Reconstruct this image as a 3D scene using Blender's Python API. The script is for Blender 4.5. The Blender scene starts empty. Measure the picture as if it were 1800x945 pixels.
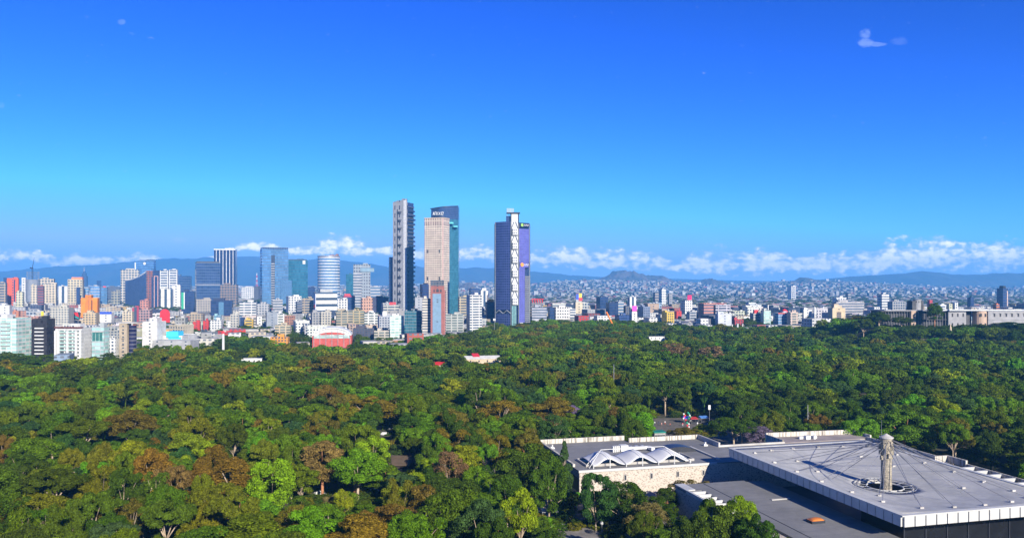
import bpy, bmesh, math, random
import numpy as np
from mathutils import Vector, Matrix, noise as mnoise

random.seed(7)
R = math.radians
SC = bpy.context.scene
COL = SC.collection
F = 1400.0      # focal length in photograph pixels
CH = 73.0       # eye height in metres

# ------------------------------------------------------------------ camera, sky, sun, exposure
cam_d = bpy.data.cameras.new('camera')
cam = bpy.data.objects.new('camera', cam_d)
COL.objects.link(cam)
cam.location = (0, 0, CH)
cam.rotation_euler = (R(90), 0, 0)
cam_d.sensor_width = 36
cam_d.lens = 28.0
cam_d.shift_y = 27.5 / 1800
cam_d.clip_start = 1
cam_d.clip_end = 90000
SC.camera = cam

SUN_EL = 24.0
SUN_AZ = Vector((0.43, -0.90, 0)).normalized()
sun_dir = Vector((SUN_AZ.x * math.cos(R(SUN_EL)), SUN_AZ.y * math.cos(R(SUN_EL)), math.sin(R(SUN_EL))))
sd = bpy.data.lights.new('sun', 'SUN')
sd.energy = 5.0
sd.angle = R(0.53)
sd.color = (1.0, 0.93, 0.80)
so = bpy.data.objects.new('sun', sd)
COL.objects.link(so)
so.rotation_euler = sun_dir.to_track_quat('Z', 'Y').to_euler()
so.location = (0, 0, 500)

SC.view_settings.view_transform = 'Standard'
SC.view_settings.look = 'None'
SC.view_settings.exposure = 0.85
SC.view_settings.gamma = 1.0
SC.view_settings.use_curve_mapping = False
SC.cycles.max_bounces = 5
SC.cycles.diffuse_bounces = 2
SC.cycles.glossy_bounces = 3
SC.cycles.transmission_bounces = 2
SC.cycles.transparent_max_bounces = 6
SC.cycles.volume_bounces = 1
SC.cycles.use_denoising = True
SC.cycles.caustics_reflective = False
SC.cycles.caustics_refractive = False

# ------------------------------------------------------------------ node helpers
class NT:
    def __init__(s, tree):
        s.t = tree; s.n = tree.nodes; s.l = tree.links
    def new(s, typ, **kw):
        n = s.n.new(typ)
        for k, v in kw.items():
            setattr(n, k, v)
        return n
    def put(s, sock, v):
        if isinstance(v, bpy.types.NodeSocket):
            s.l.new(v, sock)
        elif v is not None:
            sock.default_value = v
    def math(s, op, a, b=None, c=None, clamp=False):
        n = s.n.new('ShaderNodeMath'); n.operation = op; n.use_clamp = clamp
        s.put(n.inputs[0], a)
        if b is not None: s.put(n.inputs[1], b)
        if c is not None: s.put(n.inputs[2], c)
        return n.outputs[0]
    def ramp(s, v, a, b, c=0.0, d=1.0, smooth=True):
        n = s.n.new('ShaderNodeMapRange'); n.interpolation_type = 'SMOOTHSTEP' if smooth else 'LINEAR'
        s.put(n.inputs['Value'], v); s.put(n.inputs['From Min'], a); s.put(n.inputs['From Max'], b)
        s.put(n.inputs['To Min'], c); s.put(n.inputs['To Max'], d)
        return n.outputs[0]
    def mix(s, f, a, b, typ='MIX'):
        n = s.n.new('ShaderNodeMix'); n.data_type = 'RGBA'; n.blend_type = typ
        s.put(n.inputs[0], f); s.put(n.inputs[6], a); s.put(n.inputs[7], b)
        return n.outputs[2]
    def noise(s, vec, scale, detail=3, rough=0.5, dim='3D'):
        n = s.n.new('ShaderNodeTexNoise'); n.noise_dimensions = dim
        if vec is not None: s.l.new(vec, n.inputs['Vector'])
        s.put(n.inputs['Scale'], scale); n.inputs['Detail'].default_value = detail; n.inputs['Roughness'].default_value = rough
        return n.outputs['Fac']

def srgb(r, g, b, k=1.0):
    f = lambda c: ((c / 255 + 0.055) / 1.055) ** 2.4 if c / 255 > 0.04045 else c / 255 / 12.92
    return (f(r) * k, f(g) * k, f(b) * k, 1.0)

# ------------------------------------------------------------------ world: Nishita sky with a low band of cumulus
world = bpy.data.worlds.new('World')
SC.world = world
world.use_nodes = True
wt = NT(world.node_tree)
wt.n.clear()
sky = wt.new('ShaderNodeTexSky', sky_type='NISHITA')
sky.sun_disc = False
sky.sun_elevation = R(SUN_EL)
sky.sun_rotation = math.atan2(SUN_AZ.x, SUN_AZ.y)
sky.altitude = 2300
sky.air_density = 1.0
sky.dust_density = 0.35
sky.ozone_density = 2.5
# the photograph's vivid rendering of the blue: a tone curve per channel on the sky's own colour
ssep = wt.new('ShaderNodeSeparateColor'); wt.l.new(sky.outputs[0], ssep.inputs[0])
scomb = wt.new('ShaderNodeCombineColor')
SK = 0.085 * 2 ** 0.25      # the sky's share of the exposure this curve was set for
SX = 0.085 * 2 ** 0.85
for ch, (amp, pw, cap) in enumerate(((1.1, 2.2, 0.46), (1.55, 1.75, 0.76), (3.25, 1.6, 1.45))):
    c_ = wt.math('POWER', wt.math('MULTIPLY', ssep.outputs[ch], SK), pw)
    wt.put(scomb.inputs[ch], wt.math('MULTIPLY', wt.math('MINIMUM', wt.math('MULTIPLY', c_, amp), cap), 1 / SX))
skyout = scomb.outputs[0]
geo = wt.new('ShaderNodeTexCoord')
sep = wt.new('ShaderNodeSeparateXYZ')
wt.l.new(geo.outputs['Generated'], sep.inputs[0])
X, Y, Z = sep.outputs
ysafe = wt.math('MAXIMUM', Y, 0.05)
u = wt.math('DIVIDE', X, ysafe)      # tangent of the azimuth
v = wt.math('DIVIDE', Z, ysafe)      # tangent of the elevation
comb = wt.new('ShaderNodeCombineXYZ')
wt.put(comb.inputs[0], u); wt.put(comb.inputs[1], wt.math('MULTIPLY', v, 1.7))
CLOUD_TOP = [(-60, 434), (70, 436), (100, 446), (220, 443), (265, 443), (300, 455), (380, 447), (440, 424), (520, 430), (560, 420), (600, 408),
             (632, 412), (660, 432), (720, 434), (800, 430), (870, 430), (940, 436), (1000, 428), (1060, 434), (1110, 436), (1160, 444), (1190, 458),
             (1215, 435), (1270, 434), (1320, 438), (1355, 432), (1390, 450), (1440, 446), (1480, 440), (1540, 436), (1575, 414), (1620, 418),
             (1700, 414), (1760, 415), (1800, 424), (1900, 424)]
CLOUD_BOT = [(-60, 464), (70, 462), (100, 468), (265, 463), (380, 455), (440, 440), (520, 446), (632, 446), (720, 455), (870, 460), (940, 468),
             (1060, 470), (1160, 472), (1215, 478), (1355, 480), (1440, 480), (1540, 478), (1620, 474), (1760, 472), (1900, 474)]
def ucurve(pts):
    fc = wt.new('ShaderNodeFloatCurve')
    t = wt.math('MULTIPLY_ADD', u, 1.0 / 1.6, 0.5)
    wt.put(fc.inputs['Value'], t)
    c = fc.mapping.curves[0]
    vals = [(((p - 900) / F) / 1.6 + 0.5, (500 - y) / 100.0) for p, y in pts]
    c.points[0].location = vals[0]; c.points[-1].location = vals[-1]
    for a in vals[1:-1]:
        c.points.new(*a)
    fc.mapping.update()
    return wt.math('MULTIPLY', fc.outputs[0], 100.0 / F)
ctop = ucurve(CLOUD_TOP); cbot = ucurve(CLOUD_BOT)
n1 = wt.noise(comb.outputs[0], 27, 7, 0.60)
n2 = wt.noise(comb.outputs[0], 85, 4, 0.5)
lump = wt.math('ADD', wt.math('MULTIPLY', n1, 0.72), wt.math('MULTIPLY', n2, 0.28))
# height inside the band: 0 at the base, 1 at the top
h = wt.math('DIVIDE', wt.math('SUBTRACT', v, cbot), wt.math('MAXIMUM', wt.math('SUBTRACT', ctop, cbot), 0.004))
up = wt.ramp(h, 0.45, 1.2, 0.0, 0.32, False)
dn = wt.ramp(h, 0.25, -0.30, 0.0, 0.30, False)
thr = wt.math('ADD', wt.math('ADD', up, dn), 0.275)
dens = wt.math('MULTIPLY', wt.ramp(wt.math('SUBTRACT', lump, thr), 0.0, 0.15), 1.0)
inband = wt.math('MULTIPLY', wt.ramp(h, -0.45, -0.05), wt.ramp(h, 1.35, 1.05))
dens = wt.math('MULTIPLY', dens, inband)
# one small torn cloud high up, and a wisp above the western towers
def puff(px, py, rx, ry, amt):
    du = wt.math('DIVIDE', wt.math('SUBTRACT', u, (px - 900) / F), rx / F)
    dv = wt.math('DIVIDE', wt.math('SUBTRACT', v, (500 - py) / F), ry / F)
    r2 = wt.math('ADD', wt.math('MULTIPLY', du, du), wt.math('MULTIPLY', dv, dv))
    m = wt.ramp(r2, 1.0, 0.0)
    return wt.math('MULTIPLY', wt.ramp(wt.math('ADD', wt.math('MULTIPLY', n2, 0.9), wt.math('MULTIPLY', m, 0.5)), 0.58, 1.0), amt)
for a in ((1521, 60, 15, 13, 0.30), (1522, 75, 20, 12, 0.36), (1541, 78, 24, 6, 0.26), (1580, 72, 22, 10, 0.10), (213, 39, 11, 7, 0.18), (315, 423, 18, 8, 0.5), (443, 426, 10, 6, 0.6), (2, 185, 10, 8, 0.2)):
    dens = wt.math('MAXIMUM', dens, puff(*a))
yfront = wt.math('GREATER_THAN', Y, 0.06)
# the thin milky layer under the cumulus, before the mountains
veil = wt.math('MULTIPLY', wt.ramp(v, 70 / F, 22 / F), 0.22)
dens = wt.math('MULTIPLY', wt.math('MAXIMUM', wt.math('MULTIPLY', dens, 0.92), wt.math('MULTIPLY', veil, wt.ramp(n1, 0.2, 0.8))), yfront)
body = wt.ramp(wt.math('ADD', wt.math('SUBTRACT', lump, thr), wt.math('MULTIPLY', wt.math('SUBTRACT', n2, 0.5), 0.5)), 0.03, 0.34)
ccol = wt.mix(body, (4.2, 5.6, 8.6, 1), (14.5, 13.4, 12.2, 1))
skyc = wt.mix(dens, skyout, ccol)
bg = wt.new('ShaderNodeBackground')
bg.inputs['Strength'].default_value = 0.085
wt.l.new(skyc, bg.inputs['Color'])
wo = wt.new('ShaderNodeOutputWorld')
wt.l.new(bg.outputs[0], wo.inputs['Surface'])

# ------------------------------------------------------------------ object helpers
def tag(o, label=None, cat=None, group=None, kind=None):
    if label: o['label'] = label
    if cat: o['category'] = cat
    if group: o['group'] = group
    if kind: o['kind'] = kind
    return o
def empty(name, loc=(0, 0, 0), rz=0.0):
    o = bpy.data.objects.new(name, None)
    COL.objects.link(o); o.location = loc; o.rotation_euler = (0, 0, rz)
    o.empty_display_size = 1
    return o

class MB:
    def __init__(s): s.v = []; s.f = []; s.m = []
    def face(s, pts, mi=0):
        b = len(s.v); s.v += [tuple(p) for p in pts]; s.f.append(tuple(range(b, b + len(pts)))); s.m.append(mi)
    def box(s, x0, x1, y0, y1, z0, z1, mi=0, top=None, bottom=True):
        b = len(s.v)
        s.v += [(x0, y0, z0), (x1, y0, z0), (x1, y1, z0), (x0, y1, z0), (x0, y0, z1), (x1, y0, z1), (x1, y1, z1), (x0, y1, z1)]
        fs = [(0, 1, 5, 4), (1, 2, 6, 5), (2, 3, 7, 6), (3, 0, 4, 7)]
        for q in fs: s.f.append(tuple(b + i for i in q)); s.m.append(mi)
        s.f.append((b + 4, b + 5, b + 6, b + 7)); s.m.append(mi if top is None else top)
        if bottom: s.f.append((b + 3, b + 2, b + 1, b)); s.m.append(mi)
        return s
    def prism(s, poly, z0, z1, mi=0, top=None, zt=None):
        b = len(s.v); n = len(poly)
        s.v += [(p[0], p[1], z0) for p in poly]
        s.v += [(p[0], p[1], (zt[i] if zt else z1)) for i, p in enumerate(poly)]
        for i in range(n):
            j = (i + 1) % n
            s.f.append((b + i, b + j, b + n + j, b + n + i)); s.m.append(mi)
        s.f.append(tuple(b + n + i for i in range(n))); s.m.append(mi if top is None else top)
        s.f.append(tuple(b + i for i in reversed(range(n)))); s.m.append(mi)
        return s
    def cyl(s, cx, cy, r, z0, z1, n=12, r2=None, mi=0, top=None):
        r2 = r if r2 is None else r2
        b = len(s.v)
        for k, (rr, zz) in enumerate(((r, z0), (r2, z1))):
            for i in range(n):
                a = 2 * math.pi * i / n
                s.v.append((cx + rr * math.cos(a), cy + rr * math.sin(a), zz))
        for i in range(n):
            j = (i + 1) % n
            s.f.append((b + i, b + j, b + n + j, b + n + i)); s.m.append(mi)
        s.f.append(tuple(b + n + i for i in range(n))); s.m.append(mi if top is None else top)
        s.f.append(tuple(b + i for i in reversed(range(n)))); s.m.append(mi)
        return s
    def tube(s, p0, p1, r0, r1=None, n=5, mi=0):
        r1 = r0 if r1 is None else r1
        p0 = Vector(p0); p1 = Vector(p1); d = p1 - p0
        if d.length < 1e-6: return s
        q = d.to_track_quat('Z', 'Y'); b = len(s.v)
        for p, r in ((p0, r0), (p1, r1)):
            for i in range(n):
                a = 2 * math.pi * i / n
                s.v.append(tuple(p + q @ Vector((r * math.cos(a), r * math.sin(a), 0))))
        for i in range(n):
            j = (i + 1) % n
            s.f.append((b + i, b + j, b + n + j, b + n + i)); s.m.append(mi)
        s.f.append(tuple(b + n + i for i in range(n))); s.m.append(mi)
        s.f.append(tuple(b + i for i in reversed(range(n)))); s.m.append(mi)
        return s
    def grid(s, fn, nu, nv, mi=0):
        b = len(s.v)
        for j in range(nv + 1):
            for i in range(nu + 1):
                s.v.append(tuple(fn(i / nu, j / nv)))
        for j in range(nv):
            for i in range(nu):
                a = b + j * (nu + 1) + i
                s.f.append((a, a + 1, a + nu + 2, a + nu + 1)); s.m.append(mi)
        return s
    def mesh(s, name, mats, smooth=False):
        me = bpy.data.meshes.new(name)
        me.from_pydata(s.v, [], s.f)
        for m in (mats if isinstance(mats, (list, tuple)) else [mats]): me.materials.append(m)
        me.polygons.foreach_set('material_index', s.m)
        if smooth: me.polygons.foreach_set('use_smooth', [True] * len(s.f))
        me.update()
        return me
    def build(s, name, mats, parent=None, loc=None, color=None, smooth=False, rz=None):
        o = bpy.data.objects.new(name, s.mesh(name, mats, smooth))
        COL.objects.link(o)
        if parent: o.parent = parent
        if loc is not None: o.location = loc
        if rz is not None: o.rotation_euler = (0, 0, rz)
        if color is not None: o.color = color
        return o

def P(px, py, z):
    Yd = F * (CH - z) / (py - 500.0)
    return Vector(((px - 900) / F * Yd, Yd, z))
def scr(x, y, z):
    return 900 + F * x / y, 500 + F * (CH - z) / y
def lerp_tab(tab, x):
    if x <= tab[0][0]: return tab[0][1]
    for (a, b), (c, d) in zip(tab, tab[1:]):
        if x <= c: return b + (d - b) * (x - a) / (c - a)
    return tab[-1][1]
def sst(a, b, x):
    t = min(1, max(0, (x - a) / (b - a))); return t * t * (3 - 2 * t)

# ------------------------------------------------------------------ materials
MATS = {}
def mat_new(name):
    m = bpy.data.materials.new(name); m.use_nodes = True
    t = NT(m.node_tree); t.n.clear()
    out = t.new('ShaderNodeOutputMaterial'); pr = t.new('ShaderNodeBsdfPrincipled')
    t.l.new(pr.outputs[0], out.inputs['Surface'])
    return m, t, pr, out
def plain(name, col, rough=0.7, metal=0.0, mottle=0.18, scale=0.35, spec=0.4, bump=0.0):
    if name in MATS: return MATS[name]
    m, t, pr, out = mat_new(name)
    tc = t.new('ShaderNodeTexCoord')
    n = t.noise(tc.outputs['Object'], scale, 5, 0.6)
    c = t.mix(t.ramp(n, 0.3, 0.7), tuple(x * (1 - mottle) for x in col[:3]) + (1,), tuple(min(1, x * (1 + mottle)) for x in col[:3]) + (1,))
    t.l.new(c, pr.inputs['Base Color'])
    pr.inputs['Roughness'].default_value = rough
    pr.inputs['Metallic'].default_value = metal
    pr.inputs['Specular IOR Level'].default_value = spec
    if bump:
        b = t.new('ShaderNodeBump'); b.inputs['Distance'].default_value = bump
        t.l.new(t.noise(tc.outputs['Object'], scale * 6, 4, 0.6), b.inputs['Height']); t.l.new(b.outputs[0], pr.inputs['Normal'])
    MATS[name] = m
    return m

def facade(name, bay=3.2, floor=3.1, wf=0.5, hf=0.45, glass=(0.03, 0.05, 0.08, 1), metal=0.0, rough=0.15, side=1.0, vary=0.5, attr=False,
           tilt=0.0, ground=0.0):
    """walls take their colour from the object (or from a face attribute); openings repeat by bay and storey"""
    if name in MATS: return MATS[name]
    m, t, pr, out = mat_new(name)
    tc = t.new('ShaderNodeTexCoord')
    so_ = t.new('ShaderNodeSeparateXYZ'); t.l.new(tc.outputs['Object'], so_.inputs[0])
    sn = t.new('ShaderNodeSeparateXYZ'); t.l.new(tc.outputs['Normal'], sn.inputs[0])
    ax = t.math('GREATER_THAN', t.math('ABSOLUTE', sn.outputs[0]), 0.7)
    flat = t.math('LESS_THAN', t.math('ABSOLUTE', sn.outputs[2]), 0.5)
    uu = t.math('ADD', t.math('MULTIPLY', so_.outputs[1], ax), t.math('MULTIPLY', so_.outputs[0], t.math('SUBTRACT', 1.0, ax)))
    if attr:
        ub = t.math('ADD', t.math('DIVIDE', uu, bay), 0.5); vb = t.math('DIVIDE', so_.outputs[2], floor)
    else:   # the object's alpha carries the size of a storey for that building
        oi_ = t.new('ShaderNodeObjectInfo'); al = oi_.outputs['Alpha']
        ub = t.math('ADD', t.math('MULTIPLY', t.math('DIVIDE', uu, bay), al), 0.5); vb = t.math('MULTIPLY', t.math('DIVIDE', so_.outputs[2], floor), al)
    fu = t.math('FRACT', ub); fv = t.math('FRACT', vb)
    iu = t.math('LESS_THAN', t.math('ABSOLUTE', t.math('SUBTRACT', fu, 0.5)), wf / 2)
    iv = t.math('LESS_THAN', t.math('ABSOLUTE', t.math('SUBTRACT', fv, 0.55)), hf / 2)
    win = t.math('MULTIPLY', t.math('MULTIPLY', iu, iv), flat)
    if side < 1:
        win = t.math('MULTIPLY', win, t.math('SUBTRACT', 1.0, t.math('MULTIPLY', ax, 1 - side)))
    wn = t.new('ShaderNodeTexWhiteNoise'); wn.noise_dimensions = '3D'
    cb = t.new('ShaderNodeCombineXYZ')
    t.put(cb.inputs[0], t.math('FLOOR', ub)); t.put(cb.inputs[1], t.math('FLOOR', vb)); t.put(cb.inputs[2], ax)
    t.l.new(cb.outputs[0], wn.inputs['Vector'])
    g = t.mix(t.math('MULTIPLY', wn.outputs['Value'], vary), glass, tuple(min(1, c * 2.2 + 0.03) for c in glass[:3]) + (1,))
    if attr:
        at = t.new('ShaderNodeAttribute'); at.attribute_name = 'col'; wc = at.outputs['Color']
    else:
        oi = t.new('ShaderNodeObjectInfo'); wc = oi.outputs['Color']
    n = t.noise(tc.outputs['Object'], 0.12, 4, 0.6)
    n2_ = t.noise(tc.outputs['Object'], 0.7, 3, 0.7)
    wc = t.mix(1.0, wc, t.mix(t.ramp(t.math('ADD', t.math('MULTIPLY', n, .6), t.math('MULTIPLY', n2_, .4)), 0.36, 0.62), (0.54, 0.53, 0.52, 1), (0.76, 0.75, 0.73, 1)), 'MULTIPLY')
    t.l.new(t.mix(win, wc, g), pr.inputs['Base Color'])
    t.put(pr.inputs['Roughness'], t.math('MULTIPLY_ADD', win, rough - 0.75, 0.75))
    t.put(pr.inputs['Metallic'], t.math('MULTIPLY', win, metal))
    MATS[name] = m
    return m

GL_DARK = (0.02, 0.03, 0.045, 1)
ST = {
 'punch': facade('facade_punched', 3.4, 3.1, 0.56, 0.52, side=0.25),
 'punch4': facade('facade_punched_all_round', 3.0, 3.1, 0.5, 0.5),
 'ribbon': facade('facade_ribbon_windows', 60, 3.3, 1.0, 0.42, side=1.0),
 'ribbon1': facade('facade_ribbon_windows_front', 9, 3.3, 0.9, 0.52, side=0.15),
 'grid': facade('facade_grid', 3.4, 3.3, 0.68, 0.62),
 'fins': facade('facade_vertical_fins', 5.2, 1000, 0.62, 1.2, glass=(0.015, 0.02, 0.05, 1)),
 'fluted': facade('facade_fluted', 7.0, 1000, 0.42, 1.2),
 'bands': facade('facade_wide_bands', 600, 8.0, 1.0, 0.42),
 'blank': facade('facade_blank', 14, 3.3, 0.12, 0.35, side=0.3),
 'balcony': facade('facade_balconies', 7.5, 3.2, 0.8, 0.55, glass=(0.05, 0.07, 0.07, 1), vary=0.8, side=0.15),
 'navy': facade('curtain_wall_navy', 2.4, 3.6, 0.92, 0.80, glass=(0.020, 0.045, 0.12, 1), metal=0.25, vary=0.35, rough=0.12),
 'blue': facade('curtain_wall_blue', 2.2, 3.6, 0.9, 0.74, glass=(0.10, 0.24, 0.42, 1), metal=0.45, vary=0.4, rough=0.10),
 'teal': facade('curtain_wall_teal', 2.4, 3.8, 0.92, 0.82, glass=(0.02, 0.12, 0.17, 1), metal=0.35, vary=0.45, rough=0.10),
 'pale': facade('curtain_wall_pale', 30, 3.7, 1.0, 0.5, glass=(0.09, 0.17, 0.27, 1), metal=0.35, vary=0.2, rough=0.15),
 'paleg': facade('curtain_wall_pale_green', 5, 3.4, 0.86, 0.66, glass=(0.22, 0.36, 0.33, 1), metal=0.1, vary=0.8, rough=0.2),
 'small': facade('facade_small_windows', 3.1, 3.9, 0.50, 0.50, glass=(0.05, 0.045, 0.05, 1)),
 'scales': facade('facade_dark_blue_scales', 4.2, 4.2, 0.74, 0.62, glass=(0.018, 0.035, 0.11, 1), metal=0.3, vary=0.4, rough=0.15),
}
M_ROOF = plain('roof_gravel', (0.33, 0.33, 0.34), 0.9, mottle=0.3, scale=0.2)
M_ROOFT = plain('roof_terracotta', (0.36, 0.13, 0.08), 0.9, mottle=0.3, scale=0.3)
M_WHITE = plain('white_paint', (0.60, 0.60, 0.58), 0.55, mottle=0.06)
M_DARK = plain('dark_metal', (0.03, 0.032, 0.04), 0.4)
M_STEEL = plain('grey_steel', (0.30, 0.31, 0.33), 0.45, metal=0.4)
M_CONC = plain('concrete', (0.42, 0.40, 0.37), 0.85, mottle=0.22, scale=0.15)
M_RED = plain('red_paint', (0.62, 0.03, 0.035), 0.5, mottle=0.08)
M_ORANGE = plain('orange_paint', (0.80, 0.20, 0.02), 0.5, mottle=0.08)
M_YELLOW = plain('yellow_paint', (0.85, 0.62, 0.04), 0.5, mottle=0.06)
M_CYAN = plain('cyan_paint', (0.06, 0.52, 0.75), 0.5, mottle=0.06)
M_MAGENTA = plain('magenta_sign', (0.75, 0.05, 0.42), 0.5, mottle=0.05)
M_BLUE = plain('blue_paint', (0.03, 0.08, 0.45), 0.5, mottle=0.06)
M_GREEN = plain('green_paint', (0.02, 0.30, 0.16), 0.5, mottle=0.06)
M_TAN = plain('tan_stone', (0.50, 0.40, 0.28), 0.85, mottle=0.15)
M_PURPLE = plain('violet_glass', (0.07, 0.08, 0.36), 0.25, metal=0.2, mottle=0.15, scale=0.08)
# ------------------------------------------------------------------ terrain, hills, haze
URB = [(-200, 506), (0, 505), (700, 503), (760, 499), (830, 497), (900, 500), (940, 499), (1000, 494), (1060, 492), (1120, 493), (1190, 496), (1240, 499), (1300, 500),
       (1380, 495), (1440, 494), (1500, 496), (1560, 499), (1640, 504), (1800, 506), (2000, 506)]
def ground_z(x, y):
    z = 0.0
    if y > 4600:
        px = 900 + F * x / y
        zt = CH + (500 - lerp_tab(URB, px)) / F * 9300
        z += max(0, zt) * sst(4600, 9300, y) * (1.0 if y < 9300 else max(0.0, 1 - (y - 9300) / 6000))
    # the wooded hill that carries the palace
    if 300 < y < 1500:
        sx = sst(345, 392, x) * (1 - sst(640, 760, x))
        z += 27.0 * sx * sst(770, 838, y) * (1 - sst(900, 1020, y))
    return z

def ticks(a, b, n): return [a + (b - a) * i / n for i in range(n)]
xs = ticks(-17500, -7000, 10) + ticks(-7000, -1500, 24) + ticks(-1500, 1500, 100) + ticks(1500, 7000, 24) + ticks(7000, 17500, 10) + [17500]
ys = ticks(-1800, 0, 4) + ticks(0, 1500, 75) + ticks(1500, 4600, 20) + ticks(4600, 10000, 24) + ticks(10000, 17500, 12) + [17500]
mb = MB()
for yy in ys:
    for xx in xs: mb.v.append((xx, yy, ground_z(xx, yy)))
nx = len(xs)
for j in range(len(ys) - 1):
    for i in range(nx - 1):
        a = j * nx + i; mb.f.append((a, a + 1, a + nx + 1, a + nx)); mb.m.append(0)
m, t, pr, out = mat_new('ground_soil_and_streets')
tc = t.new('ShaderNodeTexCoord')
sp = t.new('ShaderNodeSeparateXYZ'); t.l.new(tc.outputs['Object'], sp.inputs[0])
nA = t.noise(tc.outputs['Object'], 0.05, 5, 0.6)
nB = t.noise(tc.outputs['Object'], 0.004, 6, 0.65)
soil = t.mix(t.ramp(nA, 0.35, 0.65), (0.035, 0.045, 0.018, 1), (0.075, 0.065, 0.04, 1))
city = t.mix(t.ramp(nB, 0.4, 0.6), (0.06, 0.08, 0.07, 1), (0.14, 0.14, 0.14, 1))
t.l.new(t.mix(t.ramp(sp.outputs[1], 900, 1500), soil, city), pr.inputs['Base Color'])
pr.inputs['Roughness'].default_value = 0.95
tag(mb.build('ground', m, smooth=True), kind='structure')

def rock_mat(name, a, b, sc):
    m, t, pr, out = mat_new(name)
    tc = t.new('ShaderNodeTexCoord')
    n = t.noise(tc.outputs['Object'], sc, 7, 0.65)
    t.l.new(t.mix(t.ramp(n, 0.35, 0.65), a, b), pr.inputs['Base Color']); pr.inputs['Roughness'].default_value = 0.95
    return m
M_HILL = rock_mat('hill_scrub', (0.045, 0.05, 0.035, 1), (0.13, 0.10, 0.085, 1), 0.003)
M_MOUNT = rock_mat('mountain_forest', (0.03, 0.05, 0.05, 1), (0.07, 0.08, 0.075, 1), 0.0008)

def ridge(name, prof, y0, depth, base, nu, nv, rough, mat, label_kind='structure', power=1.0, seed=0.0):
    px0, px1 = prof[0][0], prof[-1][0]
    b = MB()
    for j in range(nv + 1):
        t_ = j / nv * 2 - 1
        yy = y0 + t_ * depth
        for i in range(nu + 1):
            px = px0 + (px1 - px0) * i / nu
            xx = (px - 900) / F * y0
            top = CH + (500 - lerp_tab(prof, px)) / F * y0
            hgt = max(0.0, top - base)
            q = (1 - abs(t_)) ** power
            nz = mnoise.fractal(Vector((xx / depth * 3 + seed, yy / depth * 3, seed)), 0.8, 2.2, 6)
            z = base - 20 + (hgt + 20) * q * (1 + rough * nz * min(1, 3 * abs(t_))) + rough * 0.10 * hgt * mnoise.noise(Vector((xx / depth * 12, seed, 0)))
            if abs(t_) > 0.999: z = base - 30
            b.v.append((xx, yy, z))
    for j in range(nv):
        for i in range(nu):
            a = j * (nu + 1) + i; b.f.append((a, a + 1, a + nu + 2, a + nu + 1)); b.m.append(0)
    o = b.build(name, mat, smooth=True)
    return tag(o, kind=label_kind)
ridge('mountains', [(-400, 480), (-100, 478), (0, 477), (60, 472), (100, 468), (170, 466), (230, 459), (280, 455), (340, 454), (400, 452), (440, 450), (475, 454),
       (520, 458), (560, 455), (600, 457), (650, 463), (690, 471), (712, 470), (728, 466), (745, 470), (800, 471), (850, 470), (940, 477), (1000, 483), (1060, 487),
       (1150, 489), (1200, 490), (1300, 493), (1400, 494), (1500, 496), (1600, 497)], 14000, 2200, 0, 420, 26, 0.5, M_MOUNT, seed=3.1)
ridge('mountains', [(1380, 496), (1440, 491), (1500, 486), (1560, 482), (1590, 480), (1620, 476), (1645, 478), (1680, 482), (1720, 482), (1760, 480), (1790, 480), (1850, 482), (1950, 486), (2100, 489)],
      11200, 1500, 0, 200, 26, 0.5, M_MOUNT, seed=8.4)
ridge('hills', [(1040, 496), (1052, 491), (1065, 486), (1076, 479), (1085, 476), (1096, 475), (1110, 476), (1120, 480), (1128, 481), (1140, 484), (1152, 485), (1165, 485), (1175, 489), (1188, 495), (1196, 497)],
      9000, 480, 80, 90, 30, 0.75, M_HILL, power=0.8, seed=1.7)
ridge('hills', [(1224, 500), (1232, 496), (1240, 491), (1247, 489), (1256, 491), (1268, 494), (1280, 497), (1292, 502)], 8500, 350, 25, 50, 24, 0.6, M_HILL, power=0.8, seed=5.2)
ridge('hills', [(1370, 500), (1385, 496), (1398, 492), (1406, 488), (1416, 488), (1428, 491), (1450, 493), (1475, 495), (1500, 499)], 8200, 420, 40, 80, 24, 0.6, M_HILL, power=0.8, seed=9.9)
ridge('hills', [(806, 504), (812, 500), (818, 497), (826, 497), (832, 500), (838, 505)], 6800, 220, 25, 30, 16, 0.4, M_HILL, power=0.7, seed=2.2)

hz = MB().box(-17700, 17700, -1900, 17700, -60, 590)
hm = bpy.data.materials.new('thin_blue_air'); hm.use_nodes = True
ht = NT(hm.node_tree); ht.n.clear()
ho = ht.new('ShaderNodeOutputMaterial'); hv = ht.new('ShaderNodeVolumePrincipled')
hv.inputs['Density'].default_value = 9.0e-5
hv.inputs['Color'].default_value = (0.14, 0.50, 1.0, 1)
hv.inputs['Anisotropy'].default_value = 0.0
ht.l.new(hv.outputs[0], ho.inputs['Volume'])
tag(hz.build('haze', hm), kind='stuff')

# ------------------------------------------------------------------ museum frame: u runs along its front, v goes away from the street
TH = R(14.2)
EX = Vector((math.cos(TH), math.sin(TH), 0)); EY = Vector((-math.sin(TH), math.cos(TH), 0))
def W(u_, v_, z=0.0): return EX * u_ + EY * v_ + Vector((0, 0, z))

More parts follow.
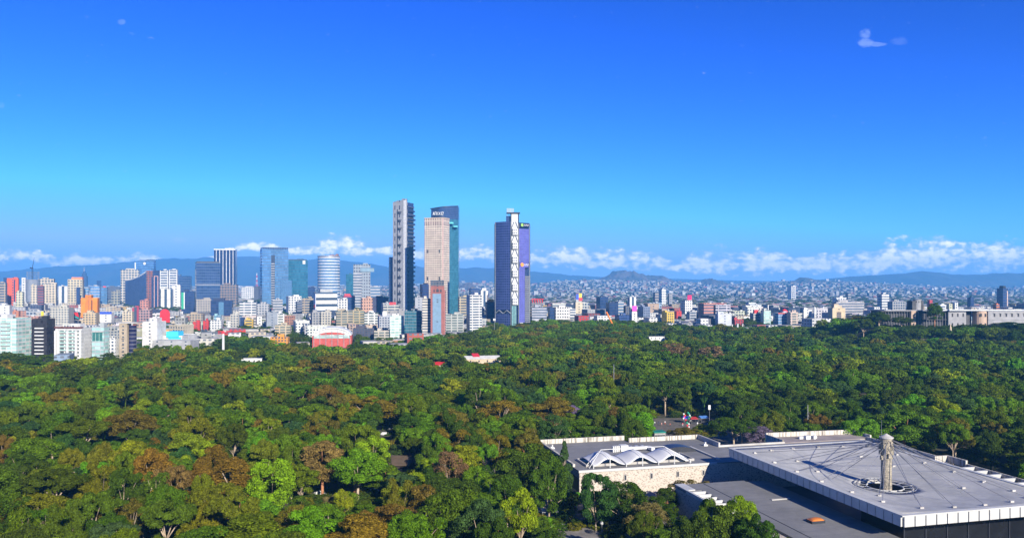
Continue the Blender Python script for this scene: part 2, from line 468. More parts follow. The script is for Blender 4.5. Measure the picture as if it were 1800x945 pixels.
def stone_mat():
    m, t, pr, out = mat_new('rough_pale_stone')
    tc = t.new('ShaderNodeTexCoord')
    vo = t.new('ShaderNodeTexVoronoi'); vo.inputs['Scale'].default_value = 2.4
    mp = t.new('ShaderNodeMapping'); mp.inputs['Scale'].default_value = (1, 1, 1.7); t.l.new(tc.outputs['Object'], mp.inputs[0]); t.l.new(mp.outputs[0], vo.inputs['Vector'])
    n = t.noise(tc.outputs['Object'], 0.6, 5, 0.65)
    wn = t.new('ShaderNodeTexWhiteNoise'); t.l.new(vo.outputs['Color'], wn.inputs['Vector'])
    c = t.mix(t.ramp(wn.outputs['Value'], 0.0, 0.4), (0.25, 0.20, 0.16, 1), (0.50, 0.44, 0.37, 1))
    c = t.mix(t.ramp(n, 0.55, 0.8), c, (0.42, 0.36, 0.32, 1))
    t.l.new(c, pr.inputs['Base Color']); pr.inputs['Roughness'].default_value = 0.9
    return m
M_STONE = stone_mat()
def stained_mat():
    m, t, pr, out = mat_new('rain_stained_parapet')
    tc = t.new('ShaderNodeTexCoord'); mp = t.new('ShaderNodeMapping'); mp.inputs['Scale'].default_value = (1.3, 1.3, 0.08)
    t.l.new(tc.outputs['Object'], mp.inputs[0])
    n = t.noise(mp.outputs[0], 1.0, 5, 0.7)
    t.l.new(t.mix(t.ramp(n, 0.46, 0.62), (0.56, 0.52, 0.44, 1), (0.17, 0.15, 0.12, 1)), pr.inputs['Base Color']); pr.inputs['Roughness'].default_value = 0.9
    return m
M_STAIN = stained_mat()
def membrane_roof_mat(name, a, b, seam, vscale=0.12, seam_ax=0, seam_w=4.0):
    m, t, pr, out = mat_new(name)
    tc = t.new('ShaderNodeTexCoord')
    n1_ = t.noise(tc.outputs['Object'], vscale, 6, 0.62); n2_ = t.noise(tc.outputs['Object'], vscale * 9, 3, 0.6)
    sp = t.new('ShaderNodeSeparateXYZ'); t.l.new(tc.outputs['Object'], sp.inputs[0])
    fr = t.math('FRACT', t.math('DIVIDE', sp.outputs[seam_ax], seam_w))
    ln = t.math('LESS_THAN', fr, 0.035)
    c = t.mix(t.ramp(t.math('ADD', t.math('MULTIPLY', n1_, 0.75), t.math('MULTIPLY', n2_, 0.25)), 0.38, 0.62), a, b)
    st = t.new('ShaderNodeMapping'); st.inputs['Scale'].default_value = (.35, .06, 1) if seam_ax == 0 else (.06, .35, 1); t.l.new(tc.outputs['Object'], st.inputs[0])
    n3 = t.noise(st.outputs[0], 1.0, 6, .65); n4 = t.noise(tc.outputs['Object'], .045, 7, .7)
    c = t.mix(t.math('MULTIPLY', t.ramp(n3, .5, .72), .45), c, seam)
    c = t.mix(t.math('MULTIPLY', t.ramp(n4, .53, .60), .28), c, seam)
    t.l.new(t.mix(t.math('MULTIPLY', ln, 0.55), c, seam), pr.inputs['Base Color']); pr.inputs['Roughness'].default_value = 0.8
    return m
M_GREYROOF = membrane_roof_mat('grey_roofing_felt', (0.155, 0.153, 0.15, 1), (0.215, 0.21, 0.205, 1), (0.13, 0.13, 0.14, 1), 0.05, 1, 7.0)
M_BROWNROOF = plain('brown_grey_roofing', (0.27, 0.23, 0.215), 0.9, mottle=0.2, scale=0.1)
M_LIGHTROOF = membrane_roof_mat('pale_roof_panels', (0.36, 0.355, 0.335, 1), (0.48, 0.47, 0.44, 1), (0.30, 0.30, 0.33, 1), 0.10, 0, 3.1)
M_FASCIA = plain('pale_metal_fascia', (0.48, 0.475, 0.45), 0.55, mottle=0.08, scale=0.4)
M_PAVE = plain('stone_paving', (0.22, 0.20, 0.19), 0.9, mottle=0.25, scale=0.2)
M_CABLE = plain('steel_cable', (0.20, 0.20, 0.22), 0.5, metal=0.3)
M_BLACKGAP = plain('dark_slot', (0.015, 0.015, 0.02), 0.6)

# paved ground round the museum: one sheet, a kerbed path and the plaza behind
pv = MB(); q = [W(66, 135), W(235, 135), W(235, 330), W(66, 330)]
pv.face([(p.x, p.y, 0.02) for p in q])
tag(pv.build('pavement', M_PAVE), kind='structure')
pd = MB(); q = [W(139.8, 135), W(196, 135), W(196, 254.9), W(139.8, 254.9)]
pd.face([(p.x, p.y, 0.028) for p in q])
tag(pd.build('courtyard_floor', plain('shade_dark_paving', (0.05, 0.05, 0.055), .6)), kind='structure')  # the courtyard's deep shade is put into this floor colour
pth = MB()
a0 = P(950, 905, 0.0); a1 = P(1040, 905, 0.0); a2 = P(1075, 955, 0.0); a3 = P(940, 955, 0.0)
pth.prism([(a3.x, a3.y), (a2.x, a2.y), (a1.x, a1.y), (a0.x, a0.y)], 0.03, 0.14)
tag(pth.build('path', M_PAVE), kind='structure')
pl = MB().prism([(62, 362), (118, 362), (122, 436), (62, 436)], 0.03, 0.12)
tag(pl.build('plaza', plain('brown_plaza_paving', (.13, .115, .10), .9, mottle=.25)), kind='structure')  # tree shade on the plaza is put into this darker paving

# --- main exhibition building
U0, V0 = 88.0, 255.0
mus = empty('museum_building', W(U0, V0), TH)
tag(mus, 'low pale stone museum block with a flat grey roof behind the white tent canopy', 'museum')
def ux(u_): return u_ - U0
def vy(v_): return v_ - V0
w_ = MB()
poly = [(0, 0), (ux(216), 0), (ux(216), vy(279)), (ux(153), vy(279)), (ux(153), vy(296)), (ux(123), vy(297)), (ux(123), vy(301)), (0, vy(301))]
w_.prism(poly, 0, 9.9)
w_.build('wall', M_STONE, mus)
r_ = MB()
r_.prism([(-.25, -.25), (ux(216) + .2, -.25), (ux(216) + .2, vy(279)), (ux(153), vy(279)), (ux(153), vy(296)), (ux(123), vy(296)), (ux(123), vy(301)), (-.25, vy(301))], 9.9, 10.25)
r_.build('roof', M_GREYROOF, mus)
pb = MB()
pb.box(-.3, ux(123), vy(301), vy(301.7), 9.6, 12.0)
pb.box(ux(123), ux(153.4), vy(296.2), vy(296.9), 9.6, 11.9)
pb.box(-.3, .5, 6, vy(301), 10.25, 11.2)
pb.build('parapet', M_STAIN, mus)
pb = MB()
pb.box(ux(153), ux(153.7), vy(279), vy(296.2), 10.25, 12.0)
pb.box(ux(153.7), ux(182), vy(279), vy(279.7), 10.0, 10.9)
pb.build('parapet', M_CONC, mus)
ed = MB(); ed.box(-.35, ux(139), -.45, -.05, 9.6, 10.42); ed.build('roof_edge', M_FASCIA, mus)
wb = MB(); wb.box(-.12, -.02, 1.5, 14, 3.0, 7.6); wb.build('window', M_DARK, mus)
for uu_ in (104.0, 113.7, 123.6, 133.4):
    fb = MB(); fb.box(ux(uu_), ux(uu_) + .95, -.32, .0, 6.1, 8.1); fr_ = fb.build('window', M_CONC, mus)
    gb = MB(); gb.box(ux(uu_) + .18, ux(uu_) + .78, -.36, -.325, 6.3, 7.9); gb.build('pane', M_DARK, fr_)
# roof seam kerb and slot
sk = MB(); sk.box(ux(141.5), ux(142.3), vy(258), vy(281), 10.25, 10.8)
sk.build('roof_kerb', M_CONC, mus)

# air conditioning plant on the roof
hvac = empty('rooftop_air_unit', W(114.5, 281, 10.25), TH)
tag(hvac, 'white air handling unit with ducts behind the tent canopy on the museum roof', 'air conditioner')
b_ = MB(); b_.box(-1.5, 1.5, -1.2, 1.2, .2, 2.4); b_.build('casing', M_WHITE, hvac)
b_ = MB(); b_.box(1.5, 11, -.6, .5, .5, 1.5); b_.box(9.6, 11, -4, -.6, .5, 1.5); b_.build('duct', M_WHITE, hvac)
for k in range(3):
    b_ = MB(); b_.cyl(3.4 + k * 2.4, 2.0, .8, 0, 1.6, 12); b_.build('fan', M_STEEL, hvac)
for k in range(4):
    b_ = MB(); b_.box(-4.6 + k * .8, -4.1 + k * .8, -1 + k * .2, .2 + k * .2, 0, 2.2); b_.build('intake_hood', M_WHITE, hvac)
for (pp, lab) in ((P(1240, 783, 10.25), 'small white roof vent beside the shaded parapet step of the museum'), (P(971, 788, 10.25), 'small blue and white roof vent at the left corner of the museum roof')):
    vb_ = MB(); vb_.prism([(-.8, -.5), (.8, -.5), (.8, .5), (-.8, .5)], 0, 1.0, zt=[.9, .5, .5, .9]); vb_.cyl(0, 0, .3, 0.4, 1.5, 10)
    tag(vb_.build('roof_vent', M_WHITE, None, loc=pp, rz=TH), lab, 'roof vent')

# dark arched skylight behind the tent
dk = MB()
for i in range(10):
    a = math.pi * i / 10; a2_ = math.pi * (i + 1) / 10
    dk.face([(-7 * math.cos(a), -3, 2.0 * math.sin(a)), (-7 * math.cos(a2_), -3, 2.0 * math.sin(a2_)), (-7 * math.cos(a2_), 3, 2.0 * math.sin(a2_)), (-7 * math.cos(a), 3, 2.0 * math.sin(a))])
dk.face([(-7 * math.cos(math.pi * i / 10), -3, 2.0 * math.sin(math.pi * i / 10)) for i in range(11)])
tag(dk.build('skylight', M_DARK, None, loc=W(134, 277, 10.25), rz=TH), 'dark low vaulted skylight behind the white tent canopy on the museum roof', 'skylight')

# --- white tensile tent on the roof
tent = empty('tent_canopy', W(93.6, 257.2, 10.25), TH)
tag(tent, 'white tensile tent canopy with three scalloped bays on the museum roof', 'tent canopy')
TL, TD = 36.0, 12.0
def tent_z(s, t_):
    b = s * 3
    tri = (math.cos(2 * math.pi * b) + 1) / 2          # 1 at the node, 0 at mid bay
    front = 0.7 + 2.0 * (1 - tri) ** 1.2
    back = 1.2 + 1.6 * (1 - tri)
    e = front * (1 - t_) + back * t_
    return e + 1.3 * math.sin(math.pi * min(1, t_ * .98)) ** .8 * (0.45 + .55 * (1 - tri))
tm = MB()
tm.grid(lambda s, t_: (s * TL, t_ * TD + 0.9 * math.sin(s * 3 * math.pi) ** 2 * (1 - t_), tent_z(s, t_)), 60, 14)
M_FABRIC = plain('white_tent_fabric', (0.58, 0.58, 0.58), 0.6, mottle=0.05)
M_FABRIC.node_tree.nodes['Principled BSDF'].inputs['Subsurface Weight'].default_value = 0.0
tmo = tm.build('membrane', M_FABRIC, tent, smooth=True)
sm = tmo.modifiers.new('thick', 'SOLIDIFY'); sm.thickness = 0.06
for k in range(7):
    pz = MB(); s = k / 6; x_ = s * TL; top = 1.1 if k % 2 == 0 else 3.1
    pz.tube((x_, -.7, 0), (x_, -.7, top), .16); pz.build('post', M_WHITE, tent)
    if k % 2 == 0:
        rb = MB(); pts = [(x_, -.7 + (TD + .7) * j / 8, tent_z(s, j / 8) + .12) for j in range(9)]
        for a, b2 in zip(pts, pts[1:]): rb.tube(a, b2, .10)
        rb.build('rib', M_STEEL, tent)
    else:
        rb = MB(); rb.tube((x_, -.7, top), (x_ - 1.0, 5.6, 5.0), .11); rb.tube((x_ - 1, 5.6, 5.0), (x_, TD + .5, 0.4), .11); rb.build('strut', M_WHITE, tent)
tb = MB(); tb.tube((TL / 6 - 1, 5.6, 5.0), (5 * TL / 6 - 1, 5.6, 5.0), .13); tb.tube((TL / 6 - 1, 5.6, 5.0), (-1.5, 3, .3), .12); tb.tube((TL / 6 - 1, 5.6, 5.0), (-1.5, -.5, .3), .12)
tb.tube((5 * TL / 6 - 1, 5.6, 5.0), (TL + 1.6, 3, .3), .12); tb.tube((5 * TL / 6 - 1, 5.6, 5.0), (TL + .6, -.5, .3), .12); tb.build('ridge_tube', M_WHITE, tent)
kb = MB(); kb.box(-1.6, TL + 3.2, 2.4, 2.9, 0, .8); kb.box(-1.6, TL + 3.2, 12.6, 13, 0, .8); kb.box(-1.6, -1.1, 2.9, 12.6, 0, .8); kb.box(TL + 2.7, TL + 3.2, 2.9, 12.6, 0, .8)
kb.build('kerb', M_CONC, tent)
kb = MB(); kb.box(-1.1, TL + 2.7, 2.9, 12.6, .02, .5); kb.build('skylight_glass', M_DARK, tent)

# --- front wing with beams over its light well
wing = empty('museum_wing', W(111.4, 140), TH)
tag(wing, 'lower museum wing with a plain grey flat roof beside the cable-hung canopy', 'museum')
wb = MB()
wb.prism([(0, 0), (31, 0), (31, 89), (24, 89), (24, 90.4), (0, 90.4)], 0, 9.3)
wb.build('wall', M_STONE, wing)
rb = MB(); rb.prism([(5.3, 0), (31.2, 0), (31.2, 89), (24, 89), (24, 90.6), (-.1, 90.6), (-.1, 83), (5.3, 83)], 9.3, 9.95); rb.build('roof', M_GREYROOF, wing)
pb = MB(); pb.box(-.15, .6, 0, 83, 9.3, 10.3); pb.box(-.15, 3.0, 83, 90.6, 9.95, 10.3); pb.build('parapet', M_FASCIA, wing)
for k in range(9):
    bb = MB(); yk = 80.5 - k * 3.4
    bb.prism([(.6, yk), (5.3, yk), (5.3, yk + .5), (.6, yk + .5)], 9.35, 10.2); bb.build('roof_beam', M_FASCIA, wing)
sk = MB(); sk.box(9.4, 9.6, 0, 90, 9.95, 10.02); sk.build('roof_seam', M_BLACKGAP, wing)
hs = MB(); pz = P(1372, 877, 9.95); l_ = pz - W(111.4, 140); lx, ly = l_.dot(EX), l_.dot(EY)
hs.box(lx - 3, lx + 3, ly - .4, ly + .4, 9.95, 10.2); hs.build('roof_hatch', M_CONC, wing)
sh = MB(); pz = P(1434, 917, 9.95); o_ = tag(empty('roof_skylight', pz, TH), 'orange-brown domed skylight box on the grey wing roof beneath the canopy edge', 'skylight')
sh = MB(); sh.prism([(-2.0, -1.3), (2.0, -1.3), (2.0, 1.3), (-2.0, 1.3)], 0, .7); sh.build('curb', M_DARK, o_)
sh = MB(); sh.grid(lambda a, b: (-2 + 4 * a, -1.3 + 2.6 * b, .7 + .55 * math.sin(math.pi * a) ** .5 * math.sin(math.pi * b) ** .5), 8, 8); sh.build('dome', plain('amber_plastic', (0.55, 0.17, 0.03), 0.4), o_)

hall = tag(empty('added_dark_hall', W(147, 169), TH), 'black glass hall in the deep shade beneath the front of the cable-hung canopy', 'museum')  # added block; its black stands in for deep shade under the canopy
b_ = MB(); b_.box(0, 47, 4, 20, 0, 13.4); b_.build('wall', plain('shade_black_glass', (.012, .013, .016), .25), hall)
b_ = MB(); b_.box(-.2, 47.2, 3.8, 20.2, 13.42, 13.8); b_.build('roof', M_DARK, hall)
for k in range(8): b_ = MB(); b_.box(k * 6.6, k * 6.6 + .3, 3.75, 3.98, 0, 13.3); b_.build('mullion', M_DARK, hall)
# --- back and right wings
bw = tag(empty('museum_back_wing', W(181, 281), TH), 'museum back wing with brownish roof and stained parapet behind the cable-hung canopy', 'museum')
b_ = MB(); b_.prism([(0, -1.8), (41, -1.8), (41, 8), (0, 10.4)], 0, 10.2); b_.build('wall', M_STONE, bw)
b_ = MB(); b_.prism([(.7, -1.8), (40.3, -1.8), (40.3, 7.4), (.7, 9.8)], 10.2, 10.5); b_.build('roof', M_BROWNROOF, bw)
b_ = MB(); b_.prism([(0, 9.8), (41, 7.4), (41, 8.1), (0, 10.5)], 10.2, 12.3); b_.box(0, .7, -1.8, 9.8, 10.2, 11.7); b_.box(40.3, 41, -1.8, 7.4, 10.2, 11.7); b_.build('parapet', M_STAIN, bw)
b_ = MB(); b_.box(11, 19, 3, 4, 10.5, 11.5); b_.box(13, 15, 1.5, 3, 10.5, 12.0); b_.cyl(17, 2, .6, 10.5, 12, 10); b_.build('ducting', M_WHITE, bw)
rw = tag(empty('museum_side_wing', W(196, 150), TH), 'long museum side wing beyond the far edge of the cable-hung canopy', 'museum')
b_ = MB(); b_.box(0, 24, 0, 129, 0, 9.6); b_.build('wall', plain('dark_volcanic_stone', (.10, .09, .09), .9), rw)
b_ = MB(); b_.box(0, 14, 0, 129, 9.6, 10.1); b_.box(14, 24, 88, 129, 9.6, 10.1); b_.build('roof', M_GREYROOF, rw)
b_ = MB(); b_.box(13.4, 14, 0, 88, 10.1, 11.2); b_.box(23.4, 24, 0, 129, 10.1, 11.2); b_.box(18, 24, 86.2, 87, 10.1, 12.4); b_.box(23.2, 24, 78, 86.2, 10.1, 12.4); b_.build('parapet', M_STAIN, rw)
for k in range(14):
    b_ = MB(); b_.box(14, 23.4, 4 + k * 5.4, 4.9 + k * 5.4, 9.9, 11.0); b_.build('roof_beam', M_FASCIA, rw)

# --- the cable-hung canopy over the courtyard
CU, CV = 139.5, 164.3
CW, CD = 53.5, 82.2
can = tag(empty('courtyard_canopy', W(CU + CW / 2, CV + CD / 2), TH), 'huge rectangular pale canopy hung by cables from one column', 'canopy')
def cx_(u_): return u_ - CU - CW / 2
RU, RV = 163.3 - CU - CW / 2, 199.6 - CV - CD / 2      # ring centre in local frame
def roof_z(x, y):
    a = (x - RU) / (CW / 2 - RU if x > RU else CW / 2 + RU); b = (y - RV) / (CD / 2 - RV if y > RV else CD / 2 + RV)
    return 17.0 - 3.3 * (1 - a * a) * (1 - b * b)
RA = 7.4
top = MB()
NR = 96
def rim(k):
    a = 2 * math.pi * k / NR
    return RU + RA * math.cos(a), RV + RA * math.sin(a), math.cos(a), math.sin(a)
def edge_pt(k):
    x, y, c, s = rim(k)
    tt = []
    if c > 1e-9: tt.append((CW / 2 - x) / c)
    if c < -1e-9: tt.append((-CW / 2 - x) / c)
    if s > 1e-9: tt.append((CD / 2 - y) / s)
    if s < -1e-9: tt.append((-CD / 2 - y) / s)
    t_ = min(q for q in tt if q > 0)
    return x, y, x + c * t_, y + s * t_
NS = 10
corners = [math.atan2(sy * CD / 2 - RV, sx * CW / 2 - RU) for sx in (-1, 1) for sy in (-1, 1)]
cidx = {round(((a % (2 * math.pi)) / (2 * math.pi)) * NR) % NR: a for a in corners}
rows = []
for k in range(NR):
    x0, y0, x1, y1 = edge_pt(k)
    if k in cidx:
        a = cidx[k]; x1 = CW / 2 if math.cos(a) > 0 else -CW / 2; y1 = CD / 2 if math.sin(a) > 0 else -CD / 2
    rows.append([(x0 + (x1 - x0) * j / NS, y0 + (y1 - y0) * j / NS) for j in range(NS + 1)])
for k in range(NR):
    for j in range(NS + 1):
        x, y = rows[k][j]; top.v.append((x, y, roof_z(x, y)))
for k in range(NR):
    for j in range(NS):
        a = k * (NS + 1) + j; b = ((k + 1) % NR) * (NS + 1) + j
        top.f.append((a, a + 1, b + 1, b)); top.m.append(0)
to = top.build('roof', M_LIGHTROOF, can, smooth=True)
s_ = to.modifiers.new('thick', 'SOLIDIFY'); s_.thickness = 0.9; s_.offset = -1 if True else 1
fm = MB()
FH = 2.75
def panels(p0, p1, n, nrm):
    p0 = Vector(p0); p1 = Vector(p1); d = (p1 - p0) / n
    for i in range(n):
        a = p0 + d * (i + 0.05); b = p0 + d * (i + 0.95); o = Vector(nrm) * 0.45
        q = [(a.x, a.y), (b.x, b.y), (b.x + o.x, b.y + o.y), (a.x + o.x, a.y + o.y)]
        fm.prism(q, 17.0 - FH, 16.75)
hw, hd = CW / 2, CD / 2
panels((-hw, hd), (-hw, -hd), 27, (-1, 0)); panels((-hw, -hd), (hw, -hd), 17, (0, -1)); panels((hw, -hd), (hw, hd), 27, (1, 0)); panels((hw, hd), (-hw, hd), 17, (0, 1))
fm.build('fascia', M_FASCIA, can)
cp = MB()
cp.box(-hw - .5, -hw + .8, -hd - .5, hd + .5, 16.76, 17.08); cp.box(hw - .8, hw + .5, -hd - .5, hd + .5, 16.76, 17.08)
cp.box(-hw + .8, hw - .8, -hd - .5, -hd + .8, 16.76, 17.08); cp.box(-hw + .8, hw - .8, hd - .8, hd + .5, 16.76, 17.08)
cp.build('coping', M_FASCIA, can)
gp = MB()
gp.box(-hw + .02, -hw + .3, -hd + .02, hd - .02, 17.0 - FH + .1, 16.75); gp.box(hw - .3, hw - .02, -hd + .02, hd - .02, 17.0 - FH + .1, 16.75)
gp.box(-hw + .3, hw - .3, -hd + .02, -hd + .3, 17.0 - FH + .1, 16.75); gp.box(-hw + .3, hw - .3, hd - .3, hd - .02, 17.0 - FH + .1, 16.75)
gp.build('fascia_backing', M_DARK, can)
so2 = MB(); so2.grid(lambda a, b: (-hw + .3 + (CW - .6) * a, -hd + .3 + (CD - .6) * b, 14.2), 1, 1)
# ring kerb and radial frames round the opening
def torus(mbx, cx, cy, cz, Rr, r, n=48, m=6):
    b = len(mbx.v)
    for i in range(n):
        a = 2 * math.pi * i / n
        for j in range(m):
            c = 2 * math.pi * j / m
            mbx.v.append((cx + (Rr + r * math.cos(c)) * math.cos(a), cy + (Rr + r * math.cos(c)) * math.sin(a), cz + r * math.sin(c)))
    for i in range(n):
        for j in range(m):
            mbx.f.append((b + i * m + j, b + ((i + 1) % n) * m + j, b + ((i + 1) % n) * m + (j + 1) % m, b + i * m + (j + 1) % m)); mbx.m.append(0)
zr = 13.75
rg = MB(); torus(rg, RU, RV, zr + .15, RA + .1, .28); rgo = rg.build('ring', M_CONC, can)
rg = MB(); torus(rg, RU, RV, zr + .5, RA + 1.0, .12); rg.build('gutter_rail', M_STEEL, can)
rg = MB(); torus(rg, RU, RV, zr + .05, RA - 2.4, .22); rg.build('inner_ring', M_FASCIA, can)
for k in range(14):
    a = 2 * math.pi * (k + .5) / 14; c, s = math.cos(a), math.sin(a)
    sp_ = MB(); sp_.tube((RU + (RA - 2.4) * c, RV + (RA - 2.4) * s, zr + .1), (RU + (RA + 1.3) * c, RV + (RA + 1.3) * s, zr + .5), .13); sp_.build('spoke', M_STEEL, can)
# column
def column_mat():
    m, t, pr, out = mat_new('carved_bronze_column')
    tc = t.new('ShaderNodeTexCoord'); n = t.noise(tc.outputs['Object'], 1.2, 5, 0.7)
    sp = t.new('ShaderNodeSeparateXYZ'); t.l.new(tc.outputs['Object'], sp.inputs[0])
    fr = t.math('FRACT', t.math('DIVIDE', sp.outputs[2], 0.55)); ln = t.math('LESS_THAN', fr, 0.25)
    c = t.mix(t.ramp(n, 0.35, 0.65), (0.20, 0.18, 0.14, 1), (0.44, 0.38, 0.28, 1))
    t.l.new(t.mix(t.math('MULTIPLY', ln, 0.4), c, (0.12, 0.10, 0.08, 1)), pr.inputs['Base Color']); pr.inputs['Roughness'].default_value = 0.75
    b = t.new('ShaderNodeBump'); b.inputs['Distance'].default_value = 0.3; t.l.new(t.noise(tc.outputs['Object'], 3.0, 4, 0.7), b.inputs['Height']); t.l.new(b.outputs[0], pr.inputs['Normal'])
    return m
M_COLUMN = column_mat()
cs, ct = RU, RV - 0.6
cb_ = MB(); cb_.cyl(cs, ct, 1.6, 0, 23.0, 20, 1.45); cb_.cyl(cs, ct, 1.45, 23.0, 28.2, 20, 1.6)
for k in range(14):
    a = 2 * math.pi * k / 14; zz = 22 + (k * 5 % 7) * .7
    cb_.box(cs + 1.6 * math.cos(a) - .35, cs + 1.6 * math.cos(a) + .35, ct + 1.6 * math.sin(a) - .35, ct + 1.6 * math.sin(a) + .35, zz, zz + 1.2)
colm = cb_.build('column', M_COLUMN, can)
cc = MB(); cc.cyl(cs, ct, 1.95, 28.2, 28.6, 20); cc.cyl(cs, ct, 1.7, 28.6, 29.5, 20, 0.15); cc.build('cap', M_CONC, colm)
cc = MB(); cc.tube((cs - 1.4, ct + .3, 28.5), (cs - 1.4, ct + .3, 33.5), .05, .03); cc.build('lightning_rod', M_STEEL, colm)
# cables, each with its own anchor on the roof
anch = []
for sx, lst in ((0, [(-22, 33), (-14, 36), (-5, 37), (5, 37), (14, 36), (22, 33), (-23, 20), (23, 20), (-23, 8), (23, 8), (-23, -4), (23, -4), (-22, -16), (22, -16), (-21, -27), (21, -27),
                     (-16, -35), (-7, -36), (2, -36.5), (11, -36), (18, -34), (-12, 24), (12, 24), (-13, 12), (14, 11), (-14, -17), (14, -17), (-3, 22), (7, 20), (0, -25), (9, -22), (-8, -24), (-15, 2), (15, 0)]),):
    for i, (ax_, ay_) in enumerate(lst):
        az = roof_z(ax_, ay_) + .35
        a = math.atan2(ay_ - ct, ax_ - cs); zt = 25.5 + (i % 4) * .75
        c_ = MB(); c_.tube((cs + 1.6 * math.cos(a), ct + 1.6 * math.sin(a), zt), (ax_, ay_, az), .072, n=4); co = c_.build('cable', M_CABLE, can)
        if i < 27:
            k_ = MB(); k_.prism([(ax_ - .55, ay_ - .3), (ax_ + .55, ay_ - .3), (ax_ + .55, ay_ + .3), (ax_ - .55, ay_ + .3)], az - .45, az + .1); k_.build('anchor', M_CONC, co)

# lamps and poles near the museum
def pole(name, p, h_, r, mat, label, cat, head=None, group=None):
    t_ = tag(empty(name, p), label, cat, group)
    b = MB(); b.tube((0, 0, 0), (0, 0, h_), r, r * .7, n=8); b.build('pole', mat, t_)
    if head == 'lamp':
        b = MB(); b.cyl(0, 0, .45, h_, h_ + .25, 10); b.cyl(0, 0, .25, h_ + .25, h_ + .6, 10); b.build('lamp_head', M_WHITE, t_)
    if head == 'flood':
        b = MB(); b.box(-1.4, 1.4, -.3, .3, h_ - .2, h_ + 2.3); b.build('lamp_head', M_WHITE, t_)
    if head == 'panel':
        b = MB(); b.box(-.6, .6, -.1, .1, h_ - 2.4, h_); b.build('panel', M_WHITE, t_)
    return t_

# ------------------------------------------------------------------ buildings
def solve(x0, x1, Yn, th, ratio):
    """plan size and centre of a turned rectangular block whose outline spans the given bearings"""
    c, s = math.cos(th), math.sin(th)
    w = (x1 - x0) / F * Yn; cx = ((x0 + x1) / 2 - 900) / F * Yn; cy = Yn + w * ratio / 2
    for _ in range(14):
        d = w * ratio
        pts = [(cx + c * a * w / 2 - s * b * d / 2, cy + s * a * w / 2 + c * b * d / 2) for a in (-1, 1) for b in (-1, 1)]
        us = [p[0] / p[1] for p in pts]; mn = min(p[1] for p in pts)
        cy += Yn - mn
        lo, hi = min(us), max(us); L, H_ = (x0 - 900) / F, (x1 - 900) / F
        w *= (H_ - L) / max(hi - lo, 1e-6)
        cx += ((L + H_) / 2 - (lo + hi) / 2) * cy
    return cx, cy, w, w * ratio

PLACED = []    # (x, y, radius) so nothing is built through something else
LAND = []      # (px, phrase) for telling ordinary blocks apart
def depth_of(yb): return CH * F / (yb - 500.0)

FRONTS = [(549, 620, 574, 606, F * CH / 112), (870, 931, 370, 577, F * CH / 77), (746, 805, 363, 567, F * CH / 67), (683, 727, 350, 562, F * CH / 62), (554, 594, 447, 546, F * CH / 46)]
def block(name, label, x0, x1, yt, yb, style, col, th=20, ratio=0.8, hut=1, roofcol=None, cat='building', land=None, penthouse=True, gz=0.0, top_extra=0):
    Yn = depth_of(yb); th = R(th)
    cx, cy, w, d = solve(x0, x1, Yn, th, ratio)
    h = CH + (500 - yt) / F * (Yn + 0.15 * d) - gz
    root = empty(name, (cx, cy, gz), th); tag(root, label, cat)
    b = MB(); b.box(-w / 2, w / 2, -d / 2, d / 2, 0, h - .35)
    p = 0.35
    b.box(-w / 2, w / 2, -d / 2, -d / 2 + p, h - .35, h + .55); b.box(-w / 2, w / 2, d / 2 - p, d / 2, h - .35, h + .55)
    b.box(-w / 2, -w / 2 + p, -d / 2 + p, d / 2 - p, h - .35, h + .55); b.box(w / 2 - p, w / 2, -d / 2 + p, d / 2 - p, h - .35, h + .55)
    mt = ST[style] if isinstance(style, str) else style
    if isinstance(style, str): col = tuple(col[:3]) + (min(1.0, max(.36, 1000 / Yn)),)
    b.build('wall', mt, root, color=col)
    b = MB(); b.box(-w / 2 + p, w / 2 - p, -d / 2 + p, d / 2 - p, h - .34, h); b.build('roof', roofcol or M_ROOF, root)
    if hut:
        rr = random.Random(int(x0 * 7 + yt))
        for k in range(hut):
            hw_ = w * rr.uniform(.14, .26); hd_ = d * rr.uniform(.14, .3); hx = rr.uniform(-.25, .25) * w; hy = rr.uniform(-.15, .25) * d; hh = min(5.5, rr.uniform(2.4, 3.6) + w * .03)
            b = MB(); b.box(hx - hw_, hx + hw_, hy - hd_, hy + hd_, h, h + hh); b.build('stair_hut', ST['blank'], root, color=col)
        if w > 18:
            for k in range(2):
                tx, ty = rr.uniform(-.4, .4) * w, rr.uniform(-.42, -.2) * d
                b = MB(); b.cyl(tx, ty, 1.0, h, h + 2.0, 10); b.build('water_tank', M_STEEL if k else M_DARK, root)
    PLACED.append((cx, cy, max(w, d) * .62)); FRONTS.append((x0, x1, yt, yb, Yn))
    if land: LAND.append(((x0 + x1) / 2, land))
    return root, w, d, h

G = srgb
WHITE = (0.82, 0.82, 0.80, 1); CREAM = (0.72, 0.62, 0.45, 1); TAN = (0.47, 0.38, 0.27, 1); GREY = (0.36, 0.36, 0.37, 1); LGREY = (0.50, 0.51, 0.53, 1)
DGREY = (0.14, 0.14, 0.16, 1); NAVY = (0.03, 0.05, 0.12, 1); BLUEG = (0.10, 0.17, 0.28, 1); BROWN = (0.22, 0.14, 0.10, 1); PINK = (0.56, 0.28, 0.22, 1)
REDC = (0.62, 0.04, 0.035, 1); ORNG = (0.85, 0.24, 0.02, 1); YELL = (0.80, 0.55, 0.08, 1); TERRA = (0.50, 0.18, 0.10, 1); PALEG = (0.50, 0.62, 0.56, 1)

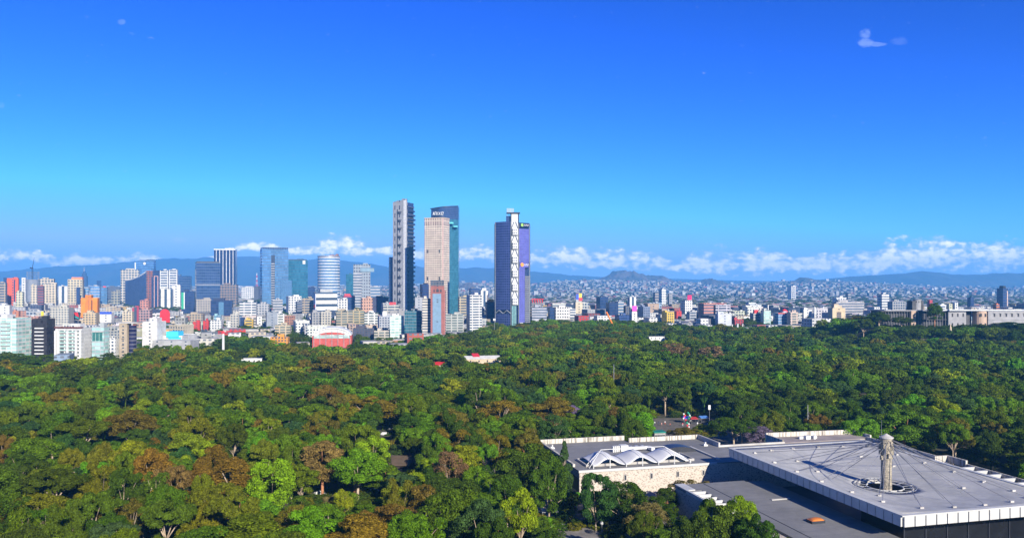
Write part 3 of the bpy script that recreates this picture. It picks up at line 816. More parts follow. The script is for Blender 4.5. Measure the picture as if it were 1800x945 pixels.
# ---- front row above the trees on the left
r, w, d, h = block('apartment_building', 'white apartment block with pale green glass balconies at the left edge of the skyline', -34, 55, 560, 642, 'paleg', WHITE, -4, 0.6, land='the pale green glass apartments')
for k in range(7):
    for s_ in (-1, 1):
        if s_ == -1: xa, xb = -w * .38, w * .02
        else: xa, xb = w * .08, w * .34
        z = h - 3.6 - k * 3.4
        b = MB(); b.box(xa, xb, -d / 2 - 1.5, -d / 2 - .003, z - .25, z); f_ = b.build('balcony', M_WHITE, r)
        b = MB(); b.box(xa, xb, -d / 2 - 1.5, -d / 2 - 1.42, z + .003, z + 1.0); b.build('glass_rail', plain('green_rail_glass', (0.36, 0.55, 0.48), 0.2), f_)
r, w, d, h = block('apartment_building', 'black glass apartment block with stacked white balcony fronts in the left front row', 55.5, 97, 561, 641, facade('black_glass_front', 2.4, 3.4, .9, .75, glass=(.02, .018, .022, 1), metal=.1, vary=.5), (0.03, 0.03, 0.035, 1), -4, 0.8, land='the black balcony block')
for k in range(8):
    z = h - 7.5 - k * 3.3
    b = MB(); b.box(-w * .26, w * .30, -d / 2 - 1.2, -d / 2 - .003, z - 1.0, z); b.build('balcony', M_WHITE, r)
r, w, d, h = block('apartment_building', 'white pillared apartment block with a dark red roof edge and planted balconies', 97.5, 161, 577, 641, 'balcony', WHITE, -4, 0.6, land='the pillared white apartments')
for fx in (-.48, -.36, -.02, .30, .46):
    b = MB(); b.box(w * fx - .9, w * fx + .9, -d / 2 - 1.3, -d / 2 - .003, 0, h - 2); b.build('pillar', M_WHITE, r)
for k in range(6):
    z = h - 3.4 - k * 3.3
    for xa, xb in ((-w * .33, -w * .05), (w * .01, w * .27)):
        b = MB(); b.box(xa, xb, -d / 2 - 1.1, -d / 2 - .003, z - .35, z); f_ = b.build('balcony', M_CONC, r)
        b = MB(); b.box(xa, xb, -d / 2 - 1.1, -d / 2 - 1.03, z + .003, z + .9); b.build('glass_rail', plain('green_rail_glass', (0.36, 0.55, 0.48), 0.2), f_)
b = MB(); b.box(-w / 2 - .3, w / 2 + .3, -d / 2 - 1.5, -d / 2 + 2, h + .56, h + 1.5); b.build('roof_edge', plain('dark_red_tiles', (0.16, 0.05, 0.04), .8), r)
r, w, d, h = block('apartment_building', 'narrow white block with sea-green glass bays beside the pillared white apartments', 161.5, 192, 575, 641, 'paleg', (0.55, 0.60, 0.62, 1), -4, 0.8)
for k in range(3):
    b = MB(); b.box(-w * .42 + k * w * .3, -w * .42 + k * w * .3 + w * .22, -d / 2 - .8, -d / 2 - .003, h - 12, h - 4.5); b.build('window_bay', plain('sea_green_glass', (0.05, 0.16, 0.15), .15), r)
b = MB(); b.box(-w * .52, w * .52, -d / 2 - 1.2, -d / 2 - .85, h - 4.3, h - 3.6); b.build('cornice', M_CONC, r)
block('house', 'small white house with a red roof between the sea-green bays and the tan tower', 192.5, 209, 596, 640, 'punch', WHITE, -4, 1.0, roofcol=plain('red_roof_paint', (0.5, 0.06, 0.04), .7))
r, w, d, h = block('office_building', 'tan stair tower with slit windows under a flat overhanging roof in the left front row', 209.5, 231, 569, 640, 'blank', (0.58, 0.48, 0.35, 1), -4, 1.0, hut=0, land='the tan stair tower')
b = MB(); b.box(-w * .6, w * 1.9, -d * .6, d * .7, h + .6, h + 1.5); b.build('roof_slab', M_CONC, r)
b = MB(); b.cyl(w * .5 + w * .45, 0, w * .46, 0, h - 1.6, 28, mi=0); b.build('glass_drum', facade('drum_glass', 300, 3.6, 1.0, .8, glass=(0.02, .02, .06, 1), metal=.3), r, color=(0.2, .2, .25, 1))
for k in range(4):
    b = MB(); b.box(-.2 * w, .12 * w, -d / 2 - .06, -d / 2 - .004, h - 8 - k * 6, h - 7.4 - k * 6); b.build('window', M_DARK, r)
r, w, d, h = block('shopping_centre', 'plain white blind-walled hall beside the tan stair tower', 250, 292, 566, 632, 'blank', WHITE, -3, 1.2)
r, w, d, h = block('shopping_centre', 'long low white hall with a bright cyan roof box', 250, 346, 590, 630, 'blank', WHITE, -3, .8, hut=0, land='the hall with the cyan box')
b = MB(); b.box(w * .12, w * .42, -d * .55, -d * .2, h - 1, h + 4.8); b.box(w * .16, w * .47, -d * .52, -d * .3, h - 4, h - .9); b.build('cyan_box', M_CYAN, r)
b = MB(); b.box(-w * .12, w * .09, -d * .3, -d * .1, h + .1, h + 5.5); b.build('orange_panel', plain('amber_paint', (0.8, 0.36, 0.03), .5), r)
block('hall', 'grey flat-roofed low hall at the tree line under the cyan box', 268, 350, 599, 634, 'blank', LGREY, -3, .5, hut=0)
# round-topped red panel
Yp = 1330; o_ = tag(empty('billboard', ((289.5 - 900) / F * Yp, Yp, 0)), 'tall bright red rounded-top panel standing behind the blind white hall', 'billboard')
b = MB(); wv = 17 / F * Yp; hv_ = CH - 76 / F * Yp * 0 - (543 - 500) / F * Yp
b2 = MB(); z0 = 0; n_ = 14
pts = [(-wv / 2, 0), (wv / 2, 0)] + [(wv / 2 * math.cos(math.pi * i / n_), hv_ - wv / 2 + wv / 2 * math.sin(math.pi * i / n_)) for i in range(n_ + 1)]
b2.face([(x, 0, z) for x, z in pts]); b2.face([(x, 2.0, z) for x, z in reversed(pts)])
for i in range(len(pts)):
    a, c_ = pts[i], pts[(i + 1) % len(pts)]; b2.face([(a[0], 0, a[1]), (a[0], 2, a[1]), (c_[0], 2, c_[1]), (c_[0], 0, c_[1])])
b2.build('panel', M_RED, o_); b = MB(); b.box(-wv * .3, wv * .3, 2.1, 4, 0, hv_ * .7); b.build('frame', M_STEEL, o_); LAND.append((289, 'the red rounded panel'))
r, w, d, h = block('office_building', 'white stepped block with a red square sign left of the red rounded panel', 267, 284, 560, 588, 'grid', WHITE, 15)

# ---- table of the named blocks: label, x0, x1, top, base line, facade, colour, turn, depth ratio
T = [
 ('office_building', 'orange-red slab tower at the far left of the skyline', 12, 34, 489, 545, 'blank', (0.88, .12, .03, 1), 25, .7, 'the orange-red slab tower'),
 ('office_building', 'thin navy tower touching the orange-red slab tower', 6, 12, 488, 541, 'navy', NAVY, 20, 1.0, None),
 ('apartment_building', 'beige block with brown bands left of the orange-red slab tower', -8, 13, 497, 547, 'ribbon1', TAN, 20, .8, None),
 ('apartment_building', 'slim plain white tower left of the crane', 38, 46, 488, 540, 'blank', WHITE, 22, 1.0, None),
 ('office_building', 'beige block with gridded windows right of the crane', 67, 97, 490, 538, 'grid', CREAM, 20, .6, 'the beige block by the crane'),
 ('apartment_building', 'tan stepped block with a wine-red roof storey below the crane', 78, 101, 499, 545, 'punch', CREAM, 22, .9, None),
 ('apartment_building', 'beige square block under the tall crane', 54, 67, 501, 546, 'punch', CREAM, 20, .9, None),
 ('apartment_building', 'pale yellow block in front of the orange-red slab tower', 28, 43, 513, 551, 'punch', (0.72, .68, .45, 1), 20, .9, None),
 ('office_building', 'maroon brick block below the beige crane-side block', 66, 78, 503, 549, 'ribbon1', (0.35, .08, .07, 1), 20, .8, None),
 ('office_building', 'white ribbed block left of the cream tower with the orange roof', 103, 120, 503, 545, 'fluted', WHITE, 22, .8, None),
 ('hotel', 'broad cream tower with an orange roof storey', 119, 148, 491, 548, 'punch', (0.70, .60, .40, 1), 18, .7, 'the cream tower with orange roof'),
 ('office_building', 'light blue glass block right of the cream tower', 159, 177, 503, 543, 'blue', LGREY, 18, .7, None),
 ('office_building', 'wide blue glass block with navy flank left of the cream gridded tower', 174, 190, 505, 541, 'blue', BLUEG, 18, 1.0, None),
 ('office_building', 'navy strip tower beside the cream tower foot', 134, 141, 505, 549, 'navy', NAVY, 20, 1.0, None),
 ('office_building', 'pale blue small tower between navy strip and blue glass', 146, 157, 504, 546, 'blue', LGREY, 20, 1.0, None),
 ('office_building', 'far dark blue stepped tower before the left mountains', 170, 178, 493, 521, 'navy', NAVY, 20, 1.0, None),
 ('office_building', 'olive-grey gridded block left of the cream gridded tower', 196, 212, 512, 542, 'grid', (0.42, .40, .30, 1), 20, .8, None),
 ('office_building', 'dark long low block behind the olive-grey gridded block', 190, 212, 504, 530, 'ribbon', DGREY, 20, .8, None),
 ('hotel', 'cream gridded tower with a small red roof sign', 212, 246, 474, 536, 'grid', (0.66, .60, .48, 1), 22, .7, 'the cream gridded tower'),
 ('office_building', 'dark blue glass tower with a white flank and a round white roof emblem', 237, 274, 458, 530, 'blue', NAVY, 12, .6, 'the dark blue emblem tower'),
 ('office_building', 'white tower with vertical blue glass strip right of the red-brown tower', 281, 297, 475, 535, 'ribbon1', WHITE, 15, .8, None),
 ('office_building', 'white tower with slanting blue glass cut right of its lower twin', 297, 313, 474, 535, 'ribbon1', WHITE, 15, .8, None),
 ('office_building', 'dark blue wide glass block with stepped roof behind the white fluted block', 299, 337, 485, 532, 'navy', BLUEG, 15, .5, None),
 ('office_building', 'white fluted block in front of the red-brown tower', 279, 305, 508, 545, 'fluted', WHITE, 18, .8, 'the white fluted block'),
 ('office_building', 'plain white block adjoining the white fluted block', 302, 318, 502, 543, 'blank', WHITE, 18, .9, None),
 ('office_building', 'navy glass block with a green stripe left of the twin-faced dark tower', 319, 344, 512, 556, 'navy', NAVY, 12, .8, None),
 ('office_building', 'big dark glass tower with two faces left of the striped tower', 343, 387, 462, 548, 'navy', BLUEG, 25, .8, 'the two-faced dark tower'),
 ('office_building', 'tall navy tower with white vertical stripes', 376, 417, 438, 530, facade('white_ribs_on_navy', 13.6, 1000, .80, 1.2, glass=(.015, .02, .06, 1), metal=.2, vary=0), WHITE, 12, .7, 'the white-striped tower'),
 ('office_building', 'brown open-grid block at the foot of the white-striped tower', 386, 419, 500, 540, 'grid', (0.30, .22, .17, 1), 12, .6, None),
 ('apartment_building', 'grey-beige tower block with balcony notches before the two-faced dark tower', 343, 372, 526, 558, 'punch4', (0.45, .41, .36, 1), 25, .8, None),
 ('office_building', 'blue-black glass block with a pale middle strip below the white-striped tower', 370, 410, 528, 565, 'navy', NAVY, 14, .7, 'the blue-black block'),
 ('apartment_building', 'white paired apartment slab right of the blue-black block', 421, 452, 531, 566, 'ribbon1', WHITE, 10, .5, None),
 ('apartment_building', 'pale slab with grey corner strips left of the notched glass tower', 452, 474, 534, 562, 'punch', LGREY, 10, .6, None),
 ('office_building', 'white block behind the white paired slab', 424, 450, 505, 528, 'punch', WHITE, 15, .6, None),
 ('office_building', 'small yellow building below the white paired slab', 430, 446, 562, 585, 'ribbon1', YELL, 8, .8, None),
 ('office_building', 'small navy-blue fronted house left of the yellow building', 422, 431, 558, 584, 'navy', NAVY, 8, .8, None),
 ('office_building', 'tall wide blue glass tower with a dark notch down its corner', 457, 507, 438, 541, 'blue', BLUEG, 24, .75, 'the notched blue glass tower'),
 ('office_building', 'teal glass tower behind the notched blue glass tower', 505, 541, 457, 535, 'teal', (.03, .10, .13, 1), 15, .7, 'the teal glass tower'),
 ('apartment_building', 'white louvred block at the foot of the notched blue glass tower', 479, 497, 527, 560, 'ribbon', LGREY, 18, .8, None),
 ('apartment_building', 'white rounded-roof block with ivy-grey flank below the teal glass tower', 503, 530, 521, 556, 'punch', WHITE, 28, .9, None),
 ('apartment_building', 'blue-shaded striped slab left of the tan striped slab', 520, 535, 530, 560, 'ribbon', (0.20, .21, .26, 1), 25, 1.0, None),
 ('office_building', 'tan horizontally striped slab left of the white banded block', 531, 552, 524, 563, 'ribbon1', TAN, 12, .8, 'the tan striped slab'),
 ('office_building', 'navy tall slab hidden behind the round glass tower', 541, 554, 505, 538, 'navy', NAVY, 15, .8, None),
 ('office_building', 'dark navy slab right of the round glass tower', 592, 597, 498, 540, 'navy', NAVY, 15, .8, None),
 ('office_building', 'white square block right of the white banded block', 594, 611, 526, 560, 'punch', WHITE, 12, .9, None),
 ('office_building', 'dark blue glass block left of the pink gridded house', 602, 624, 520, 552, 'navy', NAVY, 18, .8, None),
 ('office_building', 'teal flat slab left of the tower with the glass overhang', 608, 621, 482, 534, 'teal', (.03, .12, .17, 1), 15, .6, None),
 ('office_building', 'grey gridded tower with a pale glass overhang near its roof', 621, 651, 465, 545, 'small', (0.36, .42, .47, 1), 12, .7, 'the tower with the glass overhang'),
 ('office_building', 'pale green-white glass block behind the pink gridded house', 650, 668, 504, 540, 'pale', LGREY, 15, .7, None),
 ('office_building', 'pink gridded house with a red corner roof', 634, 655, 524, 562, 'small', (0.66, .38, .27, 1), 18, .8, 'the pink gridded house'),
 ('office_building', 'dark violet block right of the pink gridded house', 654, 683, 523, 558, 'punch', (0.07, .06, .13, 1), 12, .7, None),
 ('apartment_building', 'white low apartments with shadowy balconies under the dark violet block', 640, 665, 550, 580, 'balcony', WHITE, 12, .8, None),
 ('office_building', 'pale grey plain block left of the grey concrete skyscraper foot', 670, 686, 533, 562, 'blank', LGREY, 25, .9, None),
 ('office_building', 'off-white office slab at the grey concrete skyscraper foot', 672, 702, 536, 570, 'ribbon1', (0.60, .58, .50, 1), 14, .6, None),
 ('apartment_building', 'grey concrete block behind the white banded block foot', 546, 566, 549, 584, 'punch', GREY, 22, 1.0, None),
 ('apartment_building', 'cream-topped grey block above the red arched hall', 564, 583, 548, 584, 'punch', (0.55, .52, .45, 1), 12, 1.0, None),
 ('apartment_building', 'wide brown-and-tan balconied slab above the red arched hall', 590, 620, 547, 586, 'balcony', (0.45, .38, .27, 1), 16, .6, 'the brown-and-tan slab'),
 ('apartment_building', 'ochre balconied slab right of the brown-and-tan slab', 612, 640, 546, 582, 'balcony', (0.46, .38, .22, 1), 16, .6, None),
 ('apartment_building', 'slate grey blind-sided block left of the red-fronted narrow house', 467, 488, 549, 588, 'blank', (0.30, .34, .40, 1), 22, 1.0, 'the slate grey blind block'),
 ('apartment_building', 'white balconied block right of the slate grey blind block', 487, 500, 552, 586, 'balcony', WHITE, 14, 1.0, None),
 ('apartment_building', 'cream arcaded block with dark arches above the orange low house', 483, 512, 572, 600, 'balcony', (0.62, .52, .36, 1), 10, .6, None),
 ('house', 'long low orange house at the tree line', 475, 509, 593, 616, 'punch', (0.82, .36, .05, 1), 5, .5, None),
 ('office_building', 'long dark low block with small windows right of the red arched hall', 620, 658, 578, 604, 'punch', (0.08, .08, .12, 1), 8, .5, None),
 ('apartment_building', 'low white and tan terrace by the trees right of the long dark block', 657, 684, 582, 606, 'balcony', (0.55, .50, .42, 1), 12, .6, None),
 ('apartment_building', 'white blind wall block with green glass front beside the dark green glass cube', 664, 690, 556, 596, 'punch', (0.45, .48, .54, 1), 18, .7, None),
 ('apartment_building', 'white block with mint green glass balconies left of the dark green glass cube', 685, 710, 556, 601, 'paleg', WHITE, 10, .8, None),
 ('office_building', 'grey concrete block behind the mint green balconies', 685, 714, 546, 592, 'blank', GREY, 10, .7, None),
 ('office_building', 'dark green glass cube with thin pale joints', 711, 742, 547, 602, 'teal', (0.25, .30, .32, 1), 4, .7, 'the dark green glass cube'),
 ('apartment_building', 'grey blind slab behind the white-banded slab by the violet tower', 729, 743, 523, 580, 'blank', (0.42, .44, .48, 1), 10, 1.0, None),
 ('apartment_building', 'white slab with brown ribbon windows beside the brick-framed blue tower', 742, 759, 525, 604, 'ribbon', (0.74, .68, .60, 1), 8, .8, 'the brown-ribboned slab'),
 ('office_building', 'violet-black tower behind the brick-framed blue tower', 738, 754, 500, 575, 'navy', (.03, .025, .07, 1), 28, 1.0, None),
 ('apartment_building', 'grey and white block with staggered dark balconies below the tall beige tower', 781, 815, 553, 597, 'balcony', (0.50, .52, .50, 1), 10, .6, 'the staggered balcony block'),
 ('apartment_building', 'tan slab with green strip behind the white apartment tower', 805, 824, 522, 572, 'ribbon1', (0.55, .46, .30, 1), 12, .8, None),
 ('apartment_building', 'white apartment tower with brown right edge standing alone above the trees', 820, 847, 519, 597, 'ribbon1', WHITE, 22, .8, 'the lone white apartment tower'),
 ('office_building', 'white twin slab far behind the lone white apartment tower', 842, 858, 511, 545, 'fluted', WHITE, 20, .8, None),
 ('office_building', 'dark low block left of the purple lattice skyscraper', 824, 843, 507, 536, 'navy', DGREY, 20, .8, None),
 ('office_building', 'navy block with an orange roof sign at the left foot of the purple lattice skyscraper', 853, 871, 531, 573, 'navy', NAVY, 15, .9, None),
 ('office_building', 'light grey louvred block right of the purple lattice skyscraper', 932, 961, 540, 575, 'ribbon', (0.48, .50, .58, 1), 8, .7, 'the louvred grey block'),
 ('parking_structure', 'block crowned by red slanting beams behind the louvred grey block', 932, 954, 530, 566, 'grid', (0.30, .26, .26, 1), 8, .6, None),
 ('office_building', 'navy cube between the louvred grey block and white gridded apartments', 963, 974, 540, 572, 'navy', NAVY, 20, 1.0, None),
 ('apartment_building', 'white gridded apartments with many small windows right of the louvred grey block', 974, 1002, 540, 571, 'small', WHITE, 8, .6, 'the white gridded apartments'),
 ('apartment_building', 'white step-fronted block adjoining the white gridded apartments', 997, 1012, 543, 570, 'ribbon1', WHITE, 18, .9, None),
 ('office_building', 'plain cream square block under the red and blue billboard', 1008, 1024, 531, 560, 'blank', CREAM, 15, .9, None),
 ('office_building', 'dark blue tower pair left of the wide navy office', 1048, 1069, 522, 552, 'navy', NAVY, 25, .8, None),
 ('office_building', 'wide navy office left of the light blue panel office', 1065, 1086, 532, 564, 'navy', NAVY, 20, .8, 'the wide navy office'),
 ('office_building', 'light blue panel office right of the wide navy office', 1083, 1097, 530, 563, 'pale', LGREY, 15, .9, None),
 ('office_building', 'low blue glass office at the tree line below the light blue panel office', 1081, 1108, 554, 577, 'navy', (0.06, .12, .35, 1), 20, .7, None),
 ('office_building', 'dark block left of the magenta rooftop sign', 1096, 1106, 538, 566, 'punch', DGREY, 22, 1.0, None),
 ('office_building', 'white block carrying a magenta rooftop sign', 1107, 1120, 548, 577, 'blank', WHITE, 15, 1.0, 'the magenta rooftop sign'),
 ('apartment_building', 'slim white twin slab far behind the magenta rooftop sign', 1103, 1118, 522, 547, 'fluted', WHITE, 20, .7, None),
 ('apartment_building', 'blue-flanked pair of slabs right of the magenta rooftop sign', 1121, 1143, 539, 566, 'punch', (0.22, .27, .40, 1), 30, 1.0, None),
 ('apartment_building', 'tall white narrow tower with dark left flank on the mid skyline', 1158, 1171, 508, 541, 'punch4', WHITE, 25, .9, 'the tall narrow white tower'),
 ('apartment_building', 'brown-beige slab left of the tall narrow white tower', 1148, 1159, 514, 540, 'ribbon', (0.40, .35, .32, 1), 20, .8, None),
 ('apartment_building', 'grey slab right of the tall narrow white tower', 1174, 1182, 516, 541, 'punch4', GREY, 20, .8, None),
 ('apartment_building', 'yellow apartment block with a wine-dark flank', 1163, 1185, 549, 576, 'punch', YELL, 28, .9, 'the yellow apartment block'),
 ('office_building', 'small bright red block right of the yellow apartment block', 1186, 1198, 547, 567, 'blank', REDC, 15, .8, None),
 ('apartment_building', 'white block with dark left flank under the magenta-pink roof sign', 1196, 1217, 528, 562, 'punch4', WHITE, 26, .8, None),
 ('office_building', 'low grey-white block left of the plain white-blue slab', 1207, 1224, 548, 571, 'ribbon1', LGREY, 18, .8, None),
 ('office_building', 'plain white-blue slab in two halves near the tree line', 1257, 1286, 552, 581, 'blank', (0.66, .70, .78, 1), 10, .5, 'the plain white-blue slab'),
 ('office_building', 'dark red brick low block behind the white chimney posts', 1286, 1307, 562, 580, 'punch', (0.45, .05, .06, 1), 10, .8, None),
 ('apartment_building', 'grey apartments with ribbon balconies and a red roof box', 1318, 1338, 551, 579, 'ribbon1', (0.52, .50, .45, 1), 14, .8, None),
 ('apartment_building', 'pale green-grey slab right of the grey ribbon-balcony apartments', 1337, 1355, 546, 580, 'paleg', (0.55, .58, .55, 1), 12, .8, None),
 ('office_building', 'wide blue gridded office with white joints under a red dome', 1359, 1386, 550, 580, 'blue', (0.50, .53, .62, 1), 14, .8, 'the blue gridded office'),
 ('apartment_building', 'salmon-fronted white balconied block joined to the blue gridded office', 1383, 1403, 549, 581, 'balcony', (0.66, .52, .44, 1), 12, .8, None),
 ('office_building', 'plain bright white cube right of the blue gridded office', 1407, 1427, 544, 566, 'blank', WHITE, 10, .7, None),
 ('apartment_building', 'cream tower pair joined by brown balconies at the right tree line', 1455, 1486, 542, 583, 'blank', (0.72, .58, .38, 1), 10, .6, 'the cream tower pair'),
 ('hospital', 'long grey ribbon-windowed hospital slab behind the cream tower pair', 1463, 1519, 531, 564, 'ribbon', (0.52, .50, .50, 1), 8, .25, 'the long hospital slab'),
 ('office_building', 'white stepped upper block above the long hospital slab', 1463, 1488, 523, 550, 'punch', WHITE, 12, .6, None),
 ('office_building', 'lone white tower with navy flank on the right plain', 1384, 1399, 503, 529, 'ribbon1', WHITE, 25, .9, 'the lone white plain tower'),
 ('office_building', 'small grey tower above the long hospital slab', 1486, 1496, 515, 541, 'ribbon1', GREY, 22, .9, None),
 ('hotel', 'bright white tower left of the dark old palace', 1542, 1563, 517, 556, 'ribbon', WHITE, 14, .8, 'the bright white tower by the palace'),
 ('office_building', 'grey framed block rising behind the palace left end', 1560, 1592, 530, 558, 'grid', (0.42, .42, .42, 1), 12, .5, None),
 ('office_building', 'red-sided small block above the palace roof', 1630, 1639, 527, 558, 'blank', REDC, 15, 1.0, None),
 ('office_building', 'pale yellow block above the palace roof', 1664, 1674, 534, 560, 'punch', (0.70, .68, .42, 1), 15, .9, None),
 ('office_building', 'small white block touching the pale yellow block', 1674, 1684, 532, 560, 'punch', WHITE, 15, .9, None),
 ('office_building', 'long white low block above the palace roof', 1645, 1663, 536, 560, 'ribbon1', WHITE, 12, .6, None),
 ('office_building', 'navy cube right of the small white block above the palace', 1700, 1712, 523, 552, 'navy', NAVY, 20, .9, None),
 ('office_building', 'orange cube with blue-shaded flank above the palace terrace', 1745, 1757, 535, 558, 'ribbon1', ORNG, 20, .9, None),
 ('office_building', 'lone dark grey tower with a pale right edge near the right border', 1752, 1772, 507, 551, 'navy', (0.07, .08, .13, 1), 26, .8, 'the lone dark tower'),
]
BL = {}
for (nm, lab, x0, x1, yt, yb, st, col, th, ra, land) in T:
    BL[lab] = block(nm, lab, x0, x1, yt, yb, st, col, th, ra, hut=(1 if (x1 - x0) > 11 else 0), land=land)
def B(key):
    for k in BL:
        if key in k: return BL[k]
    raise KeyError(key)
def part(root, name, mat, boxes, color=None):
    b = MB()
    for q in boxes: b.box(*q)
    return b.build(name, mat, root, color=color)

# ---- details that single out particular blocks
r, w, d, h = B('cream tower with an orange roof')
b = part(r, 'roof_storey', plain('orange_roof', (0.78, .22, .10), .7), [(-w * .25, w * .48, -d * .4, d * .4, h + .6, h + 6)])
r, w, d, h = B('orange-red slab tower'); part(r, 'wing', ST['navy'], [(w * .1, w * .22, -d / 2 - .15, -d / 2 - .01, 4, h - 4)], NAVY)
r, w, d, h = B('cream gridded tower'); part(r, 'roof_sign', M_RED, [(0, w * .38, -d * .48, -d * .42, h + .6, h + 4)])
r, w, d, h = B('dark blue glass tower with a white flank')
part(r, 'side_wall', M_WHITE, [(-w / 2 - .5, -w / 2 + 4, -d / 2 - .5, -d / 2 - .01, 0, h - 8)])
b = MB(); b.cyl(0, 0, 5.5, 0, .6, 20); e_ = b.build('emblem', M_WHITE, r); e_.rotation_euler = (R(90), 0, 0); e_.location = (w * .02, -d / 2 - .1, h - 12)
part(r, 'crown', M_DARK, [(-w * .3, w * .5, -d * .4, d * .5, h + .56, h + 3)])
r, w, d, h = B('big dark glass tower with two faces'); part(r, 'crown', M_DARK, [(-w * .48, w * .48, -d * .48, d * .48, h + .56, h + 4)]); part(r, 'floor_band', M_STEEL, [(-w / 2 - .2, w / 2 + .2, -d / 2 - .3, -d / 2 - .01, h * .55, h * .55 + 1.5)])
r, w, d, h = B('tall navy tower with white vertical stripes'); part(r, 'roof_band', M_WHITE, [(-w / 2 - .3, w / 2 + .3, -d / 2 - .4, -d / 2 - .02, h - 3, h + 1.5), (-w / 2 - .4, -w / 2 - .02, -d / 2 - .3, d / 2 + .3, h - 3, h + 1.5)])
r, w, d, h = B('blue-black glass block'); part(r, 'glass_strip', plain('pale_blue_glass', (0.12, .25, .38), .15, metal=.3), [(-w * .12, w * .12, -d / 2 - .3, -d / 2 - .01, 3, h - 3)])
r, w, d, h = B('navy glass block with a green stripe'); part(r, 'green_strip', M_GREEN, [(-w / 2 - .3, -w * .32, -d / 2 - .3, -d / 2 - .01, h * .3, h - 2)]); part(r, 'white_strip', M_WHITE, [(-w * .32 + .02, -w * .24, -d / 2 - .3, -d / 2 - .01, h * .3, h - 2)])
r, w, d, h = B('tall wide blue glass tower')
part(r, 'notch', plain('notch_shadow_glass', (0.02, .03, .05), .3), [(-w * .16, -w * .02, -d / 2 - .6, -d / 2 - .02, 4, h - 18)])
part(r, 'balcony_stack', M_STEEL, [(-w * .17, -w * .03, -d / 2 - 1.6, -d / 2 - .62, 10 + k * 7.5, 12.2 + k * 7.5) for k in range(int((h - 45) / 7.5))])
part(r, 'podium', ST['blue'], [(w * .2, w * .62, -d * .5 - 6, d * .2, 0, h * .47)], BLUEG)
part(r, 'crown', ST['fins'], [(-w * .49, w * .49, -d * .49, d * .49, h + .56, h + 6)], BLUEG)
r, w, d, h = B('teal glass tower behind'); part(r, 'roof_notch', M_WHITE, [(w * .25, w * .38, -d / 2 - .3, -d / 2 - .01, h - 14, h - 2)]); part(r, 'crown', M_DARK, [(-w * .45, w * .45, -d * .4, d * .4, h + .56, h + 3.5)])
r, w, d, h = B('grey gridded tower with a pale glass overhang')
part(r, 'overhang', ST['pale'], [(-w * .1, w * .72, -d / 2 - 3, -d * .1, h - 20, h - 9)], (0.45, .62, .66, 1)); part(r, 'white_bands', ST['bands'], [(-w / 2 - .4, -w * .02, -d / 2 - 1.0, -d / 2 - .02, 0, h - 22)], LGREY)
r, w, d, h = B('pink gridded house'); b = MB(); b.prism([(-w * .4, -d * .5), (w * .1, -d * .5), (w * .1, 0), (-w * .4, 0)], h + .56, h + 5); b.build('corner_roof', M_RED, r); part(r, 'parapet', M_RED, [(-w * .5, w * .5, -d / 2 - .3, -d / 2 - .01, h - 2, h - .6)])
r, w, d, h = B('dark green glass cube'); part(r, 'joint', M_STEEL, [(-w / 2, w / 2, -d / 2 - .12, -d / 2 - .01, z, z + .35) for z in (h * .3, h * .55, h * .78)]); part(r, 'roof_room', M_WHITE, [(-w * .2, w * .1, -d * .1, d * .3, h + .56, h + 6)])
r, w, d, h = B('white block carrying a magenta'); part(r, 'rooftop_sign', M_MAGENTA, [(-w * .42, w * .46, -d * .45, -d * .38, h + 1.5, h + 10)]); part(r, 'sign_frame', M_STEEL, [(-w * .4, w * .4, -d * .34, -d * .3, h + .56, h + 9)])
r, w, d, h = B('white block with dark left flank under'); part(r, 'rooftop_sign', plain('pink_red_sign', (0.75, .02, .12), .5), [(-w * .1, w * .42, -d * .45, -d * .38, h + 1.5, h + 11)])
r, w, d, h = B('navy block with an orange roof sign'); part(r, 'rooftop_sign', M_ORANGE, [(-w * .3, w * .3, -d * .45, -d * .38, h + .6, h + 5)])
r, w, d, h = B('crowned by red slanting beams')
for k in range(5):
    b = MB(); x_ = -w * .45 + k * w * .22; b.tube((x_, -d * .5, h + 5), (x_ + w * .07, -d * .5, h - 2), .9, n=4); b.tube((x_, -d * .5, h + 5), (x_ + w * .2, -d * .5, h + 5), .8, n=4); b.build('beam', M_RED, r)
r, w, d, h = B('grey apartments with ribbon balconies'); part(r, 'red_box', M_RED, [(-w * .3, w * .2, -d * .4, 0, h + .56, h + 6)])
r, w, d, h = B('wide blue gridded office')
b = MB(); b.grid(lambda a, c: (w * (.35 + .5 * (a - .5)), d * .7 * (c - .5), h + .56 + 6 * max(0, math.sin(math.pi * a) * math.sin(math.pi * c)) ** .5), 10, 10); b.build('dome', M_RED, r, smooth=True)
part(r, 'roof_edge', plain('brick_red', (.40, .08, .06), .7), [(-w / 2 - .4, w / 2 + .4, -d / 2 - .5, -d / 2 - .02, h - 1.5, h + .5)])
r, w, d, h = B('cream tower pair'); part(r, 'balcony_front', ST['ribbon1'], [(-w * .17, w * .17, -d / 2 - .5, -d / 2 - .02, 0, h * .86)], (0.36, .25, .14, 1)); part(r, 'roof_room', M_TAN, [(-w * .3, w * .05, -d * .3, d * .3, h + .56, h + 7)])
r, w, d, h = B('lone dark grey tower'); part(r, 'edge_strip', plain('pale_stone_strip', (.62, .45, .36), .6), [(w * .28, w * .42, -d / 2 - .4, -d / 2 - .02, 10, h - 6)]); part(r, 'roof_room', M_DARK, [(-w * .2, w * .3, -d * .3, d * .3, h + .56, h + 7)])
r, w, d, h = B('lone white apartment tower'); part(r, 'edge_strip', ST['ribbon1'], [(w / 2 - w * .2, w / 2 + .3, -d / 2 - .4, -d / 2 - .02, 0, h * .8)], (.50, .36, .24, 1)); part(r, 'roof_room', M_WHITE, [(-w * .25, w * .3, -d * .3, d * .3, h + .56, h + 8)])
r, w, d, h = B('plain cream square block')
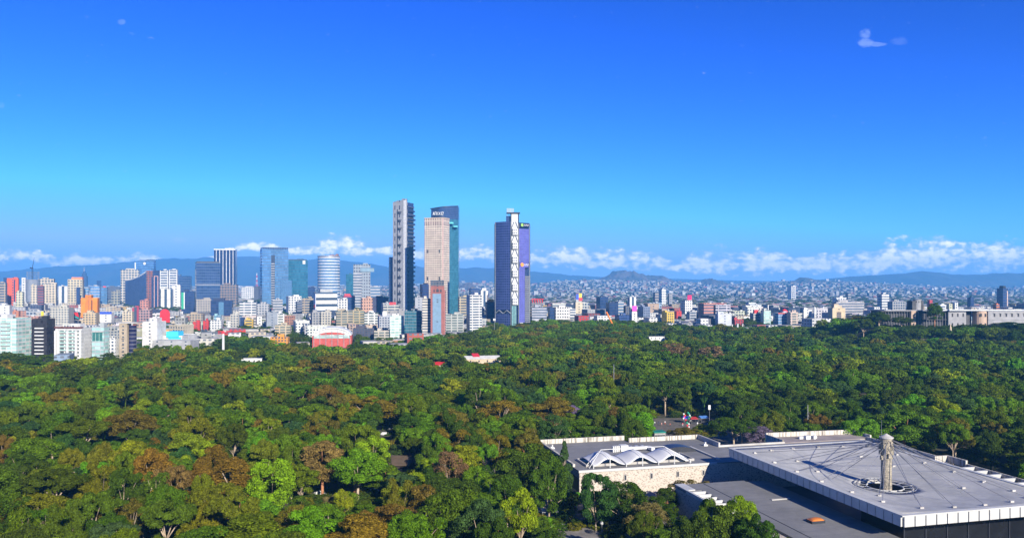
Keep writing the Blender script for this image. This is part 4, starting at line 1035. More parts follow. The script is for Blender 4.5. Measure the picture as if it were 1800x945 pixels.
bb = tag(empty('billboard', r.location + Vector((0, 0, h)), r.rotation_euler.z), 'rooftop billboard in blue, yellow and red on the plain cream square block', 'billboard')
part(bb, 'panel', M_BLUE, [(-w * .4, 0, -d * .4, -d * .36, 6, 17)]); part(bb, 'panel', M_YELLOW, [(.02, w * .4, -d * .4, -d * .36, 10, 19)]); part(bb, 'panel', M_RED, [(.02, w * .5, -d * .4, -d * .36, 3, 9.9)]); part(bb, 'frame', M_STEEL, [(-w * .38, w * .4, -d * .34, -d * .3, .1, 16)])
r, w, d, h = B('off-white office slab at the grey'); part(r, 'roof_box', M_RED, [(-w * .1, w * .3, -d * .3, 0, h + .56, h + 5)])

# ---- orange stepped tower
for i, (x0, x1, yt) in enumerate([(142, 161, 523), (152, 165, 519), (163, 175, 524)]):
    if i == 0:
        r, w, d, h = block('apartment_building', 'bright orange tower in three stepped slabs on the left', 142, 175, 524, 572, 'blank', (0.95, .30, .02, 1), 14, .55, hut=0, land='the bright orange tower')
        part(r, 'upper_slab', ST['blank'], [(-w * .22, w * .14, -d * .62, d * .3, 0, h + 6)], (0.85, .25, .02, 1))
        part(r, 'dark_slot', M_DARK, [(w * .145, w * .20, -d / 2 - .3, -d / 2 - .01, 4, h - 3)])

# ---- blue building with a curved sloping roof
def slope_tower():
    Yn = depth_of(541); cx, cy, w, d = solve(220, 262, Yn, R(14), .5)
    r = tag(empty('office_building', (cx, cy, 0), R(14)), 'dark blue glass building whose roof sweeps up towards the red-brown tower', 'building')
    z = lambda y: CH + (500 - y) / F * Yn
    n = 12; b = MB()
    pts = []
    for i in range(n + 1):
        a = i / n; yy = 493 - 17 * a ** 1.7
        pts.append((-w / 2 + w * a, z(yy)))
    for (y_, s) in ((-d / 2, 1), (d / 2, -1)):
        for (a, c) in zip(pts, pts[1:]):
            q = [(a[0], y_, 0), (c[0], y_, 0), (c[0], y_, c[1]), (a[0], y_, a[1])]
            b.face(q if s > 0 else q[::-1])
    for (a, c) in zip(pts, pts[1:]): b.face([(a[0], -d / 2, a[1]), (c[0], -d / 2, c[1]), (c[0], d / 2, c[1]), (a[0], d / 2, a[1])])
    b.face([(-w / 2, d / 2, 0), (-w / 2, -d / 2, 0), (-w / 2, -d / 2, pts[0][1]), (-w / 2, d / 2, pts[0][1])]); b.face([(w / 2, -d / 2, 0), (w / 2, d / 2, 0), (w / 2, d / 2, pts[-1][1]), (w / 2, -d / 2, pts[-1][1])])
    b.build('wall', ST['navy'], r, color=NAVY)
    b = MB()
    for (a, c) in zip(pts, pts[1:]): b.prism([(a[0], -d / 2 - .5), (c[0], -d / 2 - .5), (c[0], d / 2 + .5), (a[0], d / 2 + .5)], min(a[1], c[1]) + .05, 0, zt=[a[1] + 1.6, c[1] + 1.6, c[1] + 1.6, a[1] + 1.6])
    b.build('roof', M_STEEL, r)
    PLACED.append((cx, cy, w * .6)); LAND.append((238, 'the sloping-roofed blue building'))
slope_tower()
r, w, d, h = block('office_building', 'red-brown stone tower with dark glass face and slim pale ribs', 257, 281, 476, 546, 'punch', (0.30, .10, .08, 1), 20, .8, hut=0, land='the red-brown tower')
part(r, 'glass_front', ST['navy'], [(-w * .1, w * .52, -d / 2 - .8, -d / 2 - .02, 0, h - 16), (w * .02, w * .52, -d / 2 - .8, d * .3, h - 15.9, h + 2)], (.02, .02, .05, 1))
part(r, 'rib', plain('pinkish_stone_rib', (.55, .30, .24), .6), [(w * .12 - .8, w * .12 + .8, -d / 2 - 1.4, -d / 2 - .82, 0, h - 14)]); part(r, 'rib', plain('pinkish_stone_rib', (.55, .30, .24), .6), [(w * .40 - .8, w * .40 + .8, -d / 2 - 1.4, -d / 2 - .82, 0, h - 14)])
part(r, 'lintel', plain('pinkish_stone_rib', (.55, .30, .24), .6), [(w * .12 + .82, w * .40 - .82, -d / 2 - 1.4, -d / 2 - .82, h - 15.5, h - 14)])

# ---- old spire tower far away
def spire_tower():
    Yn = depth_of(522); k = Yn / F; z = lambda y: CH + (500 - y) * k; x = (148 - 900) * k
    r = tag(empty('spire_tower', (x, Yn, 0), R(15)), 'far blue stepped skyscraper with a pointed spire left of the dark blue glass towers', 'tower')
    part(r, 'lower_block', ST['navy'], [(-4.8 * k, 4.8 * k, -4.8 * k, 4.8 * k, 0, z(485))], BLUEG); part(r, 'upper_block', ST['navy'], [(-3.2 * k, 3.2 * k, -3.2 * k, 3.2 * k, z(485) + .01, z(480))], BLUEG)
    part(r, 'top_block', ST['navy'], [(-1.9 * k, 1.9 * k, -1.9 * k, 1.9 * k, z(480) + .01, z(476.5))], BLUEG)
    b = MB(); b.tube((0, 0, z(476.5)), (0, 0, z(469)), 1.0 * k, .25 * k, n=6); b.build('spire', M_STEEL, r)
    PLACED.append((x, Yn, 40)); LAND.append((148, 'the far spire'))
spire_tower()
# ---- red and white radio mast
def mast():
    Yn = depth_of(530); k = Yn / F; z = lambda y: CH + (500 - y) * k
    r = tag(empty('radio_mast', ((451.5 - 900) * k, Yn, 0)), 'thin red and white lattice radio mast left of the notched blue glass tower', 'mast')
    for i in range(6):
        b = MB(); z0_, z1_ = z(503) + (z(480) - z(503)) * i / 6, z(503) + (z(480) - z(503)) * (i + 1) / 6; q = 1.4 * k * (1 - i / 7.5)
        for (sx, sy) in ((-1, -1), (1, -1), (1, 1), (-1, 1)):
            b.tube((sx * q, sy * q, z0_), (sx * q * .85, sy * q * .85, z1_), .35, n=4); b.tube((sx * q, sy * q, z0_), (sy * q * .85, -sx * q * .85, z1_), .2, n=4)
        b.build('lattice_section', M_RED if i % 2 == 0 else M_WHITE, r)
    part(r, 'base_building', ST['punch'], [(-4 * k, 4 * k, -4 * k, 4 * k, 0, z(503))], DGREY)
mast()
# ---- round grey building under construction with tower crane
def crane_site():
    Yn = depth_of(540); k = Yn / F; z = lambda y: CH + (500 - y) * k; x = (58 - 900) * k
    r = tag(empty('construction_tower', (x, Yn, 0)), 'grey round unfinished tower with scaffolding on top at the far left', 'building')
    b = MB(); b.cyl(0, 0, 10.5 * k, 0, z(491), 28); b.build('wall', ST['ribbon'], r, color=LGREY)
    b = MB()
    for i in range(9):
        a = 2 * math.pi * i / 9; b.tube((9.5 * k * math.cos(a), 9.5 * k * math.sin(a), z(491)), (9.5 * k * math.cos(a), 9.5 * k * math.sin(a), z(477)), .5, n=4)
    for zz in (487, 483, 479):
        for i in range(9):
            a = 2 * math.pi * i / 9; a2 = 2 * math.pi * (i + 1) / 9; b.tube((9.5 * k * math.cos(a), 9.5 * k * math.sin(a), z(zz)), (9.5 * k * math.cos(a2), 9.5 * k * math.sin(a2), z(zz)), .4, n=4)
    b.build('scaffolding', M_STEEL, r); PLACED.append((x, Yn, 24)); LAND.append((58, 'the tall crane'))
    c = tag(empty('tower_crane', (x, Yn - 3, z(491))), 'dark tower crane with raised jib on the grey round unfinished tower', 'crane')
    hh = z(472) - z(491)
    b = MB(); q = 1.5
    for (sx, sy) in ((-1, -1), (1, -1), (1, 1), (-1, 1)): b.tube((sx * q, sy * q, 0), (sx * q, sy * q, hh), .35, n=4)
    for i in range(10): b.tube((-q, -q, hh * i / 10), (q, -q, hh * (i + 1) / 10), .25, n=4)
    b.build('mast', M_DARK, c)
    b = MB(); b.box(-3.5, 2, -1.5, 1.5, hh, hh + 3.5); b.build('cab', M_DARK, c)
    b = MB(); jx, jz = 3.2 * k, hh + 19 * k
    b.tube((0, -.8, hh + 3), (jx, 0, jz), .45, n=4); b.tube((0, .8, hh + 3), (jx, 0, jz), .45, n=4); b.tube((-.5, 0, hh + 5), (jx, 0, jz), .4, n=4)
    for i in range(8):
        f0, f1 = i / 8, (i + 1) / 8; b.tube((jx * f0, -.8, hh + 3 + (jz - hh - 3) * f0), (jx * f1, .8, hh + 3 + (jz - hh - 3) * f1), .2, n=4)
    b.build('jib', M_DARK, c)
    b = MB(); b.tube((0, 0, hh + 3), (-4 * k, 0, hh + 4), .6, n=4); b.box(-4.4 * k, -3 * k, -1.2, 1.2, hh + .5, hh + 4); b.build('counterweight', M_DARK, c)
crane_site()

# ---- round glass tower
def round_tower():
    Yn = depth_of(546); k = Yn / F; z = lambda y: CH + (500 - y) * k; x = (573.5 - 900) * k
    r = tag(empty('office_building', (x, Yn + 19.5 * k, 0)), 'round pale banded glass tower with machinery on its sloped top', 'building')
    m = facade('round_tower_bands', 600, 8.2, 1.0, .58, glass=(0.10, .20, .30, 1), metal=.5, rough=.15)
    b = MB(); b.cyl(0, 0, 19.5 * k, 0, z(452), 48); b.build('wall', m, r, color=(.72, .75, .80, 1), smooth=False)
    b = MB(); b.cyl(0, 0, 19.6 * k, z(452) + .02, z(449), 48); b.build('crown', M_STEEL, r)
    b = MB(); rr = random.Random(4)
    for i in range(7): xx = (4 + i * 2) * k; b.box(xx - 1.5 * k, xx + .8 * k, -6 * k, 4 * k, z(449), z(449) + rr.uniform(1.0, 3.8) * k)
    b.build('roof_machinery', plain('rusty_machinery', (.28, .15, .10), .8), r); PLACED.append((x, Yn + 19 * k, 25)); LAND.append((573, 'the round glass tower'))
round_tower()
r, w, d, h = block('office_building', 'white banded block with a red sign on its blue-shaded flank', 552, 593, 514, 565, 'bands', WHITE, 24, .5, hut=0, land='the white banded block')
part(r, 'roof_storey', ST['ribbon'], [(-w * .28, w * .3, -d * .3, d * .4, h + .56, h + 7)], WHITE)
part(r, 'side_panel', plain('shade_blue_panel', (.45, .48, .58), .6), [(-w / 2 - 1.2, -w / 2 - .02, -d * .5, d * .5, h * .1, h - 2)])  # the flank's blue shade is put into this panel's colour
b = MB(); b.cyl(0, 0, 5.5, 0, .5, 18); e_ = b.build('side_sign', M_RED, r); e_.rotation_euler = (0, R(-90), 0); e_.location = (-w / 2 - 1.25, 0, h * .52); e_.scale = (.8, 1.5, 1)
# ---- arched red and white hall
def arched_hall():
    Yn = depth_of(612); cx, cy, w, d = solve(549, 620, Yn, R(8), .55); k = Yn / F; z = lambda y: CH + (500 - y) * k
    r = tag(empty('sports_hall', (cx, cy, 0), R(8)), 'red-fronted sports hall with a white barrel roof at the tree line', 'hall')
    zs, zc = z(588), z(575.5); n = 16
    arc = [(-w / 2 + w * i / n, zs + (zc - zs) * (1 - (2 * i / n - 1) ** 2) ** .62 if 0 < i < n else zs) for i in range(n + 1)]
    b = MB(); b.face([(-w / 2, -d / 2, 0), (w / 2, -d / 2, 0)] + [(x, -d / 2, zz - 1.2) for x, zz in reversed(arc)]); b.box(-w / 2, w / 2, -d / 2 + .05, d / 2, 0, zs - 1.5); b.build('wall', plain('brick_red_cladding', (.42, .075, .06), .7), r)
    b = MB()
    for (a, c) in zip(arc, arc[1:]): b.prism([(a[0], -d / 2 - 1.6), (c[0], -d / 2 - 1.6), (c[0], d / 2), (a[0], d / 2)], min(a[1], c[1]) - .9, 0, zt=[a[1], c[1], c[1], a[1]])
    b.build('roof', M_WHITE, r)
    b = MB()
    inner = [(x * .84, -1) for x, _ in arc]
    for i in range(n):
        a, c = arc[i], arc[i + 1]; b.face([(a[0], -d / 2 - .3, a[1] - .9), (c[0], -d / 2 - .3, c[1] - .9), (c[0] * .84, -d / 2 - .3, zs - 2.2 + (c[1] - zs) * .62), (a[0] * .84, -d / 2 - .3, zs - 2.2 + (a[1] - zs) * .62)])
    b.build('gable_band', M_WHITE, r)
    part(r, 'window', ST['paleg'], [(-w * .46, w * .46, -d / 2 - .25, -d / 2 - .02, z(594.5), z(588.5))], LGREY)
    for i in range(7):
        x_ = -w * .46 + w * .92 * i / 6; part(r, 'fin', M_STEEL, [(x_ - .25, x_ + .25, -d / 2 - .9, -d / 2 - .32, 0, zs + (zc - zs) * (1 - (2 * x_ / w) ** 2) ** .62 - 2)])
    PLACED.append((cx, cy, w * .6)); LAND.append((585, 'the red arched hall'))
arched_hall()

# ---- grey concrete skyscraper
def concrete_scraper():
    Yn = depth_of(562); th = R(-22); cx, cy, w, d = solve(690.5, 727, Yn, th, .98); k = Yn / F; H_ = CH + (500 - 350) * k
    r = tag(empty('skyscraper', (cx, cy, 0), th), 'tallest skyscraper, a bare grey concrete slab with a dark ragged glass side', 'skyscraper')
    b = MB(); b.prism([(-w / 2, -d / 2), (w / 2, -d / 2), (w / 2, -d / 2 + d * .16), (-w / 2, -d / 2 + d * .16)], 0, 0, zt=[H_ - 5, H_ + 1, H_ + 1, H_ - 5]); b.build('concrete_wall', facade('slab_openings', 11, 16, .2, .55, glass=(.02, .02, .03, 1), side=1), r, color=(.36, .37, .40, 1))
    b = MB(); b.box(w / 2 - .01 - w * .12, w / 2 - .01, -d / 2 + d * .16 + .02, d / 2, 0, H_ - 6)
    b.box(-w / 2 + .01, w / 2 - w * .12 - .02, -d / 2 + d * .16 + .02, d * .46, 0, H_ - 8); b.build('glass_body', ST['navy'], r, color=(.05, .07, .12, 1))
    rr = random.Random(3)
    b = MB()
    for i in range(26):   # ragged projecting floors on the glass side
        z0_ = H_ - 12 - i * (H_ - 16) / 26; o = 1.5 + 3.0 * abs(math.sin(i * .55)) + rr.uniform(0, 1)
        b.box(w / 2 + .02, w / 2 + o, -d * .30, d * .48, z0_ - 4.2, z0_ - 1.0)
    b.build('projecting_floors', ST['navy'], r, color=(.03, .04, .09, 1))
    b = MB()
    for i in range(12): b.box(w / 2 + .02, w / 2 + 3.6, -d * .3, d * .46, H_ - 16 - i * 7.5, H_ - 15.3 - i * 7.5)
    b.build('floor_slab', M_STEEL, r)
    b = MB(); b.box(w * .30, w * .5 + .5, -d / 2 - .7, -d / 2 - .02, 0, H_ - 2); b.build('corner_pier', plain('pale_concrete', (.50, .50, .50), .8), r)
    # deep vertical slot with notches
    b = MB()
    b.box(-w * .19, -w * .13, -d / 2 - .25, -d / 2 - .02, 4, H_ - 20)
    for i in range(13):
        z0_ = H_ - 24 - i * (H_ - 24) / 13.4
        for (xa, xb) in ((-w * .12, w * .02), (w * .04, w * .09)):
            b.box(xa, xb, -d / 2 - .3, -d / 2 - .03, z0_ - 6.5, z0_ - 1.0)
        b.box(w * .12, w * .15, -d / 2 - .3, -d / 2 - .03, z0_ - 3, z0_ - 1.0)
    b.build('slot_opening', M_DARK, r)
    b = MB(); b.box(-w * .3, -w * .2, -d * .35, -d * .1, H_ - 5, H_ - 1.5); b.box(w * .1, w * .2, -d * .35, -d * .1, H_ - 3, H_ + 2.2); b.build('roof_plant', M_STEEL, r)
    PLACED.append((cx, cy, w * .9)); LAND.append((708, 'the grey concrete skyscraper'))
    r, w2, d2, h2 = block('office_building', 'dark slate glass slab pressed against the left side of the grey concrete skyscraper', 683.5, 694, 452, 561, 'navy', (.06, .10, .16, 1), -15, 1.6, hut=0)
concrete_scraper()

# ---- beige tower and the curved glass tower behind
def beige_towers():
    Yn = depth_of(567); th = R(-20); cx, cy, w, d = solve(746, 790, Yn, th, .75); k = Yn / F; H_ = CH + (500 - 383) * k
    r = tag(empty('skyscraper', (cx, cy, 0), th), 'beige stone skyscraper covered in rows of small square windows', 'skyscraper')
    m = facade('beige_small_windows', 3.75, 4.3, .52, .50, glass=(.07, .035, .03, 1), vary=.3)
    part(r, 'wall', m, [(-w / 2, w / 2, -d / 2, d / 2, 0, H_ - 13)], (.86, .73, .58, 1))
    part(r, 'top_storey', facade('tall_top_slots', 3.75, 13, .42, .86, glass=(.12, .06, .05, 1), vary=.2), [(-w / 2, w / 2, -d / 2, d / 2, H_ - 12.99, H_)], (.82, .69, .55, 1))
    part(r, 'roof_cornice', M_TAN, [(-w / 2 - .4, w / 2 + .4, -d / 2 - .4, d / 2 + .4, H_ + .01, H_ + 1.4)])
    part(r, 'corner_pilaster', plain('rosy_stone', (.66, .44, .36), .7), [(w / 2 - 1.2, w / 2 + .35, -d / 2 - .35, -d / 2 + 1.0, 0, H_ - .5)])
    for zz in (H_ * .70, H_ * .44):
        for xx in (-w * .33, w * .30): part(r, 'refuge_opening', M_DARK, [(xx - 1.5, xx + 1.5, -d / 2 - .2, -d / 2 - .02, zz - 7, zz)])
    PLACED.append((cx, cy, w * .7)); LAND.append((768, 'the tall beige tower'))
    # curved glass tower
    Yb = depth_of(560); kb = Yb / F; Hb = CH + (500 - 364) * kb
    x0 = (757 - 900) * kb; x1 = (805 - 900) * kb; wv = x1 - x0
    g = tag(empty('skyscraper', ((x0 + x1) / 2, Yb, 0)), 'curved teal glass skyscraper with white letters behind the beige one', 'skyscraper')
    n = 20; poly = []
    for i in range(n + 1):
        a = i / n; poly.append((-wv / 2 + wv * a, 10 - 16 * math.sin(math.pi * a) * .9 + 4 * a))
    poly += [(wv / 2, 46), (-wv / 2, 46)]
    mt = ST['teal']
    b = MB(); b.prism(poly, 0, Hb - 26); b.build('wall', mt, g, color=(.05, .16, .20, 1))
    ps = [(x, y) for x, y in poly]
    b = MB(); b.prism(ps, Hb - 25.98, 0, zt=[Hb - 3 + 6 * (x / wv + .5) for x, y in ps]); b.build('crown', ST['navy'], g, color=(.06, .10, .20, 1))
    b = MB(); b.prism([(x * 1.0 - (2.2 if i == 0 else 0), y - .9) for i, (x, y) in enumerate(poly[:n + 1])] + [(x, y) for x, y in reversed(poly[:n + 1])], Hb + 2, 0, zt=[Hb - 2.8 + 6 * (x / wv + .5) + 1.2 for x, y in poly[:n + 1]] + [Hb - 2.8 + 6 * (x / wv + .5) + 1.2 for x, y in reversed(poly[:n + 1])])
    b.v = [(v_[0], v_[1], v_[2] if i >= 2 * (n + 1) else Hb - 3 + 6 * (v_[0] / wv + .5)) for i, v_ in enumerate(b.v)]
    b.build('roof_rim', M_DARK, g)
    # white lettering
    Lx = {'i': [[(0, 0), (0, 5)]], 'n': [[(0, 0), (0, 5)], [(0, 5), (2.4, 5)], [(2.4, 5), (2.4, 0)]], 'x': [[(0, 0), (3.2, 5)], [(0, 5), (3.2, 0)]],
          'e': [[(0, 2.6), (3, 2.6)], [(3, 2.6), (3, 5)], [(3, 5), (0, 5)], [(0, 5), (0, 0)], [(0, 0), (3, 0)]], 'a': [[(0, 0), (1, 5)], [(1, 5), (2, 0)]], 'm': [[(0, 0), (0, 5)], [(0, 5), (1.6, 5)], [(1.6, 5), (1.6, 0)], [(1.6, 5), (3.2, 5)], [(3.2, 5), (3.2, 0)]]}
    lz = CH + (500 - 378.5) * kb; xx = (761.5 - 781) * kb
    for ch, adv in (('a', 3.2), ('n', 4.0), ('i', 2.0), ('x', 5.0), ('e', 4)):
        b = MB()
        for st_ in Lx[ch]: b.tube((xx + st_[0][0] * 1.3, -7.2, lz + st_[0][1] * 1.3), (xx + st_[1][0] * 1.3, -7.2, lz + st_[1][1] * 1.3), .62, n=4)
        b.build('letter', M_WHITE, g); xx += adv * 1.30
    part(g, 'terrace', plain('turquoise_terrace', (.12, .50, .52), .4), [(wv * .12, wv * .34, -8, -2, Hb - 36, Hb - 32.5)]); part(g, 'terrace', plain('turquoise_terrace', (.12, .50, .52), .4), [(wv * .34, wv * .49, -4, 6, Hb - 43, Hb - 40)])
    PLACED.append((x0 + wv / 2, Yb + 20, 30))
beige_towers()

# ---- brick-framed blue tower
r, w, d, h = block('office_building', 'narrow tower with a flat grey-blue front in a dusty red brick frame', 757, 781, 503, 605, 'blank', (.38, .13, .11, 1), 6, .8, hut=0, land='the brick-framed blue tower')
part(r, 'glass_front', plain('grey_blue_front', (.15, .24, .33), .4, mottle=.1), [(-w * .36, w * .27, -d / 2 - .3, -d / 2 - .02, h * .12, h - 9)])
for zz in (.38, .72, .76):
    part(r, 'window', M_DARK, [(-w * .06, -w * .02, -d / 2 - .4, -d / 2 - .32, h * zz, h * zz + 1.6), (w * .01, w * .05, -d / 2 - .4, -d / 2 - .32, h * zz, h * zz + 1.6)])
part(r, 'top_opening', M_DARK, [(-w * .3, -w * .2, -d / 2 - .2, -d / 2 - .02, h - 7, h - 4), (-w * .1, w * .1, -d / 2 - .2, -d / 2 - .02, h - 7, h - 4), (w * .18, w * .3, -d / 2 - .2, -d / 2 - .02, h - 7, h - 4)])
part(r, 'roof_storey', ST['grid'], [(-w * .5, w * .48, -d * .2, d * .5, h + .56, h + 7.5)], DGREY)
part(r, 'side_wall', ST['punch'], [(w * .5 + .02, w * .5 + 2, -d * .3, d * .5, 0, h * .93)], (.45, .2, .18, 1))

# ---- purple lattice skyscraper
def lattice_scraper():
    Yn = depth_of(577); k = Yn / F; z = lambda y: CH + (500 - y) * k
    xL, xA, xB, xR = [(q - 900) * k for q in (870.5, 898, 911.8, 931)]
    cx = (xA + xB) / 2
    r = tag(empty('skyscraper', (cx, Yn, 0)), 'purple-blue skyscraper with a white cross-braced strip down its corner', 'skyscraper')
    A = (xA - cx, 0); Bp = (xB - cx, 1.0); L = (xL - cx, 34 * .5); Rr = (xR - cx, 28 * .5)
    L = (L[0] * (1 + 17 / Yn), 17.0); Rr = (Rr[0], 14.0)
    Hh = z(389)
    back = [(Rr[0] + 2, 40), (L[0] - 2, 42)]
    def wallseg(p, q, z0_, z1_, name, mat, color, n=1, bulge=0.0):
        """own local frame so the storey pattern follows the wall"""
        p = Vector((p[0], p[1])); q = Vector((q[0], q[1])); dd = q - p; Ln = dd.length; ang = math.atan2(dd.y, dd.x)
        e = bpy.data.objects.new(name, None)
        b = MB(); nn = 10
        prof = [(Ln * i / nn, -bulge * math.sin(math.pi * i / nn)) for i in range(nn + 1)]
        b.prism(prof + [(Ln, 3), (0, 3)], z0_, z1_)
        o = b.build(name, mat, r, loc=(p.x, p.y, 0), color=color, rz=ang)
        bpy.data.objects.remove(e)
        return o, Ln
    part_core = MB(); part_core.prism([(L[0] + 2, L[1] + 3.2), (A[0] + .5, A[1] + 3.6), (Bp[0] - .5, Bp[1] + 3.6), (Rr[0] - 1.5, Rr[1] + 3.2)] + back, 0, Hh - 1.5)
    part_core.build('core', ST['navy'], r, color=(.05, .06, .15, 1))
    wallseg(L, A, z(545), Hh, 'lattice_wall', ST['scales'], (.065, .085, .27, 1), bulge=1.2)
    wallseg(L, A, 0, z(551), 'lattice_wall', ST['scales'], (.065, .085, .25, 1), bulge=1.2)
    wallseg(Bp, Rr, z(470) + .02, Hh - 12, 'violet_wall', facade('violet_scales', 4.2, 4.2, .3, .3, glass=(.05, .05, .30, 1), metal=.2), (.13, .14, .50, 1), bulge=.8)
    wallseg(Bp, ((Bp[0] + Rr[0] * 1.1) / 2, (Bp[1] + Rr[1] * 1.1) / 2), 0, z(470), 'violet_wall', facade('violet_scales', 4.2, 4.2, .3, .3, glass=(.05, .05, .30, 1), metal=.2), (.13, .14, .50, 1))
    wallseg(((Bp[0] + Rr[0] * 1.12) / 2, (Bp[1] + Rr[1] * 1.12) / 2 - .6), (Rr[0] + .8, Rr[1]), 0, z(484), 'grey_wall', ST['ribbon'], (.26, .25, .28, 1))
    # signs high on the violet wall
    for (ya, yb_, c2) in ((391, 399, plain('lime_sign_patch', (.30, .55, .10), .5)), (460, 470, plain('orange_sign_patch', (.85, .30, .04), .5))):
        o, Ln = wallseg(Bp, Rr, z(yb_), z(ya), 'sign_panel', plain('dark_sign_glass', (.015, .02, .06), .3), None)
        o.location.y -= .25
        zz0, zz1 = z(yb_), z(ya)
        hgt = zz1 - zz0
        b = MB(); b.cyl(0, 0, hgt * .34, 0, .3, 14); e_ = b.build('emblem', c2, o); e_.rotation_euler = (R(90), 0, 0); e_.location = (Ln * .30, -.4, (zz0 + zz1) / 2)
        for j in range(3):
            b = MB(); x_ = Ln * (.48 + .15 * j); b.tube((x_, -.5, zz0 + hgt * .3), (x_ + 1.8, -.5, zz0 + hgt * .7), .4, n=4); b.tube((x_ + 1.8, -.5, zz0 + hgt * .7), (x_ + 2.6, -.5, zz0 + hgt * .35), .4, n=4); b.build('letter', M_WHITE, o)
    # edge mullions
    for (p, hh) in ((L, Hh), (A, Hh), (Bp, Hh - 3), (Rr, Hh - 3), ((Rr[0] + .5, Rr[1] + .6), z(484))):
        b = MB(); b.tube((p[0], p[1] - .5, 0), (p[0], p[1] - .5, hh), .55, n=4); b.build('corner_fin', plain('grey_green_metal', (.22, .23, .22), .5), r)
    # belt truss low on the left wall
    b = MB(); o = Vector((L[0], L[1])); q = Vector((A[0], A[1])); nz = 4
    for i in range(4):
        p0 = o + (q - o) * (i / 4); p1 = o + (q - o) * ((i + 1) / 4); z0_, z1_ = (z(551), z(545.2)) if i % 2 == 0 else (z(545.2), z(551))
        b.tube((p0.x, p0.y - 1, z0_), (p1.x, p1.y - 1, z1_), .9, n=4)
    b.build('belt_truss', M_STEEL, r)
    b = MB(); b.box(0, .1, 0, .1, 0, .1)
    # white braced strip
    wS = xB - xA
    part(r, 'white_strip', M_WHITE, [(A[0] + 1.1, Bp[0] - 1.1, .2, 3.5, z(536), z(376))])
    lev = z(536); step = (z(389) - z(536)) / 6.0
    for i in range(6):
        z0_ = lev + step * i
        # frame box and chevron per module
        b = MB(); b.box(A[0] + 3.0, Bp[0] - 2.2, -.5, .18, z0_ + step * .05, z0_ + step * .48)
        bo = b.build('sky_lobby', facade('lobby_windows', 3.0, 4.6, .55, .45, glass=(.10, .11, .14, 1)), r, color=WHITE)
        b = MB(); b.box(A[0] + 1.6, A[0] + 2.98, -.9, .15, z0_, z0_ + step * .48); b.box(A[0] + 1.6, Bp[0] - 1.4, -.9, -.52, z0_ - .8, z0_ + .5); b.build('dark_frame', M_DARK, r)
        b = MB(); b.tube((A[0] + 1.4, -.6, z0_ + step * .52), (-1.2, -.6, z0_ + step * .97), .7, n=4); b.tube((Bp[0] - 1.4, -.6, z0_ + step * .52), (1.6, -.6, z0_ + step * .97), .7, n=4); b.build('cross_brace', M_STEEL, r)
    part(r, 'lower_glass', plain('aqua_glass', (.22, .42, .42), .15, metal=.2), [(A[0] + 1.4, Bp[0] - 3.4, -.3, 3.4, 0, z(536.3))])
    for j in range(4): part(r, 'lower_mullion', M_DARK, [(A[0] + 1.4 + j * (wS - 5) / 3 - .3, A[0] + 1.4 + j * (wS - 5) / 3 + .3, -.8, -.32, 0, z(536.3))])
    # crown
    part(r, 'top_frame', M_DARK, [(A[0] - .2, A[0] + 1.2, -.4, 5, Hh, z(375)), (Bp[0] - 1.3, Bp[0] + .3, -.4, 5, Hh - 3, z(375))])
    part(r, 'top_slab', M_DARK, [(A[0] - 7.5, Bp[0] + 2.2, -2.5, 12, z(374.9), z(373.3))])
    part(r, 'stair_core', ST['navy'], [(A[0] - 8, A[0] - .3, 5, 12, Hh - 2, z(379))], (.06, .09, .28, 1))
    b = MB(); q = 5.5
    for (xx, yy) in ((-q, 0), (q, 0), (q, 8), (-q, 8), (0, 0)): b.tube((A[0] - 1 + xx, 2 + yy, z(379)), (A[0] - 1 + xx, 2 + yy, z(366.5)), .3, n=4)
    for i in range(5): b.box(A[0] - 1 - q, A[0] - 1 + q, 2, 2.3, z(372.5) + i * 1.4, z(372.5) + i * 1.4 + .5)
    b.build('roof_lattice', plain('pale_lattice', (.55, .52, .50), .6), r)
    part(r, 'entrance_canopy', M_WHITE, [(Bp[0] + 2, Bp[0] + 13, -8, 2, 9, 10)])
    PLACED.append((cx, Yn + 20, 42)); LAND.append((900, 'the purple skyscraper'))
lattice_scraper()

# ---- white sail-roofed building, white posts, orange boom
def sail_house():
    Yn = depth_of(570); k = Yn / F; z = lambda y: CH + (500 - y) * k; x = (1440 - 900) * k
    r = tag(empty('theatre', (x, Yn, 0), R(10)), 'white building with two pointed sail-shaped roof walls left of the cream tower pair', 'theatre')
    part(r, 'wall', ST['punch'], [(-9 * k, 9 * k, 0, 12 * k, 0, z(551))], WHITE)
    for s in (-1, 1):
        b = MB(); b.prism([(s * 9 * k, 0), (s * .5 * k, 0), (s * .5 * k, 2), (s * 9 * k, 2)][::s], z(551), 0, zt=([z(538), z(549), z(549), z(538)] if s > 0 else [z(538), z(549), z(549), z(538)][::-1])); b.build('sail_wall', M_WHITE, r)
    PLACED.append((x, Yn, 14)); LAND.append((1440, 'the white sail-roofed building'))
sail_house()
for i, (px, yt, lab) in enumerate([(1276, 572, 'short white chimney post at the left end of the post row'), (1287, 571, 'white post second from the left of the post row'), (1296.5, 570, 'thickest and lowest-reaching white post of the row before the red brick block'),
                              (1301, 574, 'thin white post just right of the thickest one'), (1305.5, 570, 'white post at the right end of the post row')]):
    Yn = depth_of(590 + (6 if i == 2 else 0)); k = Yn / F; zt = CH + (500 - yt) * k
    t_ = tag(empty('chimney_post', ((px - 900) * k, Yn, 0)), lab, 'post', 'white posts at the forest edge')
    b = MB(); b.cyl(0, 0, 1.15 if i == 2 else .8, 0, zt, 10); b.build('shaft', M_WHITE, t_); b = MB(); b.cyl(0, 0, 1.4 if i == 2 else 1.0, zt, zt + 1.2, 10); b.build('cap', M_CONC, t_)
    PLACED.append((t_.location.x, Yn, 3))
Yn = 1150; k = Yn / F
